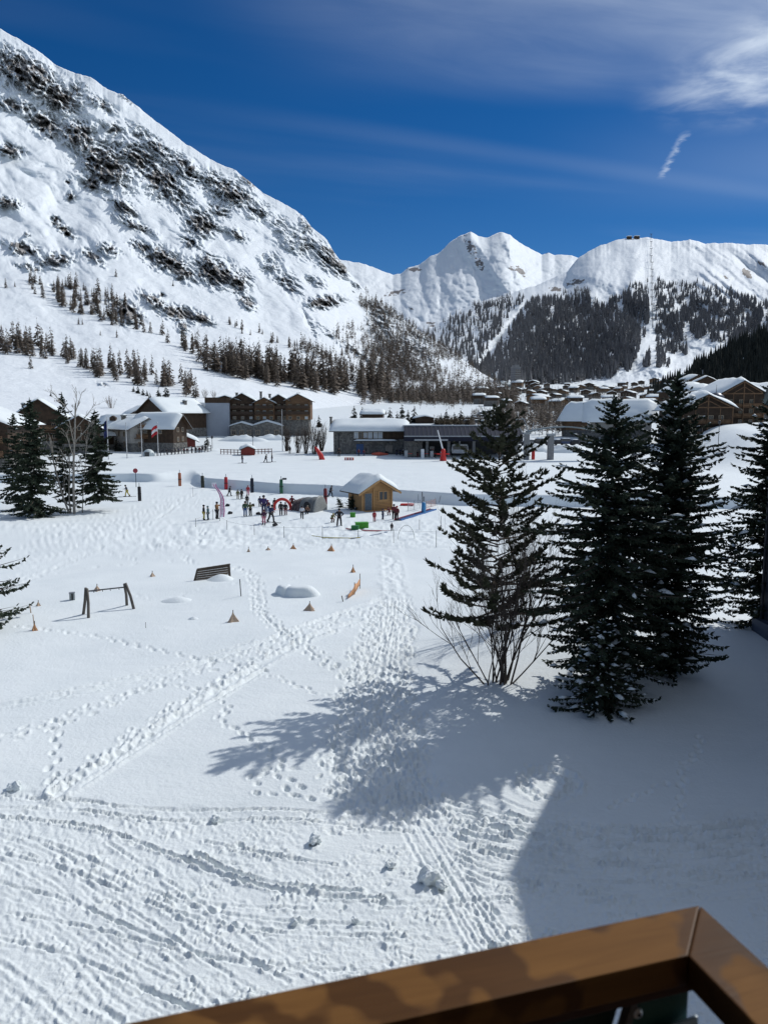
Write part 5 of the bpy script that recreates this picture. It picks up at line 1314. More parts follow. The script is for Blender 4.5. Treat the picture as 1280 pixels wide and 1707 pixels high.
# ------------------------------------------------------------------ near trees
M_BARK = plain("spruce_bark", (0.075, 0.058, 0.045), 0.9, var=.35, scale=9, bump=.02)
M_NEEDLE = foliage_mat("spruce_needles", (0.022, 0.034, 0.024), (0.07, 0.088, 0.055))
M_NEEDLE_P = foliage_mat("pine_needles", (0.03, 0.037, 0.022), (0.085, 0.088, 0.052))
M_TWIG = plain("bare_twig", (0.075, 0.058, 0.048), 0.85, var=.3, scale=5)
M_BIRCH = plain("birch_bark", (0.26, 0.24, 0.21), 0.8, var=.4, scale=6)
M_WILLOW = plain("pale_twig", (0.17, 0.13, 0.10), 0.85, var=.3, scale=5)

class Blades:
    """collects needle sprays: pointed strips with a bent middle"""
    def __init__(s): s.b = []; s.d = []; s.n = []; s.l = []; s.w = []
    def add(s, base, dirn, nor, ln, wd): s.b.append(base); s.d.append(dirn); s.n.append(nor); s.l.append(ln); s.w.append(wd)
    def mesh(s, name, mat, parent):
        B = np.array(s.b, np.float32); D = np.array(s.d, np.float32); N = np.array(s.n, np.float32); L = np.array(s.l, np.float32)[:, None]; W = np.array(s.w, np.float32)[:, None]
        D /= np.linalg.norm(D, axis=1, keepdims=True) + 1e-9
        S = np.cross(D, N); S /= np.linalg.norm(S, axis=1, keepdims=True) + 1e-9
        N = np.cross(S, D)
        p = [B, B + D * L * .35 + S * W * .5 - N * W * .12, B + D * L * .62 + S * W * .28, B + D * L, B + D * L * .55 - S * W * .34, B + D * L * .28 - S * W * .5 - N * W * .12]
        V = np.stack(p, 1).reshape(-1, 3); n = len(B)
        i = np.arange(n)[:, None] * 6
        F = np.concatenate([i + np.array([[0, 1, 2, 5]]), i + np.array([[5, 2, 3, 4]])], 1).reshape(-1, 4)
        return np_mesh(name, V, F.ravel(), np.arange(len(F)) * 4, np.full(len(F), 4), mat, parent=parent)

class SnowBits:
    """small uneven pads of snow: a domed heptagon with a ragged rim"""
    def __init__(s, seed): s.V = []; s.F = []; s.r = random.Random(seed)
    def add(s, p, d, ln, wd, th):
        d = np.array(d, float); d /= np.linalg.norm(d) + 1e-9
        sd = np.array([-d[1], d[0], 0.0]); k = np.linalg.norm(sd)
        if k < 1e-3: return
        sd /= k; n = len(s.V); r = s.r
        for a in range(7):
            t = a * 2 * math.pi / 7; q = r.uniform(.65, 1.15)
            s.V.append(np.array(p) + d * ln * math.cos(t) * q + sd * wd * math.sin(t) * q + np.array([0, 0, -th * r.uniform(.1, .7)]))
        s.V.append(np.array(p) + d * ln * r.uniform(-.2, .2) + np.array([0, 0, th]))
        for a in range(7): s.F.append((n + a, n + (a + 1) % 7, n + 7))
        s.F.append(tuple(n + a for a in reversed(range(7))))
    def mesh(s, name, parent):
        if not s.V: return None
        o = mesh_obj(name, s.V, s.F, M_SNOWCLUMP, parent, True); return o

def conifer(name, label, base, H, prof, seed, whorl=.24, nbr=7, droop=.25, tip_up=.25, dens=1.0, snow=.5, low=.3, trunk_r=.14, pine=False, lean=(0, 0), sprig=.30, skip=None, gappy=.15, blade_w=.095, needles=None):
    """prof: list of (height fraction, crown radius in m)"""
    r = random.Random(seed); t = thing(name, label, 'tree', base)
    ctr = lambda z: np.array([lean[0] * (z / H) ** 1.5 + .05 * math.sin(z * 1.3 + seed), lean[1] * (z / H) ** 1.5 + .05 * math.cos(z * 1.1 + seed), z])
    zs = np.linspace(-.4, H, 14)
    MB().tube([ctr(z) for z in zs], [trunk_r * (1 - .93 * max(0, z) / H) + .012 for z in zs], 8).build('trunk', M_BARK, t, True)
    bl = Blades(); sn = SnowBits(seed + 1); wood_ = MB()
    pz = [p[0] for p in prof]; pr = [p[1] for p in prof]
    z = low
    while z < H - .25:
        f = z / H; Rm = float(np.interp(f, pz, pr))
        n = max(4, int(nbr * (1 - .35 * f) + r.uniform(-1, 1)))
        a0 = r.uniform(0, 6.28)
        for k in range(n):
            a = a0 + k * 6.283 / n + r.uniform(-.35, .35)
            if r.random() < gappy: continue
            if skip and skip(a, f, r): continue
            L = Rm * r.uniform(.70, 1.12) * (1 + .55 * float(perlin(np.array(a * 1.3 + seed), np.array(z * .9 + seed * 3.1), seed)))
            if L < .12: continue
            h = np.array([math.cos(a), math.sin(a), 0.0]); sd = np.array([-h[1], h[0], 0.0])
            rise = r.gauss(0, .07) + ((.30 if pine else .42) * (f ** 2) + (.04 if pine else -.02)) + r.uniform(-.08, .08)    # upper branches climb, lower ones sag
            dr = droop * (1 - f) * r.uniform(.6, 1.3)
            m = max(4, int(L / .16))
            z0 = z + r.uniform(-1.0, 1.0) * whorl
            pts = []
            for q in range(m + 1):
                s_ = q / m
                pts.append(ctr(max(0, z0)) * np.array([1, 1, 0]) + h * L * s_ + np.array([0, 0, z0 + L * (rise * s_ - dr * s_ ** 1.4 + tip_up * dr * 1.3 * s_ ** 4 + (.22 * s_ ** 2 if pine else 0))]) + sd * .05 * L * math.sin(s_ * 3 + k))
            if L > .5: wood_.tube([pts[0], pts[m // 2], pts[-1]], [.012 + .013 * L, .008 + .006 * L, .004], 3, cap=False)
            for q in range(1, m + 1):
                s_ = q / m; p = pts[q]; d = pts[q] - pts[q - 1]; d = d / (np.linalg.norm(d) + 1e-9)
                if pine and s_ < .35 and L > .8: continue
                if not pine and s_ < .10 and L > 1: continue
                tl = (sprig * (1.25 - .75 * s_) * min(1, .35 + L * .5)) * r.uniform(.7, 1.3)
                if pine: tl = sprig * r.uniform(.7, 1.2) * min(1, .5 + L * .4)
                nn = max(1, int(round(dens * (2 if not pine else 3) + r.random() - .5)))
                for e in range(nn):
                    for sg in (-1, 1):
                        ang = r.uniform(.55, 1.15) if not pine else r.uniform(.3, 1.5)
                        up = (r.uniform(-1.5, -.3) if r.random() < .45 * (1.1 - f) else r.uniform(-.5, .25)) if not pine else r.uniform(-.5, 1.1)
                        dd = d * math.cos(ang) + sd * sg * math.sin(ang) + np.array([0, 0, up])
                        bp = p - d * r.uniform(0, .16)
                        bl.add(bp, dd, (r.uniform(-1, 1), r.uniform(-1, 1), r.uniform(-.2, .8)), tl, blade_w * r.uniform(.8, 1.5) * (1.25 if pine else 1))
                        if r.random() < .55:
                            bl.add(bp, dd + np.array([r.uniform(-.25, .25), r.uniform(-.25, .25), -.3 if not pine else .2]), (r.uniform(-1, 1), r.uniform(-1, 1), .2), tl * .85, blade_w * r.uniform(.8, 1.4))
                if q == m:
                    for e in range(3 if not pine else 9): bl.add(p, d + np.array([r.uniform(-.35, .35) * (1 + pine), r.uniform(-.35, .35) * (1 + pine), r.uniform(-.1, .4) + .3 * pine]), (r.uniform(-.6, .6), r.uniform(-.6, .6), 1), tl * 1.1, blade_w * 1.2)
                if r.random() < snow * (.25 + .75 * s_) * .5:
                    sn.add(p + sd * r.uniform(-.6, .6) * tl + np.array([0, 0, .035]), d + sd * r.uniform(-.8, .8), r.uniform(.04, .15), r.uniform(.025, .075), r.uniform(.015, .045))
            if r.random() < snow * .35 and L > .6:
                q = r.randint(m // 2, m); sn.add(pts[q] + np.array([0, 0, .07]), pts[q] - pts[q - 1], r.uniform(.16, .36), r.uniform(.08, .17), r.uniform(.05, .1))
        z += whorl * r.uniform(.75, 1.25) * (1 - .35 * f)
    for e in range(14): bl.add(ctr(H - .05 - .03 * e), np.array([r.uniform(-.5, .5), r.uniform(-.5, .5), 1]), (r.uniform(-1, 1), r.uniform(-1, 1), .1), .28, .06)
    bl.mesh('needles', needles or (M_NEEDLE_P if pine else M_NEEDLE), t)
    if wood_.v: wood_.build('branches', M_BARK, t)
    sn.mesh('branch_snow', t)
    return t

def gheight(px, base_py, top_py):
    p = at(px, base_py); return p, (base_py - top_py) * px_m(p) 
# middle pine with the bare shrub at its foot
p = at(826, 1114); D_ = px_m(p)
def top_h(p, py): # height above p of a photo row at that distance
    t_ = ray(640, py); k = math.hypot(p.x, p.y) / math.hypot(0.0001, t_[1]) * (p.y / math.hypot(p.x, p.y))
    return CAMZ + t_[2] * (p.y / t_[1]) - p.z
conifer('pine_tree', 'open branched pine with a bare lower trunk rising out of the leafless shrub', p, top_h(p, 668), [(0, .5), (.12, 2.0), (.2, 3.2), (.3, 2.95), (.42, 2.55), (.55, 2.3), (.68, 1.95), (.8, 1.45), (.9, .9), (1, .15)], 31,
        whorl=.28, nbr=7, droop=.14, tip_up=.5, dens=1.05, snow=.02, low=1.9, trunk_r=.15, pine=True, sprig=.25, gappy=.27, blade_w=.075)
p = at(1006, 1145)
conifer('spruce_tree', 'left of the two tall dark spruces standing together, level spreading boughs', p, top_h(p, 660), [(0, 1.2), (.1, 1.8), (.2, 2.7), (.32, 3.3), (.45, 3.1), (.6, 2.65), (.72, 2.05), (.82, 1.5), (.9, .95), (1, .12)], 32,
        whorl=.185, nbr=8, droop=.30, tip_up=.35, dens=1.0, snow=.34, low=.6, trunk_r=.17, sprig=.32, gappy=.10)
p = at(1108, 1124)
conifer('spruce_tree', 'taller right one of the two dark spruces standing together, tips bent upward', p, top_h(p, 622), [(0, 1.1), (.06, 1.5), (.15, 1.95), (.3, 2.35), (.45, 2.4), (.6, 2.15), (.72, 1.55), (.83, 1.05), (.92, .62), (1, .1)], 33,
        whorl=.175, nbr=8, droop=.16, tip_up=.9, dens=1.05, snow=.62, low=.3, trunk_r=.18, sprig=.32, gappy=.08)
p = at(1000, 1180)
conifer('spruce_tree', 'low bushy spruce with snow on its skirt in front of the two tall spruces', p, top_h(p, 1035), [(0, 1.35), (.12, 1.75), (.35, 1.45), (.6, 1.0), (.8, .6), (1, .15)], 34,
        whorl=.17, nbr=9, droop=.30, tip_up=.5, dens=1.1, snow=.75, low=.05, trunk_r=.08, sprig=.27, gappy=.05)
p = at(1272, 1046)
conifer('spruce_tree', 'dense dark spruce at the right frame edge behind the building corner', p, top_h(p, 618), [(0, 1.6), (.15, 2.0), (.35, 1.75), (.5, 2.1), (.62, 1.75), (.78, 1.2), (.9, .7), (1, .1)], 35,
        whorl=.24, nbr=8, droop=.25, tip_up=.5, dens=1.0, snow=.30, low=.4, trunk_r=.17, sprig=.33, gappy=.12)
p = at(1205, 1042)
conifer('spruce_tree', 'thin gappy young spruce with bare stem between the tall spruces and the right edge', p, top_h(p, 885), [(0, .5), (.3, 1.0), (.5, 1.5), (.75, 1.2), (1, .2)], 36,
        whorl=.34, nbr=6, droop=.15, tip_up=.4, dens=.8, snow=.45, low=1.0, trunk_r=.13, sprig=.26, gappy=.3, lean=(.5, 0))
# left edge: only the outer boughs reach into the frame
p = at(-62, 1046)
conifer('spruce_tree', 'spruce at the left frame edge, only its drooping bough tips showing', p, 7.6, [(0, 2.2), (.12, 3.3), (.3, 3.3), (.5, 3.0), (.7, 2.3), (.85, 1.2), (1, .1)], 37,
        whorl=.50, nbr=9, droop=.42, tip_up=.7, dens=1.0, snow=.10, low=.5, trunk_r=.2, sprig=.36, gappy=.12)
# group of trees on the left
p = at(60, 862)
conifer('spruce_tree', 'broad dark spruce left of the birch, its boughs reaching the snow', p, top_h(p, 664), [(0, 2.5), (.12, 2.75), (.3, 2.4), (.5, 1.9), (.7, 1.35), (.85, .9), (1, .1)], 41, whorl=.36, nbr=8, droop=.28, dens=.8, snow=.12, low=.1, trunk_r=.2, sprig=.5, gappy=.1, blade_w=.15)
p = at(112, 851)
conifer('spruce_tree', 'narrow dark spruce directly behind the birch stems', p, top_h(p, 655), [(0, 1.2), (.2, 1.7), (.5, 1.5), (.75, 1.0), (1, .1)], 42, whorl=.4, nbr=7, droop=.25, dens=.75, snow=.12, low=1.2, trunk_r=.18, sprig=.45, gappy=.2, blade_w=.15)
p = at(164, 852)
conifer('spruce_tree', 'dark spruce with a bare double trunk foot, rightmost of the left group', p, top_h(p, 684), [(0, 1.4), (.18, 2.6), (.32, 2.3), (.5, 1.9), (.72, 1.3), (.88, .7), (1, .1)], 43, whorl=.36, nbr=8, droop=.3, dens=.8, snow=.12, low=1.6, trunk_r=.18, sprig=.5, gappy=.1, blade_w=.15)
p = at(30, 850)
conifer('spruce_tree', 'dark spruce behind the broad one at the far left of the left group', p, top_h(p, 690), [(0, 1.6), (.2, 2.2), (.5, 1.7), (.75, 1.1), (1, .1)], 44, whorl=.42, nbr=7, droop=.28, dens=.75, snow=.1, low=.6, trunk_r=.17, sprig=.5, gappy=.18, blade_w=.15)

# ------------------------------------------------------------------ bare trees and shrubs
def bare(name, label, base, stems, seed, mat, cat='shrub', depth=4, rad=.03, kink=.22, split=.62, nmin=4, group=None, parent_only=True, ang=.5, up=.15):
    """stems: list of (start offset xyz, direction xyz, length); each stem forks down to fine twigs"""
    r = random.Random(seed); t = thing(name, label, cat, base, group=group)
    def grow(b, p, d, L, rad_, lev):
        n = 4 if lev == 0 else 3; pts = [p]; rs = [rad_]
        for k in range(n):
            d = (d + Vector((r.uniform(-kink, kink), r.uniform(-kink, kink), r.uniform(-kink * .5, kink) + up * .3))).normalized()
            pts.append(pts[-1] + d * L / n); rs.append(rad_ * (1 - .55 * (k + 1) / n))
        b.tube(pts, rs, 5 if lev == 0 else 3, cap=False)
        if lev >= depth: return
        m = r.randint(nmin - 1, nmin + 1) if lev else r.randint(nmin, nmin + 2)
        for k in range(m):
            s_ = r.uniform(.25, 1.0); i = min(n - 1, int(s_ * n)); q = pts[i].lerp(pts[i + 1], s_ * n - i)
            dd = (pts[i + 1] - pts[i]).normalized(); o = dd.orthogonal().normalized(); o.rotate(Matrix.Rotation(r.uniform(0, 6.28), 3, dd))
            nd_ = (dd * math.cos(ang) + o * math.sin(ang) * r.uniform(.5, 1.3) + Vector((0, 0, up))).normalized()
            grow(b, q, nd_, L * split * r.uniform(.6, 1.1), rs[i] * .55 + .0015, lev + 1)
    for (o, d, L) in stems:
        b = MB(); grow(b, Vector(o), Vector(d).normalized(), L, rad * r.uniform(.8, 1.2) * (L / 3) ** .5, 0)
        b.build('stem', mat, t)
    return t
p = at(828, 1140)
sts = []
rr_ = random.Random(3)
for k in range(13):
    a = rr_.uniform(0, 6.28); sp = rr_.uniform(.02, .34)
    sts.append(((rr_.uniform(-.5, .45), rr_.uniform(-.25, .4), -.15), (math.cos(a) * sp, math.sin(a) * sp, 1), rr_.uniform(2.2, 4.2)))
for k in range(6):
    a = rr_.uniform(-1.2, 1.2); sts.append(((rr_.uniform(-.2, .6), rr_.uniform(-.2, .4), -.15), (math.cos(a) * .22, math.sin(a) * .2, 1), rr_.uniform(4.2, 5.6)))
sts += [((-.45, 0, -.1), (-.85, .1, .72), 3.0), ((.5, -.1, -.1), (.62, .1, .75), 3.3), ((.35, 0, -.1), (.42, .2, .9), 3.6), ((-.3, .1, -.1), (-.5, -.1, .9), 3.0), ((.1, -.2, -.1), (.05, -.1, 1), 1.0)]
bare('bare_shrub', 'large leafless shrub with many stems around the foot of the pine', p, sts, 51, M_TWIG, depth=3, rad=.031, nmin=4)
p = at(874, 1036)
sts = [((rr_.uniform(-.5, .5), rr_.uniform(-.3, .3), -.15), (rr_.uniform(-.12, .2), rr_.uniform(-.1, .1), 1), rr_.uniform(3.0, 5.6)) for k in range(9)]
bare('bare_shrub', 'thin upright leafless saplings between the pine and the dark spruces', p, sts, 52, M_TWIG, depth=3, rad=.03, nmin=4, ang=.35)
p = at(124, 857)
bare('birch_tree', 'pale bare birch with a straight upper stem in the left tree group', p, [((0, 0, -.3), (-.02, 0, 1), 12.5)], 53, M_BIRCH, cat='tree', depth=3, rad=.075, nmin=7, kink=.05, split=.30, ang=.8)
p = at(117, 856)
bare('birch_tree', 'bare leaning birch stem curving left in the left tree group', p, [((0, 0, -.3), (-.28, 0, 1), 9.0), ((.1, 0, -.3), (-.12, .1, 1), 7.0)], 54, M_BIRCH, cat='tree', depth=3, rad=.06, nmin=6, kink=.10, split=.32, ang=.7)
p = at(137, 855)
bare('birch_tree', 'slim bare birch stem just right of the straight one', p, [((0, 0, -.3), (.05, 0, 1), 9.0)], 55, M_BIRCH, cat='tree', depth=3, rad=.04, nmin=6, kink=.06, split=.32, ang=.7)

def round_shrub(label, px, py, wpx, hpx, seed, mat=M_WILLOW, name='bare_shrub', pt=None, n=16, group=None):
    p = pt or at(px, py); m = px_m(p); r = random.Random(seed); W, Hh = wpx * m / 2, hpx * m
    st_ = []
    for k in range(n):
        a = r.uniform(0, 6.28); q = math.sqrt(r.random()) * .95
        d = Vector((math.cos(a) * q * W, math.sin(a) * q * W, Hh * (1 - .45 * q * q)))
        st_.append(((math.cos(a) * .25 * W * q, math.sin(a) * .25 * W * q, -.2), d, d.length * .72))
    return bare(name, label, p, st_, seed, mat, depth=2, rad=.05, nmin=4, kink=.10, split=.42, ang=.45, group=group)
round_shrub('round pale leafless willow alone on the slope above the plain long chalet', 186, 682, 33, 26, 61, pt=LM.at(186, 680))
for k, (x, y, w, h) in enumerate(((308, 662, 16, 20), (324, 662, 16, 20), (341, 663, 15, 19), (357, 664, 14, 18))):
    round_shrub(['first', 'second', 'third', 'fourth'][k] + ' from the left of four round leafless shrubs on the slope behind the hotel', x, y, w, h, 62 + k, pt=LM.at(x, y), n=14)
# bare clump beside the hotel
for k, (x, y, w, h) in enumerate(((478, 752, 20, 56), (496, 755, 22, 50), (510, 756, 18, 62), (524, 757, 22, 66), (536, 752, 18, 60))):
    round_shrub('bare twiggy tree ' + ['leftmost in', 'second from left in', 'in the middle of', 'tallest in', 'rightmost in'][k] + ' the clump beside the stone lift building', x, y, w, h, 70 + k, M_TWIG, 'bare_tree', n=20)
for k, (x, y, w, h) in enumerate(((846, 712, 24, 24), (868, 712, 26, 26), (905, 706, 24, 22), (925, 706, 26, 26), (943, 706, 22, 24), (962, 712, 18, 30))):
    round_shrub('round leafless brown shrub ' + ['leftmost', 'second', 'third', 'fourth', 'fifth', 'rightmost'][k] + ' in the row between pine and the brown gabled wing', x, y, w, h, 80 + k, M_TWIG, n=18)
# small dark spruces: one light mesh, copied
def small_spruce_mesh(seed):
    T = tri_tree(seed, 90, rb=0.20, low=.04).reshape(-1, 3); m = len(T) // 3
    return np_mesh('spruce', T, np.arange(len(T)), np.arange(m) * 3, np.full(m, 3), M_DARKTREE, link=False)
SSP = [small_spruce_mesh(1000 + k) for k in range(4)]
def small_spruce(px, py, hpx, label, mtn=False, group=None, wide=1.0):
    p = LM.at(px, py) if mtn else at(px, py)
    o = bpy.data.objects.new('spruce_tree', R.choice(SSP)); C.objects.link(o)
    h = hpx * px_m(p); o.location = p - Vector((0, 0, .3)); o.scale = (h * 1.1 * wide, h * 1.1 * wide, h); o.rotation_euler = (0, 0, R.uniform(0, 6))
    tag(o, label, 'tree', group)
for (x, y, h, l) in ((590, 703, 32, 'dark little spruce leftmost behind the snow roof of the stone lift building'), (604, 700, 26, 'second little spruce from the left behind the stone lift building'), (611, 700, 20, 'short spruce touching the second one behind the stone lift building'),
                     (650, 705, 30, 'spruce in front of the far right end of the stone building roof, left of three'), (670, 704, 34, 'middle spruce of three behind the right end of the stone building roof'), (690, 705, 34, 'right spruce of three behind the right end of the stone building roof'), (680, 706, 26, 'short spruce between middle and right of three behind the stone building'),
                     (662, 706, 24, 'short spruce left of the middle one of three behind the stone building'), (744, 704, 26, 'pointed spruce in the hedge left of the parked cars'), (757, 705, 22, 'short spruce in the hedge beside the parked cars'), (768, 706, 30, 'taller spruce in the hedge beside the parked cars'), (846, 705, 36, 'dark spruce right of the parked cars behind the pine top'), (735, 706, 20, 'lowest spruce at the left end of the hedge')):
    small_spruce(x, y, h, l, wide=1.15)
for (x, y, h, l) in ((222, 653, 12, 'tiny spruce leftmost on the slope above the chalets'), (230, 655, 16, 'small spruce second from the left on the slope above the chalets'), (238, 658, 14, 'small spruce third from the left on the slope above the chalets'), (245, 660, 12, 'small spruce in the middle of the row above the chalets'), (249, 664, 12, 'low spruce below the row above the chalets'),
                     (265, 668, 26, 'taller spruce left of the dark pair above the large chalet'), (277, 666, 28, 'tallest spruce, right of the dark pair above the large chalet'), (264, 672, 14, 'low bush like spruce at the foot of the dark pair'), (84, 661, 9, 'tiny dark bush on the open slope above the left chalets')):
    small_spruce(x, y, h, l, True, wide=1.3)
for k, (x, y, h, l) in enumerate(((196, 752, 30, 'small spruce squeezed before the low snowy annex on the left'), (274, 744, 26, 'small spruce between the timber chalet and the low red fronted shed'), (345, 742, 22, 'small spruce at the left foot of the grey cladding wall'), (10, 770, 60, 'tall spruce before the dark chalet at the left edge'), (48, 760, 56, 'slim spruce between the dark chalets at the far left'), (532, 712, 24, 'small spruce on the snow behind the leafless clump'))):
    small_spruce(x, y, h, l, wide=1.2)
# brown leafless wood in front of the far village, and the hedge behind the station
pts = []; hs = []
for k in range(760):
    x = R.uniform(600, 862); y = float(np.interp(x, [600, 700, 790, 862], [663, 669, 669, 671])) - abs(R.gauss(0, 1)) * 7
    Y = float(np.interp(y, [640, 655, 662, 668, 672], [1050, 820, 720, 610, 560]))
    q = at_y(x, Y); pts.append(q - Vector((0, 0, 1))); hs.append(R.uniform(14, 34) * px_m(q))
for k in range(300):
    x = R.uniform(1100, 1300); Y = R.uniform(330, 620); q = at_y(x, Y); pts.append(q); hs.append(R.uniform(5, 10))
for k in range(520):
    x = R.uniform(785, 965); Y = R.uniform(235, 470); q = at_y(x, Y); pts.append(q); hs.append(R.uniform(3, 9) if x > 835 else R.uniform(2, 4))
for k in range(420):
    x = R.uniform(690, 1110); Y = R.uniform(480, 1000); q = at_y(x, Y); pts.append(q); hs.append(R.uniform(4, 9))
bush_v = [tri_tree(1100 + k, 40, rb=0.24, bare=.9, low=.25) for k in range(6)]
scatter_mesh('wood', np.array([tuple(q) for q in pts]), np.array(hs), bush_v, M_LARCH, 'brown leafless wood around the edge of the far village')
pts = []; hs = []
for k in range(150):
    x = R.uniform(722, 790); q = at(x, R.uniform(704, 709)); pts.append(q); hs.append(R.uniform(8, 17) * px_m(q))
hd = scatter_mesh('hedge', np.array([tuple(q) for q in pts]), np.array(hs), [tri_tree(1200 + k, 40, rb=0.35, bare=.6, low=.05) for k in range(4)], foliage_mat("hedge_brown", (0.06, 0.045, 0.028), (0.10, 0.08, 0.05)), None)
tag(hd, 'brown hedge of leafless bushes behind the dark canopy', 'hedge', None, 'stuff')
# ------------------------------------------------------------------ the small pine hut
hp_ = at(617, 848); 
hut = gable_house('new pine hut with thick snow roof, blue-grey door and dark window', hp_, 4.0, 3.3, 2.35, 1.15, rz=math.radians(30), cat='hut', ov=.75, snow=.62, stone=0, wall=M_PINE, name='wooden_hut', seed=101)
for o in hut.children:
    if o.name.startswith('roof_snow'): pass
for x0, zt_ in ((-2.02, 2.3), (1.88, 2.3), (-.50, 2.5)): MB().box(x0, x0 + .14, -1.735, -1.6, -.3, zt_).build('corner_post', M_PINEV, hut)
for sg in (-1, 1): MB().beam((2.75 * sg, -2.42 - .03 * sg, 1.92), (0, -2.42 - .03 * sg, 3.50), .05, .22).build('barge_board', M_PINEV, hut)
MB().box(-1.62, -.72, -1.70, -1.655, 0, 2.0).build('door', plain("blue_grey_door", (0.10, 0.13, 0.16), .5), hut)
MB().box(-1.70, -1.63, -1.69, -1.652, 0, 2.08).box(-.71, -.64, -1.69, -1.652, 0, 2.08).box(-1.62, -.72, -1.69, -1.652, 2.005, 2.08).build('door_frame', M_PINEV, hut)
MB().box(-.80, -.76, -1.75, -1.705, .95, 1.05).build('door_handle', M_STEEL, hut)
window(hut, .80, -1.67, 1.05, 0, 1.3, 1.2, M_PINEV)
MB().box(-.3, 1.86, -1.72, -1.655, .92, 1.02).build('sill', M_PINEV, hut)
pl_ = MB().box(-2.0, 2.0, -1.668, -1.652, -.02, .01).build('plank_groove', M_PANEL, hut)
for k in range(1, 13):
    o = pl_.copy(); C.objects.link(o); o.parent = hut; o.location = (0, 0, .18 * k)
MB().box(-2.0, 2.3, -2.5, -1.75, -.2, .06).build('porch_step', M_PINE, hut)
for (x, y, hh, w, lab, sd) in ((588, 849, 1.7, .8, 'dark bushy little conifer against the left wall of the pine hut', 5), (569, 846, 1.1, .5, 'small grey leaning conifer left of the pine hut', 6)):
    conifer('small_conifer', lab, at(x, y), hh, [(0, w), (.4, w * .85), (.8, w * .4), (1, .1)], 200 + sd, whorl=.16, nbr=8, droop=.1, dens=.9, snow=.2, low=.05, trunk_r=.04, sprig=.3, gappy=.05, blade_w=.12, lean=(0, 0) if sd == 5 else (-.5, 0))

# ------------------------------------------------------------------ padded poles, sign, snow guns, pylons
def pad_pole(px, py, hpx, col, lab, wpx=5.5, tilt=0):
    p = at(px, py); m = px_m(p); t = thing('padded_pole', lab, 'pole', p); t.rotation_euler = (0, tilt, .3)
    h = hpx * m
    MB().lathe([(wpx * m / 2, -.2), (wpx * m / 2 * 1.04, h * .3), (wpx * m / 2, h * .97), (wpx * m / 2 * .7, h)], 10).build('padding', plain("padding_" + col[0], col[1], .6, var=.15), t, True)
    MB().tube([(0, 0, h * .9), (0, 0, h + .45)], .045).build('pole', M_STEEL, t)
    MB().box(-wpx * m / 2 * 1.06, wpx * m / 2 * 1.06, -wpx * m / 2 * 1.06, wpx * m / 2 * 1.06, h * .48, h * .54).build('strap', M_BLACK, t)
pad_pole(233, 835, 24, ("black", (.025, .025, .028)), 'black padded pole beside the round red sign on the left')
pad_pole(300, 810, 22, ("orange", (.36, .13, .07)), 'faded orange padded pole, leftmost on the snow bank', 5)
pad_pole(338, 813, 20, ("olive", (.035, .04, .028)), 'dark olive padded pole at the left end of the grey bank')
pad_pole(377, 816, 21, ("red", (.42, .025, .035)), 'bright red padded pole on the snow bank')
pad_pole(420.5, 821, 24, ("navy", (.012, .016, .03)), 'navy padded pole right of the red one on the bank')
pad_pole(469, 823, 24, ("green", (.03, .12, .06)), 'green padded pole with a small camera box on the bank')
pad_pole(542.5, 841, 27, ("maroon", (.19, .03, .035)), 'dark red padded pole between grey tunnel and pine hut', 6)
p = at(469, 823); MB().box(.2, .75, -.15, .15, 1.95, 2.2).beam((0, 0, 2.05), (.25, 0, 2.08), .05, .05).build('camera_box', M_DARKSTEEL).location = p; tag(bpy.data.objects['camera_box'], 'small camera box sticking out beside the green padded pole', 'camera')
p = at(227, 812); t = thing('sign_post', 'thin sign post with a round red disc at the left end of the bank', 'sign', p)
MB().tube([(0, 0, -.3), (0, 0, 2.6)], .05).build('post', M_DARKSTEEL, t)
o = MB().lathe([(.36, -.03), (.36, .03)], 16).build('disc', plain("sign_red", (.30, .05, .06), .5), t); o.rotation_euler = (math.pi / 2, 0, 0); o.location = (0, -.08, 2.5)

def snow_gun(px, py, hpx, tip, lab):
    p = at(px, py); m = px_m(p); t = thing('snow_gun', lab, 'snow gun', p); h = hpx * m
    MB().lathe([(.75, -.2), (.55, h * .35), (.42, h * .6), (.5, h * .8), (.3, h)], 12).build('padding', M_RED, t, True)
    MB().box(-1.3, 1.3, -.06, .06, h * .52, h * .62).build('cross_arm', M_RED, t)
    if tip: MB().tube([(0, 0, h * .8), ((tip[0] - px) * m, 0, (py - tip[1]) * m)], [.16, .1], 8).build('lance', M_WHITE, t)
    return t
snow_gun(738.5, 768, 20, (729, 717), 'red padded snow gun with a leaning white lance in front of the station')
p = at(535.5, 766); m = px_m(p); t = thing('snow_gun', 'leaning bright red snow gun base left of the stone lift building', 'snow gun', p)
MB().tube([(.2, 0, -.2), (-.1, 0, .9), (-.8, 0, 2.0), (-1.3, 0, 2.7)], [.62, .5, .36, .12], 10).build('padding', M_RED, t, True)
p = at(582, 767); m = px_m(p); t = thing('barrier_block', 'flat orange striped barrier lying on the piste before the stone building', 'barrier', p)
MB().box(-.95, .95, -.25, .25, -.1, .55).build('block', plain("orange_barrier", (.55, .13, .08), .6), t, bevel=.05)
for k in range(3): MB().box(-.7 + k * .55, -.45 + k * .55, -.262, -.252, .05, .5).build('stripe', M_WHITE, t)
p = at(632, 759); t = thing('inflatable_mat', 'orange long mat leaning at the foot of the stone building', 'mat', p)
MB().tube([(-1.7, -.7, .35), (0, -.9, .4), (2, -.7, .3)], [.2, .42, .15], 8).build('mat', plain("orange_mat", (.50, .10, .06), .6), t, True)
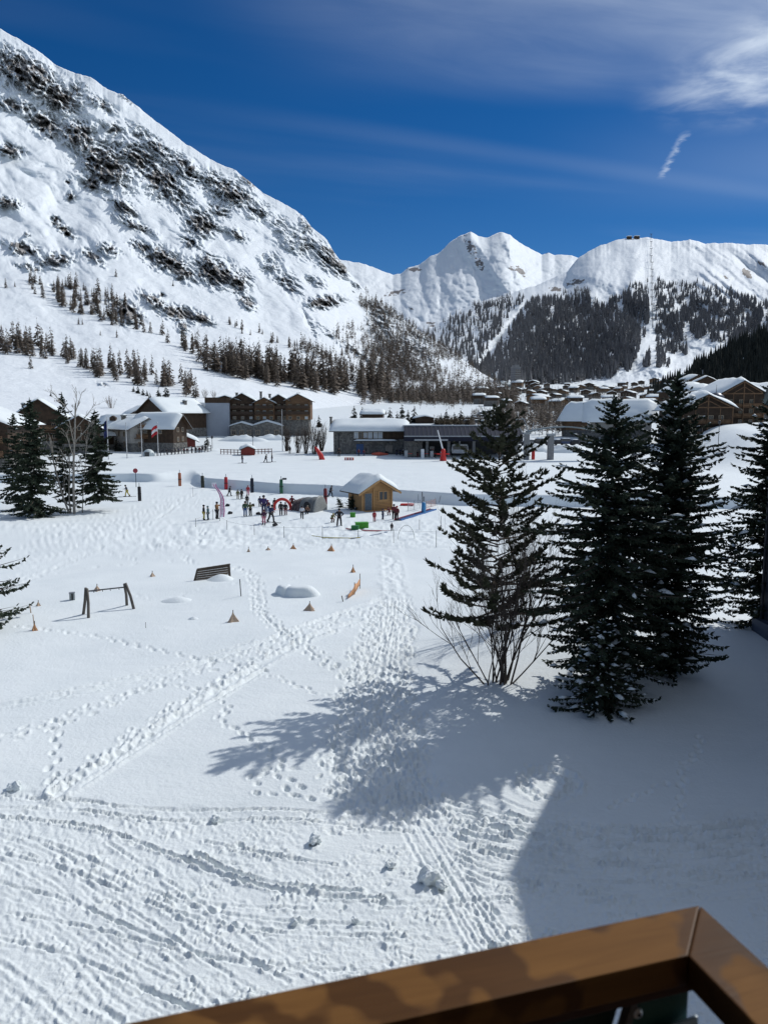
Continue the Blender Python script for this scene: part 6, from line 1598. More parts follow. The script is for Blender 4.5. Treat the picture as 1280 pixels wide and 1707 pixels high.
for k, (px_, wpx, top) in enumerate(((877, 8.5, 724), (917, 9.5, 726))):
    p = at(px_, 766); m = px_m(p); t = thing('concrete_pylon', ['left of two square grey pylons beside the red post', 'right of two square grey pylons beside the red post'][k], 'pylon', p)
    w = wpx * m / 2; h = (766 - top) * m
    MB().box(-w, w, -w * .9, w * .9, -.5, h).build('shaft', M_CONCRETE, t)
    MB().box(-w * 1.5, w * 1.5, -w, w, h + .002, h + .35).build('head', M_STEEL, t)
    if k == 0:
        MB().beam((-.9, 0, h + .3), (-2.4, 0, h + 3), .16, .16).beam((.4, 0, h + .3), (-.7, 0, h + 3.2), .16, .16).beam((-2.4, 0, h + 3), (-.7, 0, h + 3.2), .16, .16).beam((.8, 0, h + .3), (1.4, 0, h + 2.4), .14, .14).build('lattice', M_STEEL, t)
    else:
        b = MB(); prev = None
        for q in range(9):
            x = -5.0 + q * 1.9; z = h + .3 + 1.5 * math.sin((q + 1) / 10 * math.pi)
            if prev: b.beam(prev, (x, 0, z), 3.0, .25)
            prev = (x, 0, z)
        b.build('curved_canopy', plain("grey_canopy", (.16, .19, .20), .5), t)
p = at(888.5, 766); t = thing('red_post', 'short red padded post between the two grey pylons', 'post', p)
MB().lathe([(.34, -.2), (.36, .8), (.33, 1.85), (.1, 1.95)], 10).build('padding', M_RED, t, True)

# snow heaps in front of the car park, cars
def heap(px, py, w, d, h, seed, lab, zoff=0.0, pt=None):
    p = pt or at(px, py); r = np.random.default_rng(seed)
    n = 22; th = np.linspace(0, 2 * math.pi, n, endpoint=False); rr2 = np.linspace(0, 1, 8)
    V = []; F = []
    for i, q in enumerate(rr2):
        for k, a in enumerate(th):
            x = w / 2 * q * math.cos(a); y = d / 2 * q * math.sin(a)
            z = h * (1 - q ** 2) ** 1.0 * (1 + .5 * float(perlin(np.array(x / 1.7 + seed), np.array(y / 1.7), 7))) - .15 * q
            V.append((x, y, z + zoff))
    for i in range(len(rr2) - 1):
        for k in range(n): F.append((i * n + k, i * n + (k + 1) % n, (i + 1) * n + (k + 1) % n, (i + 1) * n + k)[::-1])
    o = mesh_obj('snow_heap', V, F, M_SNOW, None, True); o.location = p
    return tag(o, lab, 'snow heap')
heap(848, 752, 9, 5, 1.6, 1, 'ploughed snow heap just right of the pine, before the pylons')
heap(897, 752, 11, 5, 1.6, 2, 'ploughed snow heap between the two grey pylons')
heap(948, 754, 12, 5, 1.8, 3, 'ploughed snow heap right of the pylons')
heap(405, 735, 16, 5, 1.6, 4, 'snow heap before the cladding wall of the hotel')
heap(455, 733, 14, 5, 1.5, 5, 'snow heap before the low hotel annexes')
heap(318, 752, 18, 6, 1.0, 6, 'flat snow heap beside the low red fronted shed')
def car_meshes():
    out = []
    for k, (h, roof) in enumerate(((1.45, .62), (1.75, .85))):
        b = MB()
        prof = [(-2.15, .35), (2.15, .35), (2.2, .8), (1.3, .95), (.7, h), (-1.4 * (1 + k * .25), h), (-2.0, 1.0), (-2.2, .8)]
        b.prism(prof, -.85, .85, 0)
        o = b.build('body', [M_BLACK], None, bevel=.06); me = o.data; bpy.data.objects.remove(o)
        g = MB().prism([(-1.75 if k else -1.55, 1.02), (1.05, 1.02), (.62, h - .1), (-1.45 * (1 + k * .2), h - .1)], -.862, .862).build('side_window', [M_GLASS]); mg = g.data; bpy.data.objects.remove(g)
        wv = MB()
        for x in (-1.35, 1.35):
            for y in (-.84, .84): wv.add(*[list(map(tuple, q)) for q in _wheel(x, y)])
        w = wv.build('wheel', [M_BLACK]); mw = w.data; bpy.data.objects.remove(w)
        out.append((me, mg, mw))
    return out
def _wheel(x, y, n=10):
    vs = []; 
    for s_ in (-.1, .1):
        for k in range(n): vs.append((x + .33 * math.cos(2 * math.pi * k / n), y + s_, .33 + .33 * math.sin(2 * math.pi * k / n)))
    fs = [(k, (k + 1) % n, n + (k + 1) % n, n + k) for k in range(n)] + [tuple(range(n)), tuple(reversed(range(n, 2 * n)))]
    return vs, fs
CARM = car_meshes()
CARC = [plain("car_" + n_, c_, .35, .2, .05, 1, .5) for n_, c_ in (("black", (.02, .02, .022)), ("grey", (.10, .10, .11)), ("silver", (.32, .33, .34)), ("white", (.6, .6, .6)), ("blue", (.03, .05, .12)), ("red", (.2, .02, .02)))]
CARN = ['black', 'dark grey', 'silver', 'white', 'dark blue', 'dark red']
def car(p, rz, ci, kind, lab, group):
    t = thing('parked_car', lab, 'car', p, rz, group)
    for nm, me in zip(('body', 'side_window', 'wheel'), CARM[kind]):
        o = bpy.data.objects.new(nm, me); C.objects.link(o); o.parent = t
        if nm == 'body': o.material_slots[0].link = 'OBJECT'; o.material_slots[0].material = CARC[ci]
    snow_slab('roof_snow', lambda u_, v_: (-.35 + u_ * 1.1, v_ * .75, 1.44 + .3 * kind), 7, 5, R.uniform(.1, .35), t, R.randint(0, 99))
car_i = 0
for row, (ya, xa, xb, n) in enumerate(((707, 780, 845, 6), (701, 782, 848, 7), (696.5, 792, 850, 7), (692.5, 800, 852, 7), (689.5, 806, 850, 6))):
    for k in range(n):
        ci = R.choice([0, 0, 1, 1, 2, 4, 3]); p = at(xa + (xb - xa) * k / (n - 1), ya)
        car(p, R.choice([.3, .3 + math.pi]) + R.uniform(-.05, .05), ci, R.randint(0, 1), CARN[ci] + ' parked car in the ' + ['front', 'second', 'third', 'fourth', 'back'][row] + ' row of the car park behind the station', 'cars in the car park behind the station')
for k, (x, ci) in enumerate(((838, 1), (862, 0), (884, 2), (903, 0), (932, 0), (945, 4), (962, 0), (975, 1))):
    p = at(x, 742); car(p, R.uniform(-.3, .3), ci, k % 2, CARN[ci] + ' parked car ' + ['leftmost', 'second', 'third', 'fourth', 'fifth', 'sixth', 'seventh', 'rightmost'][k] + ' in the row behind the two pylons', 'cars behind the pylons')
# flat roofed strip and hut behind the car park
house_px('small snowy cabin left of the car park hedge', 706, 705, 30, 8, 3, 6, rz=.1, wall=M_TIMBER, snow=.7, cat='cabin', name='cabin', stone=0, seed=111)
house_px('low chalet roof showing behind the stone lift building', 622, 702, 34, 12, 5, 9, rz=1.5, snow=.9, seed=112, stone=.3)

# ------------------------------------------------------------------ flags, lamp posts, bench
def flagpole(px, py, top, lab, flag=None):
    p = at(px, py); h = (py - top) * px_m(p); t = thing('flagpole', lab, 'flagpole', p)
    MB().tube([(0, 0, -.3), (0, 0, h)], [.11, .06], 8).build('pole', plain("pole_white", (.5, .5, .5), .5), t)
    MB().lathe([(.02, 0), (.1, .08), (.02, .18)], 8, (0, 0, h)).build('finial', M_STEEL, t)
    if flag:
        cols, w, hh, dr = flag[:4]; ft = thing('flag', flag[4], 'flag', p + Vector((0, 0, h - .5)))
        nx, ns = 8, len(cols)
        for si, c_ in enumerate(cols):
            V = []; F = []
            for i in range(nx + 1):
                for j in (0, 1):
                    a = i / nx; zt = -hh * (si + j) / ns
                    V.append((-w * a * .75, .18 * math.sin(a * 7 + zt), zt - dr * a * a))
            for i in range(nx): F.append((i * 2, i * 2 + 1, i * 2 + 3, i * 2 + 2))
            o = mesh_obj('stripe' if ns > 1 else 'cloth', V, F, c_, ft, True)
            md = o.modifiers.new('thickness', 'SOLIDIFY'); md.thickness = .02
flagpole(181, 766, 697, 'leftmost of four flagpoles before the grey plaster chalet', ([plain("flag_navy", (.02, .03, .12), .7)], 1.0, 3.2, 1.0, 'limp navy flag on the leftmost flagpole'))
flagpole(212, 764, 706, 'second flagpole from the left, without flag, before the grey plaster chalet')
flagpole(237, 762, 703, 'third flagpole from the left, without flag, before the grey plaster chalet')
flagpole(264, 760, 705, 'rightmost flagpole carrying the red and white flag', ([plain("flag_red", (.5, .03, .04), .7), M_WHITE, plain("flag_red2", (.42, .02, .03), .7)], 1.7, 2.0, .9, 'red flag with a white band on the rightmost flagpole'))
flagpole(471, 752, 684, 'tall pale pole in front of the right end of the hotel')
def lamp(px, py, top, lab, pt=None, r_=.05):
    p = pt or at(px, py); h = (py - top) * px_m(p); t = thing('street_lamp', lab, 'street lamp', p)
    MB().tube([(0, 0, -.4), (0, 0, h * .92)], [r_ * 1.4, r_], 8).build('post', M_DARKSTEEL, t)
    MB().lathe([(.1, 0), (.24, .12), (.26, .45), (.34, .5), (.05, .72)], 10, (0, 0, h * .9)).build('lamp_head', M_DARKSTEEL, t, True)
lamp(1197, 742, 703, 'black street lamp standing on the snow bank on the right')
lamp(354, 752, 729, 'thin lamp post before the cladding wall, left of the red kiosk', r_=.05)
lamp(422, 752, 727, 'thin lamp post behind the red kiosk', r_=.05)
lamp(476, 752, 735, 'short thin lamp post beside the tall pale pole', r_=.05)
p = at(1177, 739); t = thing('bench', 'dark snow covered bench on the bank left of the street lamp', 'bench', p, -.3)
MB().box(-.9, .9, -.25, .25, .42, .48).build('seat', M_GREYWOOD, t); MB().box(-.9, .9, .26, .31, .55, .95).build('backrest', M_GREYWOOD, t)
for sx_ in (-.75, .75): MB().box(sx_ - .05, sx_ + .05, -.22, .3, -.2, .415).build('leg', M_DARKSTEEL, t)
snow_slab('seat_snow', lambda u_, v_: (u_ * .85, v_ * .24, .48), 7, 5, .22, t, 4)

# ------------------------------------------------------------------ the ski school garden: arch, tunnel, banner, mats, boxes, nets
p = at(470.5, 850); m = px_m(p); t = thing('inflatable_arch', 'red inflatable arch among the skiers', 'arch', p, .1)
W_ = 14.5 * m; Hh = 19.5 * m
n = 18; MB().tube([(W_ * math.cos(math.pi * k / n), 0, -.1 + Hh * math.sin(math.pi * k / n) ** .85) for k in range(n + 1)], [.17] * (n + 1), 10).build('tube', M_RED, t, True)
for sg in (-1, 1):
    MB().box(sg * W_ - .24, sg * W_ + .24, -.3, .3, -.15, .10).build('foot', M_RED, t, bevel=.05)
p = at(519, 851); m = px_m(p); t = thing('play_tunnel', 'grey inflatable tunnel with a dark arched opening beside the dark red pole', 'tunnel', p, math.radians(-22))
def half_barrel(x0, x1, r0, r1, nseg, name, mat, bulge=.1, parent=None, yc=0):
    V = []; F = []; nu = nseg * 5 + 1; na = 14
    for i in range(nu):
        s_ = i / (nu - 1); x = x0 + (x1 - x0) * s_; rr3 = (r0 + (r1 - r0) * s_) * (1 - bulge + bulge * abs(math.sin(s_ * nseg * math.pi)) ** .6)
        for k in range(na):
            a = math.pi * k / (na - 1); V.append((x, yc + rr3 * math.cos(a), rr3 * 1.12 * math.sin(a) - .15))
    for i in range(nu - 1):
        for k in range(na - 1): F.append((i * na + k, (i + 1) * na + k, (i + 1) * na + k + 1, i * na + k + 1))
    F.append(tuple(range(na))); F.append(tuple(reversed(range((nu - 1) * na, nu * na))))
    return mesh_obj(name, V, F, mat, parent, True)
GREYV = plain("grey_vinyl", (.17, .175, .17), .5, var=.12)
half_barrel(-.9, .95, 1.5, 1.6, 2, 'shell', GREYV, .06, t)
half_barrel(.93, 1.25, 1.72, 1.72, 1, 'rim', plain("pale_grey_vinyl", (.24, .245, .235), .5), .1, t)
half_barrel(-2.1, -.88, 1.15, 1.5, 3, 'camouflage_section', plain("camo_vinyl", (.10, .075, .075), .6, var=.8, scale=3.2), .14, t)
V = []; na = 12
for s_ in (0, .03):
    V += [(-.28, -.02, -.2 )] if False else []
b = MB(); poly = [(-.38, -.2)] + [(.38 * math.cos(a) * -1, .85 + .38 * math.sin(a)) for a in np.linspace(0, math.pi, 9)] + [(.38, -.2)]
o = b.prism(poly, -.03, .03).build('opening', M_BLACK, t); o.location = (.22, -1.60, -.02); o.rotation_euler = (-.12, 0, 0)  # flat black sheet in place of the shaded tunnel inside
# banner
p = at(368.5, 869); m = px_m(p); t = thing('feather_banner', 'tall white feather banner with a wavy pink edge, bent over at the top', 'banner', p)
PK = plain("banner_pink", (.55, .12, .30), .6); WH = plain("banner_white", (.72, .70, .74), .6)
crv = [(-.12, 0), (-.10, .45), (-.06, 1.1), (-.05, 1.7), (.0, 2.3), (-.12, 2.8), (-.35, 3.25), (-.62, 3.6), (-.72, 3.85)]
MB().tube([(x, 0, z) for x, z in crv], .03, 6).build('pole', M_STEEL, t)
def strip(a, b_, name, mat, yy):
    V = []; F = []
    for (x, z), wa, wb in zip(crv[1:], a, b_): V += [(x + wa, yy, z), (x + wb, yy, z)]
    for i in range(len(crv) - 2): F.append((2 * i, 2 * i + 1, 2 * i + 3, 2 * i + 2))
    o = mesh_obj(name, V, F, mat, t); md = o.modifiers.new('thickness', 'SOLIDIFY'); md.thickness = .015
wid = [.42, .46, .42, .36, .30, .24, .24, .30]
strip([.02] * 8, wid, 'cloth', WH, -.02); strip([w_ - .07 for w_ in wid], [w_ + .03 for w_ in wid], 'pink_edge', PK, -.045); strip([.0] * 8, [.06] * 8, 'pink_hem', PK, -.045)
b = MB()
for k in range(9):
    z = .75 + k * .2; x = float(np.interp(z, [c_[1] for c_ in crv], [c_[0] for c_ in crv])) + .22
    b.box(x - .07, x + .07, -.056, -.048, z, z + .03).box(x - .07 + (k % 3) * .05, x - .03 + (k % 3) * .05, -.056, -.048, z + .031, z + .12)
b.build('lettering', PK, t)
MB().box(-.85, -.38, -.03, .0, 3.55, 4.0).build('banner_top', WH, t)
# green boxes
GR = plain("bright_green_plastic", (.07, .30, .03), .5, var=.2, scale=3); GR2 = plain("dark_green_plastic", (.03, .16, .05), .5)
def crate(px, py, wpx, hpx, d, mat, lab, rz=0):
    p = at(px, py); m = px_m(p); t = thing('plastic_box', lab, 'box', p, rz); w, h = wpx * m / 2, hpx * m
    MB().box(-w, w, -d / 2, d / 2, -.1, h * .86).build('body', mat, t, bevel=.03)
    MB().box(-w * 1.05, w * 1.05, -d / 2 - .03, d / 2 + .03, h * .86 + .002, h).build('lid', mat, t, bevel=.02)
    for k in (-1, 1): MB().box(k * w * .5 - .05, k * w * .5 + .05, -d / 2 - .03, -d / 2 - .002, h * .25, h * .6).build('rib', mat, t)
crate(588, 862, 8.5, 7.5, .5, GR, 'small bright green box standing alone before the pine hut')
crate(603, 880, 21, 9.5, .8, GR, 'largest bright green box on the snow below the pine hut', .15)
crate(592, 884, 12, 8, .5, GR2, 'darker green box in front of the largest green one', -.1)
# magic carpet strip with mat edges
pa, pb = at(663, 868), at(722, 850)
t = thing('magic_carpet', 'long narrow blue conveyor strip running uphill right of the red clad people', 'conveyor', pa); d_ = pb - pa
MB().beam((0, 0, .06), d_ + Vector((0, 0, .06)), .55, .10).build('belt', plain("belt_navy", (.02, .035, .10), .6), t)
side_ = Vector((d_.y, -d_.x, 0)).normalized() * .36
for sg in (-1, 1): MB().beam(side_ * sg + Vector((0, 0, .09)), d_ + side_ * sg + Vector((0, 0, .09)), .12, .14).build('side_rail', plain("belt_blue", (.04, .14, .36), .5) if sg > 0 else plain("belt_red", (.35, .05, .07), .5), t)
p = at(706, 856); t = thing('padded_pole', 'light blue padded post standing at the blue conveyor strip', 'pole', p)
MB().lathe([(.24, -.2), (.25, .6), (.23, 1.2), (.1, 1.25)], 10).build('padding', plain("padding_blue", (.06, .24, .48), .5), t, True)
p = at(703.5, 850); t = thing('control_post', 'grey control box on a post behind the light blue padded post', 'post', p)
MB().tube([(0, 0, -.2), (0, 0, 2.1)], .05).build('post', M_DARKSTEEL, t); MB().box(-.05, .28, -.1, .1, 1.0, 1.55).build('box', M_STEEL, t)
p = at(678, 843); t = thing('sled_pile', 'red sledge lying half in the snow right of the pine hut', 'sledge', p, -.15)
MB().prism([(-.8, 0), (.7, 0), (.95, .22), (.6, .28), (-.75, .24)], -.35, .35).build('shell', M_RED, t, bevel=.05)
MB().beam((-.7, -.38, .02), (.8, -.38, .04), .05, .05).beam((-.7, .38, .02), (.8, .38, .04), .05, .05).build('runner', M_BLACK, t)
# thin stakes with cord, nets, hoop
def stake(px, py, top, lab, mat=None, r_=.022, lean=0.0, cat='stake'):
    p = at(px, py); h = (py - top) * px_m(p) * 1.0
    o = MB().tube([(0, 0, -.2), (lean, 0, h)], r_, 6).build('stake', mat or M_DARKSTEEL); o.location = p
    tag(o, lab, cat); return p + Vector((lean, 0, h))
SK = [(326.5, 879, 864), (355, 867, 849), (378.5, 885, 867), (424, 892, 874), (473.5, 897, 877), (537.5, 899, 876), (597, 897, 884), (656, 905, 882), (727, 912, 884)]
tips = [stake(x, y, tp, 'thin dark stake number %s from the left along the cord before the ski garden' % ['one', 'two', 'three', 'four', 'five', 'six', 'seven', 'eight', 'nine'][k]) for k, (x, y, tp) in enumerate(SK)]
b = MB()
for a, c_ in zip(tips[:-1], tips[1:]):
    mid = (a + c_) / 2 - Vector((0, 0, .18)); b.tube([a - Vector((0, 0, .1)), mid, c_ - Vector((0, 0, .1))], .009, 4, cap=False)
tag(b.build('cord', plain("cord_grey", (.35, .35, .33), .7)), 'thin cord sagging from stake to stake before the ski garden', 'cord')
def ground_line(pts, mat, lab, name, r_=.04, lift=.05):
    P = [at(*q) + Vector((0, 0, lift)) for q in pts]
    return tag(MB().tube(P, r_, 6).build(name, mat), lab, 'hose' if 'hose' in name else 'cord')
ground_line([(520, 894), (540, 897), (583, 898), (600, 897)], plain("yellow_rope", (.55, .45, .12), .7), 'yellow rope lying on the snow left of the green boxes', 'rope')
ground_line([(577, 882), (590, 884), (620, 885.5), (650, 886)], plain("pink_hose", (.5, .18, .18), .7), 'long red and white foam bar lying before the green boxes', 'foam_hose', .07)
ground_line([(585, 899), (620, 893), (650, 887)], plain("blue_grey_rope", (.22, .26, .34), .7), 'blue grey rope on the snow from the yellow rope to the short post', 'rope')
p = at(677, 899); m = px_m(p); 
o = MB().tube([(14 * m * math.cos(math.pi * k / 16), 0, -.1 + 1.35 * math.sin(math.pi * k / 16)) for k in range(17)], .02, 6).build('wire_hoop', plain("hoop", (.3, .32, .28), .6)); o.location = p; tag(o, 'thin wire hoop arching over the snow right of the green boxes', 'hoop')
def net(pts, h, mat, lab, nst=6):
    ps = [at(*q) for q in pts]; t = thing('safety_net', lab, 'net', ps[0]); P0 = ps[0]; b = MB()
    L = ps[-1] - P0; n = int(L.length / .22)
    for k in range(n + 1): b.tube([L * k / n + Vector((0, 0, 0)), L * k / n + Vector((0, 0, h))], .012, 4, cap=False)
    for q in range(5): b.tube([Vector((0, 0, h * q / 4)), L + Vector((0, 0, h * q / 4))], .012, 4, cap=False)
    b.build('mesh', mat, t)
    for k in range(nst + 1): MB().tube([L * k / nst + Vector((0, .03, -.2)), L * k / nst + Vector((0, .03, h + .15))], .03, 5).build('post', M_STEEL, t)
net([(680, 852), (700, 848)], .9, plain("net_white", (.6, .6, .62), .6), 'white safety net between the red sledge and the light blue post', 2)
net([(710, 848), (726, 843)], .8, plain("net_orange", (.6, .28, .18), .6), 'orange and white net at the top end of the conveyor strip', 2)
for k, (x, y, tp) in enumerate(((697, 842, 824), (731, 838, 826), (735, 880, 860), (699, 884, 866), (545, 850, 838), (322, 828, 812))):
    stake(x, y, tp, ['thin stake on the bank left of the grey control box', 'leaning thin stake on the bank behind the orange net', 'thin grey stake on the snow right of the wire hoop', 'thin grey stake above the wire hoop', 'thin stake just right of the grey tunnel', 'thin stake in the gap of the bank'][k], lean=.25 if k == 1 else 0)
for k, (x, y) in enumerate(((379, 844), (383.5, 857), (422, 844), (431, 858), (459, 877))):
    p = at(x, y); o = MB().prism([(-.28, -.02), (.25, -.02), (.3, .22), (-.05, .34), (-.2, .2)], -.14, .14).build('rucksack', M_BLACK, bevel=.05); o.location = p; o.rotation_euler = (0, 0, k)
    tag(o, ['black rucksack lying right of the feather banner', 'black rucksack on the snow below the first one by the banner', 'black bag on the snow right of the olive jacket person', 'black bag lying left of the pink trousered child', 'small dark bag alone before the ski garden'][k], 'bag')

# ------------------------------------------------------------------ people
def skin_mesh(name, nodes, edges, root, sub=1):
    me = bpy.data.meshes.new(name + '_skin'); keys = list(nodes)
    me.from_pydata([nodes[k][0] for k in keys], [(keys.index(a), keys.index(b_)) for a, b_ in edges], [])
    o = bpy.data.objects.new(name + '_skin', me); C.objects.link(o)
    md = o.modifiers.new('skin', 'SKIN'); md.use_smooth_shade = True
    if sub: s2 = o.modifiers.new('sub', 'SUBSURF'); s2.levels = sub; s2.render_levels = sub
    lay = me.skin_vertices[0].data
    for i, k in enumerate(keys):
        rd = nodes[k][1]; lay[i].radius = (rd if isinstance(rd, tuple) else (rd, rd)); lay[i].use_root = (k == root)
    dg = bpy.context.evaluated_depsgraph_get(); dg.update()
    ev = o.evaluated_get(dg); out = bpy.data.meshes.new_from_object(ev, depsgraph=dg)
    bpy.data.objects.remove(o); bpy.data.meshes.remove(me)
    out.materials.clear(); out.polygons.foreach_set('use_smooth', [True] * len(out.polygons)); return out
def pose(kind):
    J = dict(pel=(0, 0, .95), spi=(0, 0, 1.15), che=(0, .01, 1.36), nec=(0, 0, 1.50), hed=(0, -.02, 1.64), top=(0, -.01, 1.74),
             hl=(.10, 0, .90), kl=(.12, -.03, .50), al=(.12, .02, .09), tl=(.14, -.16, .05), hr=(-.10, 0, .90), kr=(-.12, -.03, .50), ar=(-.12, .02, .09), tr=(-.14, -.16, .05),
             sl=(.19, 0, 1.42), el=(.27, .03, 1.15), wl=(.26, -.07, .92), gl=(.26, -.10, .82), sr=(-.19, 0, 1.42), er=(-.27, .03, 1.15), wr=(-.26, -.07, .92), gr=(-.26, -.10, .82))
    if kind == 'stride':
        J.update(kl=(.12, -.18, .52), al=(.12, -.22, .10), tl=(.13, -.40, .07), kr=(-.12, .10, .52), ar=(-.12, .34, .14), tr=(-.13, .18, .06), spi=(0, -.04, 1.14), che=(0, -.10, 1.33), nec=(0, -.14, 1.47), hed=(0, -.19, 1.60), top=(0, -.20, 1.70),
                 sl=(.19, -.1, 1.39), el=(.27, .08, 1.17), wl=(.27, -.12, 1.03), gl=(.27, -.21, 1.0), sr=(-.19, -.1, 1.39), er=(-.28, -.18, 1.15), wr=(-.27, -.40, 1.10), gr=(-.27, -.49, 1.10))
    if kind == 'akimbo':
        J.update(el=(.42, .06, 1.20), wl=(.22, -.04, 1.04), gl=(.16, -.10, 1.0), er=(-.42, .06, 1.20), wr=(-.22, -.04, 1.04), gr=(-.16, -.10, 1.0), kl=(.16, -.02, .5), al=(.19, .02, .09), tl=(.22, -.15, .05), kr=(-.16, -.02, .5), ar=(-.19, .02, .09), tr=(-.22, -.15, .05))
    if kind == 'reach':
        J.update(el=(.38, -.14, 1.36), wl=(.58, -.25, 1.33), gl=(.67, -.28, 1.33), er=(-.28, -.1, 1.18), wr=(-.20, -.30, 1.15), gr=(-.16, -.37, 1.16))
    if kind == 'crouch':
        J.update(pel=(0, .12, .62), spi=(0, .02, .80), che=(0, -.12, .98), nec=(0, -.2, 1.08), hed=(0, -.26, 1.20), top=(0, -.28, 1.30), hl=(.12, .1, .58), kl=(.18, -.22, .46), al=(.17, .0, .09), tl=(.19, -.18, .05), hr=(-.12, .1, .58), kr=(-.18, -.22, .46), ar=(-.17, .0, .09), tr=(-.19, -.18, .05),
                 sl=(.19, -.12, 1.03), el=(.28, -.22, .80), wl=(.18, -.38, .68), gl=(.15, -.45, .64), sr=(-.19, -.12, 1.03), er=(-.28, -.22, .80), wr=(-.18, -.38, .68), gr=(-.15, -.45, .64))
    return J
POSES = {}
for kind in ('stand', 'stride', 'akimbo', 'reach', 'crouch'):
    J = pose(kind); V_ = lambda a, b_, t_: tuple(np.array(J[a]) * (1 - t_) + np.array(J[b_]) * t_)
    N = {k: (J[k], r_) for k, r_ in dict(pel=(.15, .11), spi=(.14, .10), che=(.17, .11), nec=.058, hed=(.085, .10), top=.07, hl=.085, kl=.058, al=.042, tl=.035, hr=.085, kr=.058, ar=.042, tr=.035, sl=.06, el=.042, wl=.032, gl=.04, sr=.06, er=.042, wr=.032, gr=.04).items()}
    for s_ in 'lr':
        hd = np.array(J['g' + s_]) - np.array(J['w' + s_]); hd /= np.linalg.norm(hd); sd = np.array([.03 if s_ == 'l' else -.03, 0, 0])
        N['th' + s_] = (tuple(np.array(J['w' + s_]) + hd * .05 - sd * 1.4 + np.array([0, -.02, 0])), .016)
        for q in range(3): N['f%d%s' % (q, s_)] = (tuple(np.array(J['g' + s_]) + hd * (.085 - .012 * abs(q - 1)) + sd * (q - 1) + np.array([0, -.02, 0])), .012)
    body_e = [('pel', 'spi'), ('spi', 'che'), ('che', 'nec'), ('nec', 'hed'), ('hed', 'top')]
    for s_ in 'lr': body_e += [('pel', 'h' + s_), ('h' + s_, 'k' + s_), ('k' + s_, 'a' + s_), ('a' + s_, 't' + s_), ('che', 's' + s_), ('s' + s_, 'e' + s_), ('e' + s_, 'w' + s_), ('w' + s_, 'g' + s_), ('w' + s_, 'th' + s_)] + [('g' + s_, 'f%d%s' % (q, s_)) for q in range(3)]
    body = skin_mesh('body', N, body_e, 'pel', 1)
    Nj = {'pel': (V_('pel', 'spi', .05), (.20, .155)), 'spi': (J['spi'], (.19, .15)), 'che': (J['che'], (.20, .15)), 'nec': (V_('che', 'nec', .85), .085)}
    ej = [('pel', 'spi'), ('spi', 'che'), ('che', 'nec')]
    for s_ in 'lr':
        Nj['s' + s_] = (J['s' + s_], .095); Nj['e' + s_] = (J['e' + s_], .075); Nj['w' + s_] = (J['w' + s_], .058); ej += [('che', 's' + s_), ('s' + s_, 'e' + s_), ('e' + s_, 'w' + s_)]
    jack = skin_mesh('jacket', Nj, ej, 'che', 1)
    Nt = {'pel': (J['pel'], (.17, .135))}; et = []
    for s_ in 'lr':
        Nt['h' + s_] = (J['h' + s_], .115); Nt['k' + s_] = (J['k' + s_], .088); Nt['a' + s_] = (V_('k' + s_, 'a' + s_, .92), .085); et += [('pel', 'h' + s_), ('h' + s_, 'k' + s_), ('k' + s_, 'a' + s_)]
    trou = skin_mesh('trousers', Nt, et, 'pel', 1)
    bt = MB()
    for s_ in 'lr':
        a_ = np.array(J['a' + s_]); t_ = np.array(J['t' + s_]); bt.tube([tuple(a_ + np.array([0, .02, .14])), tuple(a_ + np.array([0, .01, 0])), tuple(a_ * .4 + t_ * .6), tuple(t_)], [.072, .078, .066, .04], 8)
    bo = bt.build('boots', [M_BLACK], None, True); bme = bo.data; bpy.data.objects.remove(bo)
    hc = Vector(J['hed']); hb = MB().lathe([(.118, -.03), (.126, .03), (.118, .09), (.08, .145), (.01, .165)], 12, (hc.x, hc.y + .012, hc.z)).build('helmet', [M_BLACK], None, True); hme = hb.data; bpy.data.objects.remove(hb)
    gg = MB().box(-.085, .085, hc.y - .128, hc.y - .05, hc.z - .015, hc.z + .045).build('goggles', [M_GLASS], None, False, .02); gme = gg.data; bpy.data.objects.remove(gg)
    face = MB().add([(-.014, hc.y - .085, hc.z - .03), (.014, hc.y - .085, hc.z - .03), (0, hc.y - .122, hc.z - .045), (0, hc.y - .088, hc.z - .005)], [(0, 1, 2), (0, 2, 3), (1, 3, 2)]).build('nose', [M_BLACK]); fme = face.data; bpy.data.objects.remove(face)
    ski = MB()
    for s_ in 'lr':
        a_, t_ = J['a' + s_], J['t' + s_]; dz = min(a_[2] - .09, .0); ski.add([], [])
        ski.tube([(t_[0] - .0, t_[1] + 1.0, .012), (t_[0], t_[1] - .35, .012), (t_[0], t_[1] - .62, .03), (t_[0], t_[1] - .75, .10)], [.04, .045, .04, .015], 4)
    so = ski.build('skis', [M_BLACK]); sme = so.data; bpy.data.objects.remove(so)
    for me in (body, jack, trou): me.materials.append(M_BLACK)
    for me in (bme, hme, gme, fme, sme):
        if not me.materials: me.materials.append(M_BLACK)
    POSES[kind] = dict(body=body, jacket=jack, trousers=trou, boots=bme, helmet=hme, goggles=gme, nose=fme, skis=sme)
M_SKIN = plain("skin", (.42, .25, .18), .6, var=.05)
_cm = {}
def cloth(c_):
    if c_ not in _cm: _cm[c_] = plain("cloth_%d" % len(_cm), c_, .75, var=.15, scale=4)
    return _cm[c_]
BK = (.018, .018, .022); NV = (.02, .028, .075); RD = (.33, .025, .035); DR = (.13, .022, .03); YL = (.42, .34, .07); OL = (.13, .13, .055); TE = (.05, .11, .12); GN = (.035, .07, .04); BL = (.03, .09, .22); WT = (.55, .56, .6); PU = (.05, .035, .12); BE = (.30, .25, .18); PKC = (.5, .16, .22); BR = (.16, .08, .05)
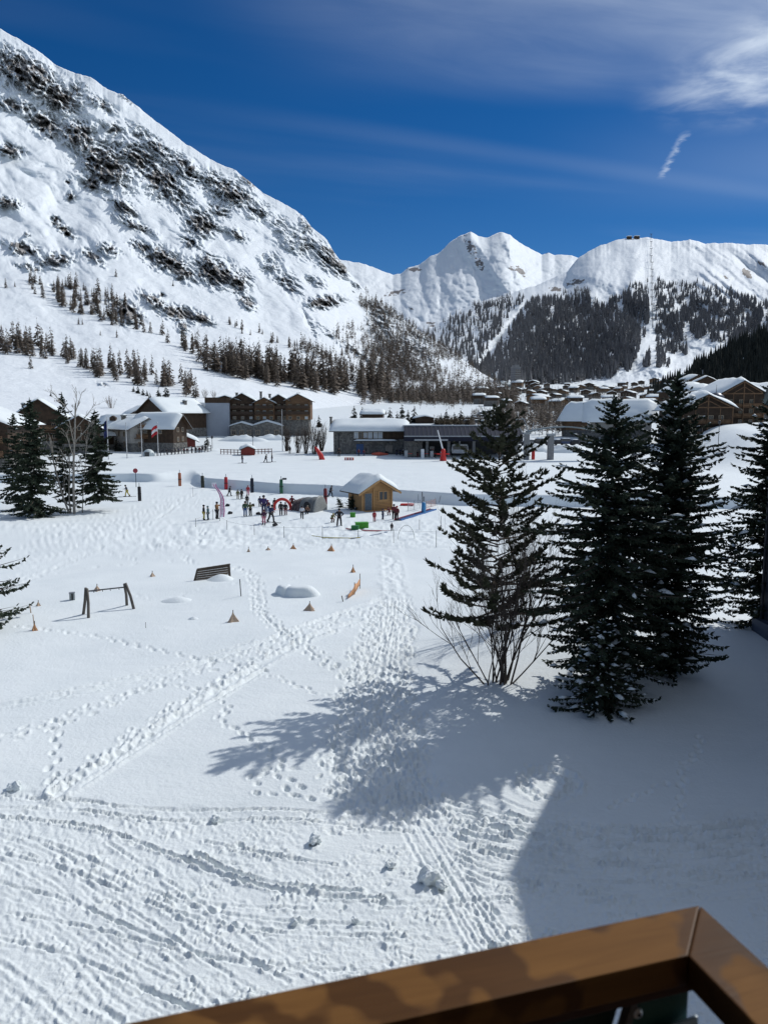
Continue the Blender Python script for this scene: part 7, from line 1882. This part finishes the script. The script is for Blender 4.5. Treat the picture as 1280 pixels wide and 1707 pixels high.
def person(px, py, hpx, kind, jc, tc, hc, rz, lab, skis=False, scale=None):
    p = at(px, py); h = hpx * px_m(p)
    full = {'crouch': 1.36, 'stride': 1.74}.get(kind, 1.80); s_ = scale or h / full
    t = thing('person', lab, 'person', p, rz); t.scale = (s_ * 1.06, s_ * 1.06, s_)
    cols = dict(body=M_SKIN, jacket=cloth(jc), trousers=cloth(tc), boots=cloth(BK), helmet=cloth(hc), goggles=M_GLASS, nose=M_SKIN, skis=cloth(BK))
    for nm, me in POSES[kind].items():
        if nm == 'skis' and not skis: continue
        o = bpy.data.objects.new(nm, me); C.objects.link(o); o.parent = t
        o.material_slots[0].link = 'OBJECT'; o.material_slots[0].material = cols[nm]
    return t
PE = [(340, 867, 26, 'stand', BK, YL, BK, 1.9, 'person in black jacket and yellow trousers, leftmost of the ski garden'), (347, 867, 24, 'stand', TE, (.03, .06, .08), TE, -1.6, 'person in teal jacket beside the yellow trousers at the left'),
      (362, 865, 29, 'reach', (.20, .10, .04), BK, BK, 1.2, 'person in red and yellow jacket and black trousers left of the feather banner'), (382.5, 827, 17, 'stride', BK, BK, BK, 1.4, 'dark skier bending forward beside the bright red padded pole', True),
      (396.5, 832, 16, 'stand', OL, BE, OL, .3, 'child in beige and olive clothes on the slope below the bank'), (403, 832, 17, 'stand', BK, BK, BK, -.4, 'small figure in black next to the beige child', True),
      (413.5, 826, 17, 'stand', RD, PKC, RD, .2, 'person in bright red jacket beside the navy padded pole'), (412, 842, 18, 'stand', BK, BK, BK, .5, 'person in black standing behind the dark green and blue clad one'),
      (409, 861, 26, 'stand', GN, BL, BK, .4, 'person in dark green jacket and blue trousers'), (417.5, 860, 23, 'reach', OL, BK, OL, -.3, 'person in olive yellow jacket and black trousers beside the blue trousers'),
      (433.5, 845, 18, 'stand', NV, BK, NV, .2, 'small child in navy standing alone left of the crowd'), (440, 858, 33, 'stand', PU, NV, BK, .3, 'tall person in purple jacket, tallest left of the red arch'),
      (447, 856, 23, 'stand', DR, BL, RD, -.2, 'person in red brown jacket and blue trousers beside the purple jacket'), (452, 871, 30, 'stride', NV, BK, BK, .9, 'skier in navy jacket bending on skis before the red arch', True),
      (440, 874, 25, 'stand', (.06, .02, .05), PKC, DR, .1, 'child in dark top and pink trousers nearest to the cord', True), (458, 849, 19, 'stand', BK, BK, BK, -.2, 'person in black at the left foot of the red arch'),
      (468.5, 859, 23, 'stand', BK, BK, BK, .1, 'person in black standing under the red arch'), (476, 859, 22, 'stand', BK, DR, BK, -.1, 'person with dark red trousers standing under the red arch'),
      (487, 849, 23, 'akimbo', DR, BK, RD, -.4, 'person in dark red jacket at the right foot of the arch'), (503.5, 865, 22, 'stride', WT, BK, BK, .1, 'person in white jacket and black trousers walking before the tunnel'),
      (511, 857, 15, 'crouch', BR, BK, BE, .8, 'child in brown crouching behind the white jacket person'), (551, 829, 20, 'stride', BK, BK, BK, 1.2, 'figure in black walking up right of the dark red pole'),
      (554, 871, 16, 'crouch', OL, BR, YL, .7, 'child in olive and yellow crouching left of the black adult'), (565.5, 877, 30, 'akimbo', BK, BK, BK, .2, 'adult all in black standing with hands on hips before the hut'),
      (624, 870, 19, 'stand', RD, RD, RD, .3, 'small child all in bright red before the hut'), (638, 866, 18, 'reach', NV, NV, NV, 1.0, 'child in navy stretching one arm out before the hut'),
      (648.5, 859, 14, 'crouch', DR, DR, DR, -.5, 'person in dark red crouching below the hut porch'), (656.5, 866, 26, 'stand', DR, BK, BK, .4, 'left of two dark red adults at the start of the blue conveyor'),
      (661.5, 868, 25, 'stand', DR, (.05, .02, .025), RD, -.6, 'right of two dark red adults at the start of the blue conveyor'), (653, 886, 15, 'stand', BK, BK, BK, .2, 'tiny dark child at the end of the foam bar'),
      (212, 828, 20, 'stride', (.07, .07, .085), YL, BK, -1.3, 'skier with grey jacket and yellow trousers right of the left spruces', True), (404, 772, 15, 'stand', BK, NV, BK, 1.4, 'lone dark skier on the upper piste left of the pair', True),
      (443, 771, 14, 'stride', BK, BK, BK, 1.2, 'left skier of the dark pair on the upper piste', True), (453.5, 770, 14, 'stand', BK, NV, BK, -1.2, 'right skier of the dark pair on the upper piste', True),
      (483, 756, 13, 'stand', BK, BK, BK, .3, 'dark figure at the fence below the leafless clump'), (598, 760, 12, 'stand', DR, BK, BK, .2, 'left of two figures at the blue poster of the stone building'),
      (606.5, 760, 11, 'stand', DR, NV, BK, -.3, 'right of two figures at the blue poster of the stone building'), (338, 753, 11, 'stand', BK, BK, BK, .3, 'left of two dark figures at the right end of the terrace fence'),
      (343.5, 753, 11, 'stand', BK, BK, BK, -.3, 'right of two dark figures at the right end of the terrace fence'), (565, 761, 15, 'stand', BK, BK, BK, .2, 'dark figure at the downpipe corner of the stone building'),
      (661, 759, 11, 'stand', BK, NV, BK, .2, 'left figure in the queue between stone building and station'), (667, 759, 12, 'stand', NV, BK, BK, .1, 'middle figure in the queue between stone building and station'), (672, 760, 11, 'stand', BK, BK, WT, .5, 'right figure in the queue between stone building and station'),
      (696, 762, 11, 'stand', BK, DR, BK, .2, 'dark figure before the stone room of the station'), (725, 763, 11, 'stand', BK, BK, BK, -.5, 'dark figure between the lift gates left of the snow gun')]
for q in PE: person(*q[:9], skis=(len(q) > 9))
for k in range(9):
    x = 278 + k * 7 + R.uniform(-2, 2); person(x, 757.5 - k * .35, 10 + R.uniform(-1, 1), 'stand', R.choice([BK, NV, DR, BK]), BK, BK, R.uniform(-1, 1), 'one of the dark dressed guests in a row behind the terrace fence')['group'] = 'guests on the terrace'

# ------------------------------------------------------------------ playground under the snow
fa, fb, fc, fd_ = at(139, 1024), at(147.5, 1030), at(211.5, 1009), at(223, 1015)
zt = top_h(fb, 985) + fb.z
t = thing('swing_frame', 'weathered wooden swing frame with splayed legs, its swings removed', 'swing', fa)
A0 = (fa + fb) / 2; A1 = (fc + fd_) / 2; A0 = Vector((A0.x + .06, A0.y, zt)); A1 = Vector((A1.x - .28, A1.y, top_h(fc, 973) + fc.z))
for f_, tp_ in ((fa, A0), (fb, A0 + Vector((.1, -.05, -.03))), (fc, A1), (fd_, A1 + Vector((.1, -.05, .05)))):
    bow = (f_ + tp_) / 2 + Vector((.05, -.05, .05))
    MB().tube([f_ - fa - Vector((0, 0, .4)), f_ - fa, bow - fa, tp_ - fa + (tp_ - bow).normalized() * .08], [.085, .085, .082, .075], 8).build('leg', M_GREYWOOD, t, True)
MB().tube([A0 - fa - Vector((0, 0, .12)), A1 - fa - Vector((0, 0, .12))], .04, 8).build('top_rail', M_DARKSTEEL, t)
for s_ in (.2, .42, .62, .85):
    q = A0.lerp(A1, s_) - fa - Vector((0, 0, .12)); MB().tube([q, q - Vector((0, 0, .12))], .018, 5).build('hook', M_DARKSTEEL, t)
p = at(120.5, 1000); m = px_m(p); t = thing('litter_bin', 'grey box on a short post left of the swing frame', 'box', p, .35)
MB().box(-.15, .15, -.12, .12, -.15, .42).build('box', plain("bin_grey", (.26, .29, .29), .6), t, bevel=.015)
MB().box(-.03, .05, -.127, -.122, .02, .40).build('dark_slot', M_BLACK, t); MB().box(-.17, .17, -.14, .14, .422, .45).build('lid', M_STEEL, t)
# slanted plank wall of a buried playhouse
pl, pr, pq = at(326, 968), at(345, 969), at(383, 961)
t = thing('playhouse_roof', 'dark plank roof of a snowed in playhouse with one post standing clear', 'playhouse', pl)
tl = Vector((pl.x + .12, pl.y + .25, pl.z + top_h(pl, 950) - .03)); tr_ = Vector((pq.x - .05, pq.y + .1, pq.z + top_h(pq, 942)))
pb_l = Vector((pl.x - .1, pl.y - .15, pl.z - .25)); pb_r = Vector((pq.x - .1, pq.y - .55, pq.z - .25))
nb = 7
for k in range(nb):
    f0, f1 = k / nb + .006, (k + 1) / nb - .006
    q0, q1 = tl.lerp(pb_l, f0), tl.lerp(pb_l, f1); r0, r1 = tr_.lerp(pb_r, f0), tr_.lerp(pb_r, f1)
    nrm = (r0 - q0).cross(q1 - q0).normalized() * (-.028)
    off = nrm * R.uniform(0, .25)
    V = [q0 + off, r0 + off, r1 + off, q1 + off]; V = [v_ - pl for v_ in V] + [v_ + nrm - pl for v_ in V]
    MB().add(V, [(0, 1, 2, 3), (7, 6, 5, 4), (0, 4, 5, 1), (1, 5, 6, 2), (2, 6, 7, 3), (3, 7, 4, 0)]).build('plank', M_PANEL, t)
MB().beam(tl - pl + Vector((-.05, -.03, .03)), tr_ - pl + Vector((.08, -.03, .05)), .09, .07).build('ridge_board', M_PANEL, t)
MB().beam(tl - pl + Vector((-.04, 0, 0)), pb_l - pl + Vector((-.04, 0, -.1)), .07, .1).build('end_board', M_PANEL, t)
MB().beam(pq - pl + Vector((0, 0, -.3)), tr_ - pl + Vector((-.02, 0, .06)), .13, .13).build('post', M_PANEL, t)
def drift(pts3, name, lab, h, w):
    pass
# drift lying against the planks
p = at(366, 966); o = heap(0, 0, 2.3, 1.9, .34, 21, 'snow drift blown against the buried playhouse planks', pt=p)
stake(402, 994, 965, 'single thin dark pole standing in the snow right of the buried playhouse', r_=.03, lean=-.06)
# snow covered humps with steep shaded sides
def hump(px, py, w, d, h, seed, lab, steep=-.35):
    p = at(px, py); n = 36; nr = 14; V = []; F = []
    for i in range(nr):
        q = i / (nr - 1)
        for k in range(n):
            a = 2 * math.pi * k / n; rr3 = 1 + .12 * math.sin(2 * a + seed) + .08 * math.sin(3 * a + seed * 2)
            x = w / 2 * q * math.cos(a) * rr3; y = d / 2 * q * math.sin(a) * rr3
            front = .5 - .5 * math.sin(a)      # towards the camera
            e = 2.0 + 7.0 * front ** 2
            z = h * (1 - q ** e) - .05
            V.append((x + w * .18 * (1 - q) * 0, y + steep * h * (1 - q) * 0, z))
    for i in range(nr - 1):
        for k in range(n): F.append((i * n + k, (i + 1) * n + k, (i + 1) * n + (k + 1) % n, i * n + (k + 1) % n))
    o = mesh_obj('snow_hump', V, F, M_SNOW, None, True); o.location = p; return tag(o, lab, 'snow hump')
hump(503, 990, 2.0, 2.2, .62, 1, 'larger rounded snow hump with a steep shaded front').rotation_euler = (0, 0, -.3)
hump(477, 988, 1.1, 1.8, .58, 2, 'smaller snow hump leaning against the left of the larger one').rotation_euler = (0, 0, -.5)
heap(295, 1001, 2.6, 1.8, .22, 31, 'low soft snow mound in the middle of the buried playground')
heap(322, 1032, 1.0, .8, .13, 32, 'tiny snow mound below the low soft one')
M_ORG = plain("faded_orange_net", (.50, .37, .27), .8, var=.25, scale=14); M_ORG2 = plain("orange_net_strong", (.58, .30, .15), .8, var=.25, scale=14)
def net_cone(px, py, top, wpx, lab, mat, seed, sq=1.0):
    p = at(px, py); m = px_m(p); h = (py - top) * m * 1.03; r = random.Random(seed); t = thing('net_marker', lab, 'net marker', p, r.uniform(0, 2))
    n = 12; V = [(0, 0, h * .93)]; F = []
    rings = 4; lob = r.randint(3, 4)
    for i in range(1, rings + 1):
        q = i / rings
        for k in range(n):
            a = 2 * math.pi * k / n; rad = .85 * wpx * m / 2 * q ** 1.25 * (1 + .32 * math.cos(lob * a + seed)) * r.uniform(.94, 1.06)
            V.append((rad * math.cos(a), rad * math.sin(a) * sq, h * .93 * (1 - q ** .9) - .03 * q))
    for k in range(n): F.append((0, 1 + k, 1 + (k + 1) % n))
    for i in range(rings - 1):
        for k in range(n): F.append((1 + i * n + k, 1 + (i + 1) * n + k, 1 + (i + 1) * n + (k + 1) % n, 1 + i * n + (k + 1) % n))
    mesh_obj('net', V, F, mat, t)
    MB().tube([(0, 0, -.2), (.01, 0, h * 1.05)], .022, 6).build('stake', M_PANEL, t)
net_cone(388.5, 1036, 1018, 23, 'pale orange net draped over a stake, nearest below the soft mound', M_ORG, 1)
net_cone(516.5, 1017, 1003, 24, 'flat wide pale orange net cone below the snow humps', M_ORG, 2)
net_cone(489, 915, 906, 13, 'small orange net cone left of two in the far row', M_ORG2, 3)
net_cone(552.5, 918, 907, 16, 'orange net cone rightmost in the far row', M_ORG2, 4)
net_cone(447, 917, 911, 11, 'pale low net cone in the far row', M_ORG, 5)
net_cone(414.5, 920, 912, 7, 'narrow net cone leftmost in the far row', M_ORG, 6)
net_cone(254, 961, 952, 11, 'small orange net cone alone left of the buried playhouse', M_ORG, 7)
net_cone(588.5, 954, 942, 9, 'narrow orange net cone above the orange net strip', M_ORG2, 8)
net_cone(162, 985, 974, 14, 'orange net cone behind the swing frame', M_ORG, 9)
net_cone(64, 1010, 1001, 9, 'small orange net cone right of the two tall stakes at the left', M_ORG, 10)
net_cone(58, 1051, 1036, 12, 'orange net bunched at the foot of a tall stake at the left', M_ORG2, 11)
stake(58, 1050, 1024, 'tall pale stake rising out of the bunched orange net at the left', M_ORG, .025, -.05); stake(52, 1022, 1006, 'thin stake behind the bunched orange net at the left', M_ORG, .03, -.06)
stake(573, 1003, 993, 'short leaning stake left of the orange net strip', M_PANEL, .03, -.12); stake(243, 1047, 1037, 'tiny twig stake below the swing frame', M_PANEL, .012)
# sagging net strip
q0, q1, q2 = at(580, 999), at(591, 991), at(600, 981)
t = thing('net_strip', 'torn orange net strip hanging between stakes right of the snow humps', 'net', q0)
V = []; F = []
for i in range(13):
    s_ = i / 12; b0 = (q0.lerp(q1, s_ * 2) if s_ < .5 else q1.lerp(q2, s_ * 2 - 1)) - q0
    hh = .22 + .42 * s_ + .18 * math.exp(-((s_ - .55) / .1) ** 2); lo = .04 + .34 * max(0, s_ - .5) ** 1.0 * 1.2
    V += [tuple(b0 + Vector((0, .05 * math.sin(i * 2.1), lo))), tuple(b0 + Vector((0, .05 * math.cos(i * 1.7), hh)))]
for i in range(12): F.append((2 * i, 2 * i + 2, 2 * i + 3, 2 * i + 1))
o = mesh_obj('net', V, F, M_ORG2, t, True); md = o.modifiers.new('thickness', 'SOLIDIFY'); md.thickness = .012
for q, h in ((q1, .75), (q2, .95)): MB().tube([q - q0 - Vector((0, 0, .2)), q - q0 + Vector((0, 0, h))], .022, 6).build('stake', M_PANEL, t)
# ------------------------------------------------------------------ snow chunks thrown up in the foreground
def chunk_ob(px, py, wpx, seed, lab):
    p = at(px, py); m = px_m(p); r = wpx * m / 2
    bm = bmesh.new(); bmesh.ops.create_icosphere(bm, subdivisions=3, radius=1)
    for v_ in bm.verts:
        c_ = v_.co; n = float(perlin(np.array(c_.x * 1.4 + seed), np.array(c_.y * 1.4 + c_.z), 3)) * .5 + float(perlin(np.array(c_.x * 3.6 + c_.z * 2 + seed), np.array(c_.y * 3.6 + seed), 4)) * .22
        v_.co = c_ * (1 + n); v_.co.z *= .85
    me = bpy.data.meshes.new('snow_chunk'); bm.to_mesh(me); bm.free(); me.materials.append(M_SNOW)
    o = bpy.data.objects.new('snow_chunk', me); C.objects.link(o); o.scale = (r, r, r); o.location = p + Vector((0, 0, r * .35)); o.rotation_euler = (0, 0, seed)
    tag(o, lab, 'snow chunk')
chunk_ob(525, 1404, 20, 1, 'snow chunk lying alone on the churned snow left of the packed track'); chunk_ob(717, 1468, 34, 2, 'largest snow chunk beside the packed track'); chunk_ob(736, 1478, 18, 3, 'smaller chunk touching the largest snow chunk')
chunk_ob(360, 1367, 14, 4, 'small snow chunk at the end of a short groove on the left'); chunk_ob(592, 1537, 13, 5, 'small snow chunk nearest to the balcony rail'); chunk_ob(650, 1444, 15, 6, 'snow chunk left above the largest one'); chunk_ob(24, 1315, 20, 7, 'snow chunk at the left edge where the foot track joins')
chunk_ob(490, 1540, 12, 8, 'dirty little snow chunk between boot prints above the rail')

# ------------------------------------------------------------------ neighbouring building whose corner shows at the right edge and shades the snow
wb = thing('building', 'dark slate blue building corner at the right edge of the picture', 'building', (18.15, 36.0, 0))
M_CLAD = plain("dark_blue_cladding", (0.035, 0.045, 0.062), .65, var=.2, scale=1.5)
b = MB(); prof = [(0, -1), (0, 11.6), (-4.9, 16.4), (-31, 16.4), (-31, -1)]
V = [(0.02, y, z) for y, z in prof] + [(14, y, z) for y, z in prof]; n = len(prof)
b.add(V, [tuple(range(n)), tuple(reversed(range(n, 2 * n)))] + [(i, (i + 1) % n, (i + 1) % n + n, i + n) for i in range(n)]).build('wall', M_CLAD, wb)
MB().beam((-.10, .5, 11.55), (-.10, -5.0, 16.85), .4, .3).build('verge_board', plain("verge_green_grey", (.10, .13, .12), .6), wb)
b = MB(); b.add([(-.3, .5, 11.75), (14, .5, 11.75), (14, -5, 17.0), (-.3, -5, 17.0), (-.3, .5, 11.95), (14, .5, 11.95), (14, -5, 17.2), (-.3, -5, 17.2)], [(0, 1, 2, 3), (7, 6, 5, 4), (0, 4, 5, 1), (1, 5, 6, 2), (2, 6, 7, 3), (3, 7, 4, 0)]).box(-.3, 14, -31, -5.003, 16.9, 17.1).build('roof', M_SLATE, wb)
MB().box(-.32, 14, -31, .3, -1, 1.25).build('plinth', plain("blue_plinth", (.07, .09, .13), .7, var=.1), wb)
MB().tube([(-.09, -.1, 1.25), (-.09, -.1, 11.4)], .07, 8).build('downpipe', M_DARKSTEEL, wb)


# ------------------------------------------------------------------ the chalet the view is taken from: facade and balcony deck behind the lens
hs_ = thing('chalet', 'dark timber chalet whose balcony overlooks the snowfield', 'chalet', (0, -1.25, 0))
MB().box(-14, 12, -9, 0, -1, 15).build('wall', M_TIMBER, hs_)
MB().box(-2.6, .45, .003, 1.9, CAMZ - 1.75, CAMZ - 1.62).build('balcony_deck', M_BOARD, hs_)
MB().box(-15, 13, -10, 1.0, 15.003, 15.4).build('roof', M_SLATE, hs_)
MB().box(-1.6, .2, .001, .06, CAMZ - 1.6, CAMZ + .6).build('balcony_door', M_GLASS, hs_)

# ------------------------------------------------------------------ balcony rail in front of the lens
def rail_wood():
    m, nt, b = new_mat("oiled_rail_wood")
    t = nd(nt, 'ShaderNodeTexCoord')
    mp = nd(nt, 'ShaderNodeMapping', Vector=t.outputs['Object']); mp.inputs['Scale'].default_value = (5, 60, 60)
    g = nd(nt, 'ShaderNodeTexNoise', Vector=mp.outputs[0], Scale=1.0, Detail=7.0, Roughness=.65, Distortion=.5)
    bl_ = nd(nt, 'ShaderNodeTexNoise', Vector=t.outputs['Object'], Scale=9.0, Detail=2.5, Roughness=.45)
    bl2 = nd(nt, 'ShaderNodeTexNoise', Vector=t.outputs['Object'], Scale=4.0, Detail=2.0)
    c1 = nd(nt, 'ShaderNodeMixRGB', Color1=(.10, .043, .011, 1), Color2=(.24, .115, .032, 1)); nt.links.new(g.outputs['Fac'], c1.inputs['Fac'])
    wet = nd(nt, 'ShaderNodeMapRange', Value=bl_.outputs['Fac']); wet.inputs['From Min'].default_value = .475; wet.inputs['From Max'].default_value = .51
    c2 = nd(nt, 'ShaderNodeMixRGB', blend_type='MULTIPLY', Color2=(.50, .46, .42, 1)); nt.links.new(wet.outputs[0], c2.inputs['Fac']); nt.links.new(c1.outputs[0], c2.inputs['Color1'])
    st_ = nd(nt, 'ShaderNodeMapRange', Value=bl2.outputs['Fac']); st_.inputs['From Min'].default_value = .58; st_.inputs['From Max'].default_value = .72
    c3 = nd(nt, 'ShaderNodeMixRGB', blend_type='MULTIPLY', Color2=(.35, .36, .42, 1)); nt.links.new(st_.outputs[0], c3.inputs['Fac']); nt.links.new(c2.outputs[0], c3.inputs['Color1'])
    nt.links.new(c3.outputs[0], b.inputs['Base Color'])
    rr4 = nd(nt, 'ShaderNodeMapRange', Value=wet.outputs[0]); rr4.inputs['To Min'].default_value = .7; rr4.inputs['To Max'].default_value = .5
    nt.links.new(rr4.outputs[0], b.inputs['Roughness']); b.inputs['Specular IOR Level'].default_value = .12
    bp = nd(nt, 'ShaderNodeBump', Height=g.outputs['Fac'], Strength=.25, Distance=.002); nt.links.new(bp.outputs[0], b.inputs['Normal'])
    return m
M_RAIL = rail_wood()
ang_ = math.atan2(.276, .961)
rail = thing('balcony_rail', 'brown oiled wooden balcony rail with a mitred corner and wet stains', 'balcony rail', (0.357, 0.805, CAMZ - .55), ang_)
# local: -x runs left along the front rail, -y runs back towards the house
def beam_poly(poly, z0, z1, name, mat, bev=.0022):
    n = len(poly); V = [(x, y, z0) for x, y in poly] + [(x, y, z1) for x, y in poly]
    b = MB().add(V, [tuple(range(n)), tuple(reversed(range(n, 2 * n)))] + [(i, (i + 1) % n, (i + 1) % n + n, i + n) for i in range(n)])
    return b.build(name, mat, rail, bevel=bev)
w_ = .066
beam_poly([(-.0008, 0), (-1.9, 0), (-1.9, -w_), (-w_ - .0008, -w_)], -.034, 0, 'front_rail', M_RAIL)
beam_poly([(0, .0), (0, -1.0), (-w_, -1.0), (-w_, -w_)], -.034, -.0004, 'side_rail', M_RAIL)
M_LOWB = wood("shadowed_lower_board", (.07, .028, .010), (.028, .012, .006), 'X', 6)  # darker than the rail: the shadow beneath it is in this colour
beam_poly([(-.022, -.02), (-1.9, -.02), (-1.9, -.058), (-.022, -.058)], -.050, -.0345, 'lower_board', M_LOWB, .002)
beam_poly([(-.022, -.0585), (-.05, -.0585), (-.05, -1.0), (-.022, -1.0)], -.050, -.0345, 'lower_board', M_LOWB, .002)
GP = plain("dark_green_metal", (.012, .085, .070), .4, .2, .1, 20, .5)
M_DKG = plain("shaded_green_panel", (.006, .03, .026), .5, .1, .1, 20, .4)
def plate(poly, y0, y1, name, mat):       # polygon in xz, extruded along y
    b = MB().prism(poly, y0, y1); return b.build(name, mat, rail, bevel=.0015)
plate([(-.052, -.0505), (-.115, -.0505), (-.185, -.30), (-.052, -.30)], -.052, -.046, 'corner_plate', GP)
plate([(-.1155, -.0505), (-.124, -.0505), (-.195, -.30), (-.1855, -.30)], -.056, -.044, 'plate_edge', plain("edge_strip", (.10, .09, .085), .5))
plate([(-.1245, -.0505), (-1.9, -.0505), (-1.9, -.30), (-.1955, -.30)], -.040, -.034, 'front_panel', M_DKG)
def on_plane(px, py, yl):
    x, y, z = ray(px, py); c, s_ = math.cos(-ang_), math.sin(-ang_)
    ly0 = -.357 * s_ - .805 * c; ly1 = x * s_ + y * c; k = (yl - ly0) / ly1
    X, Y = x * k - .357, y * k - .805
    return Vector((X * c - Y * s_, yl, z * k + .55))
bp_ = on_plane(1060, 1687, -.0525)
o = MB().lathe([(.0062, 0), (.0062, .002), (.0046, .0048), (.0022, .0052)], 14).build('bolt', plain("bright_bolt", (.62, .62, .62), .3, .9, .05), rail, True); o.location = bp_; o.rotation_euler = (math.pi / 2, 0, 0)
o = MB().lathe([(.0019, .0), (.0019, .0008)], 6).build('bolt_socket', M_BLACK, rail); o.location = bp_ + Vector((0, -.0053, 0)); o.rotation_euler = (math.pi / 2, 0, 0)
pp_ = on_plane(1130, 1702, -.057)
o = MB().box(-.055, .022, -.004, .0, -.16, 0).build('pale_panel', plain("pale_blue_panel", (.40, .52, .58), .3, var=.1, scale=9), rail, bevel=.002); o.location = pp_; o.rotation_euler = (0, -.12, 0)
for o_ in [o for o in bpy.data.objects if o.name.split('.')[0] in ('branch_snow',) ]: o_['kind'] = 'stuff'
for o_ in [o for o in bpy.data.objects if o.name.split('.')[0] in ('needles', 'branches', 'mesh', 'lettering', 'plank_groove') and o.parent]: o_['kind'] = 'stuff' if o_.name.split('.')[0] in ('needles', 'branches') else o_.get('kind', '')
for o_ in bpy.data.objects:
    if o_.get('kind') == '': del o_['kind']
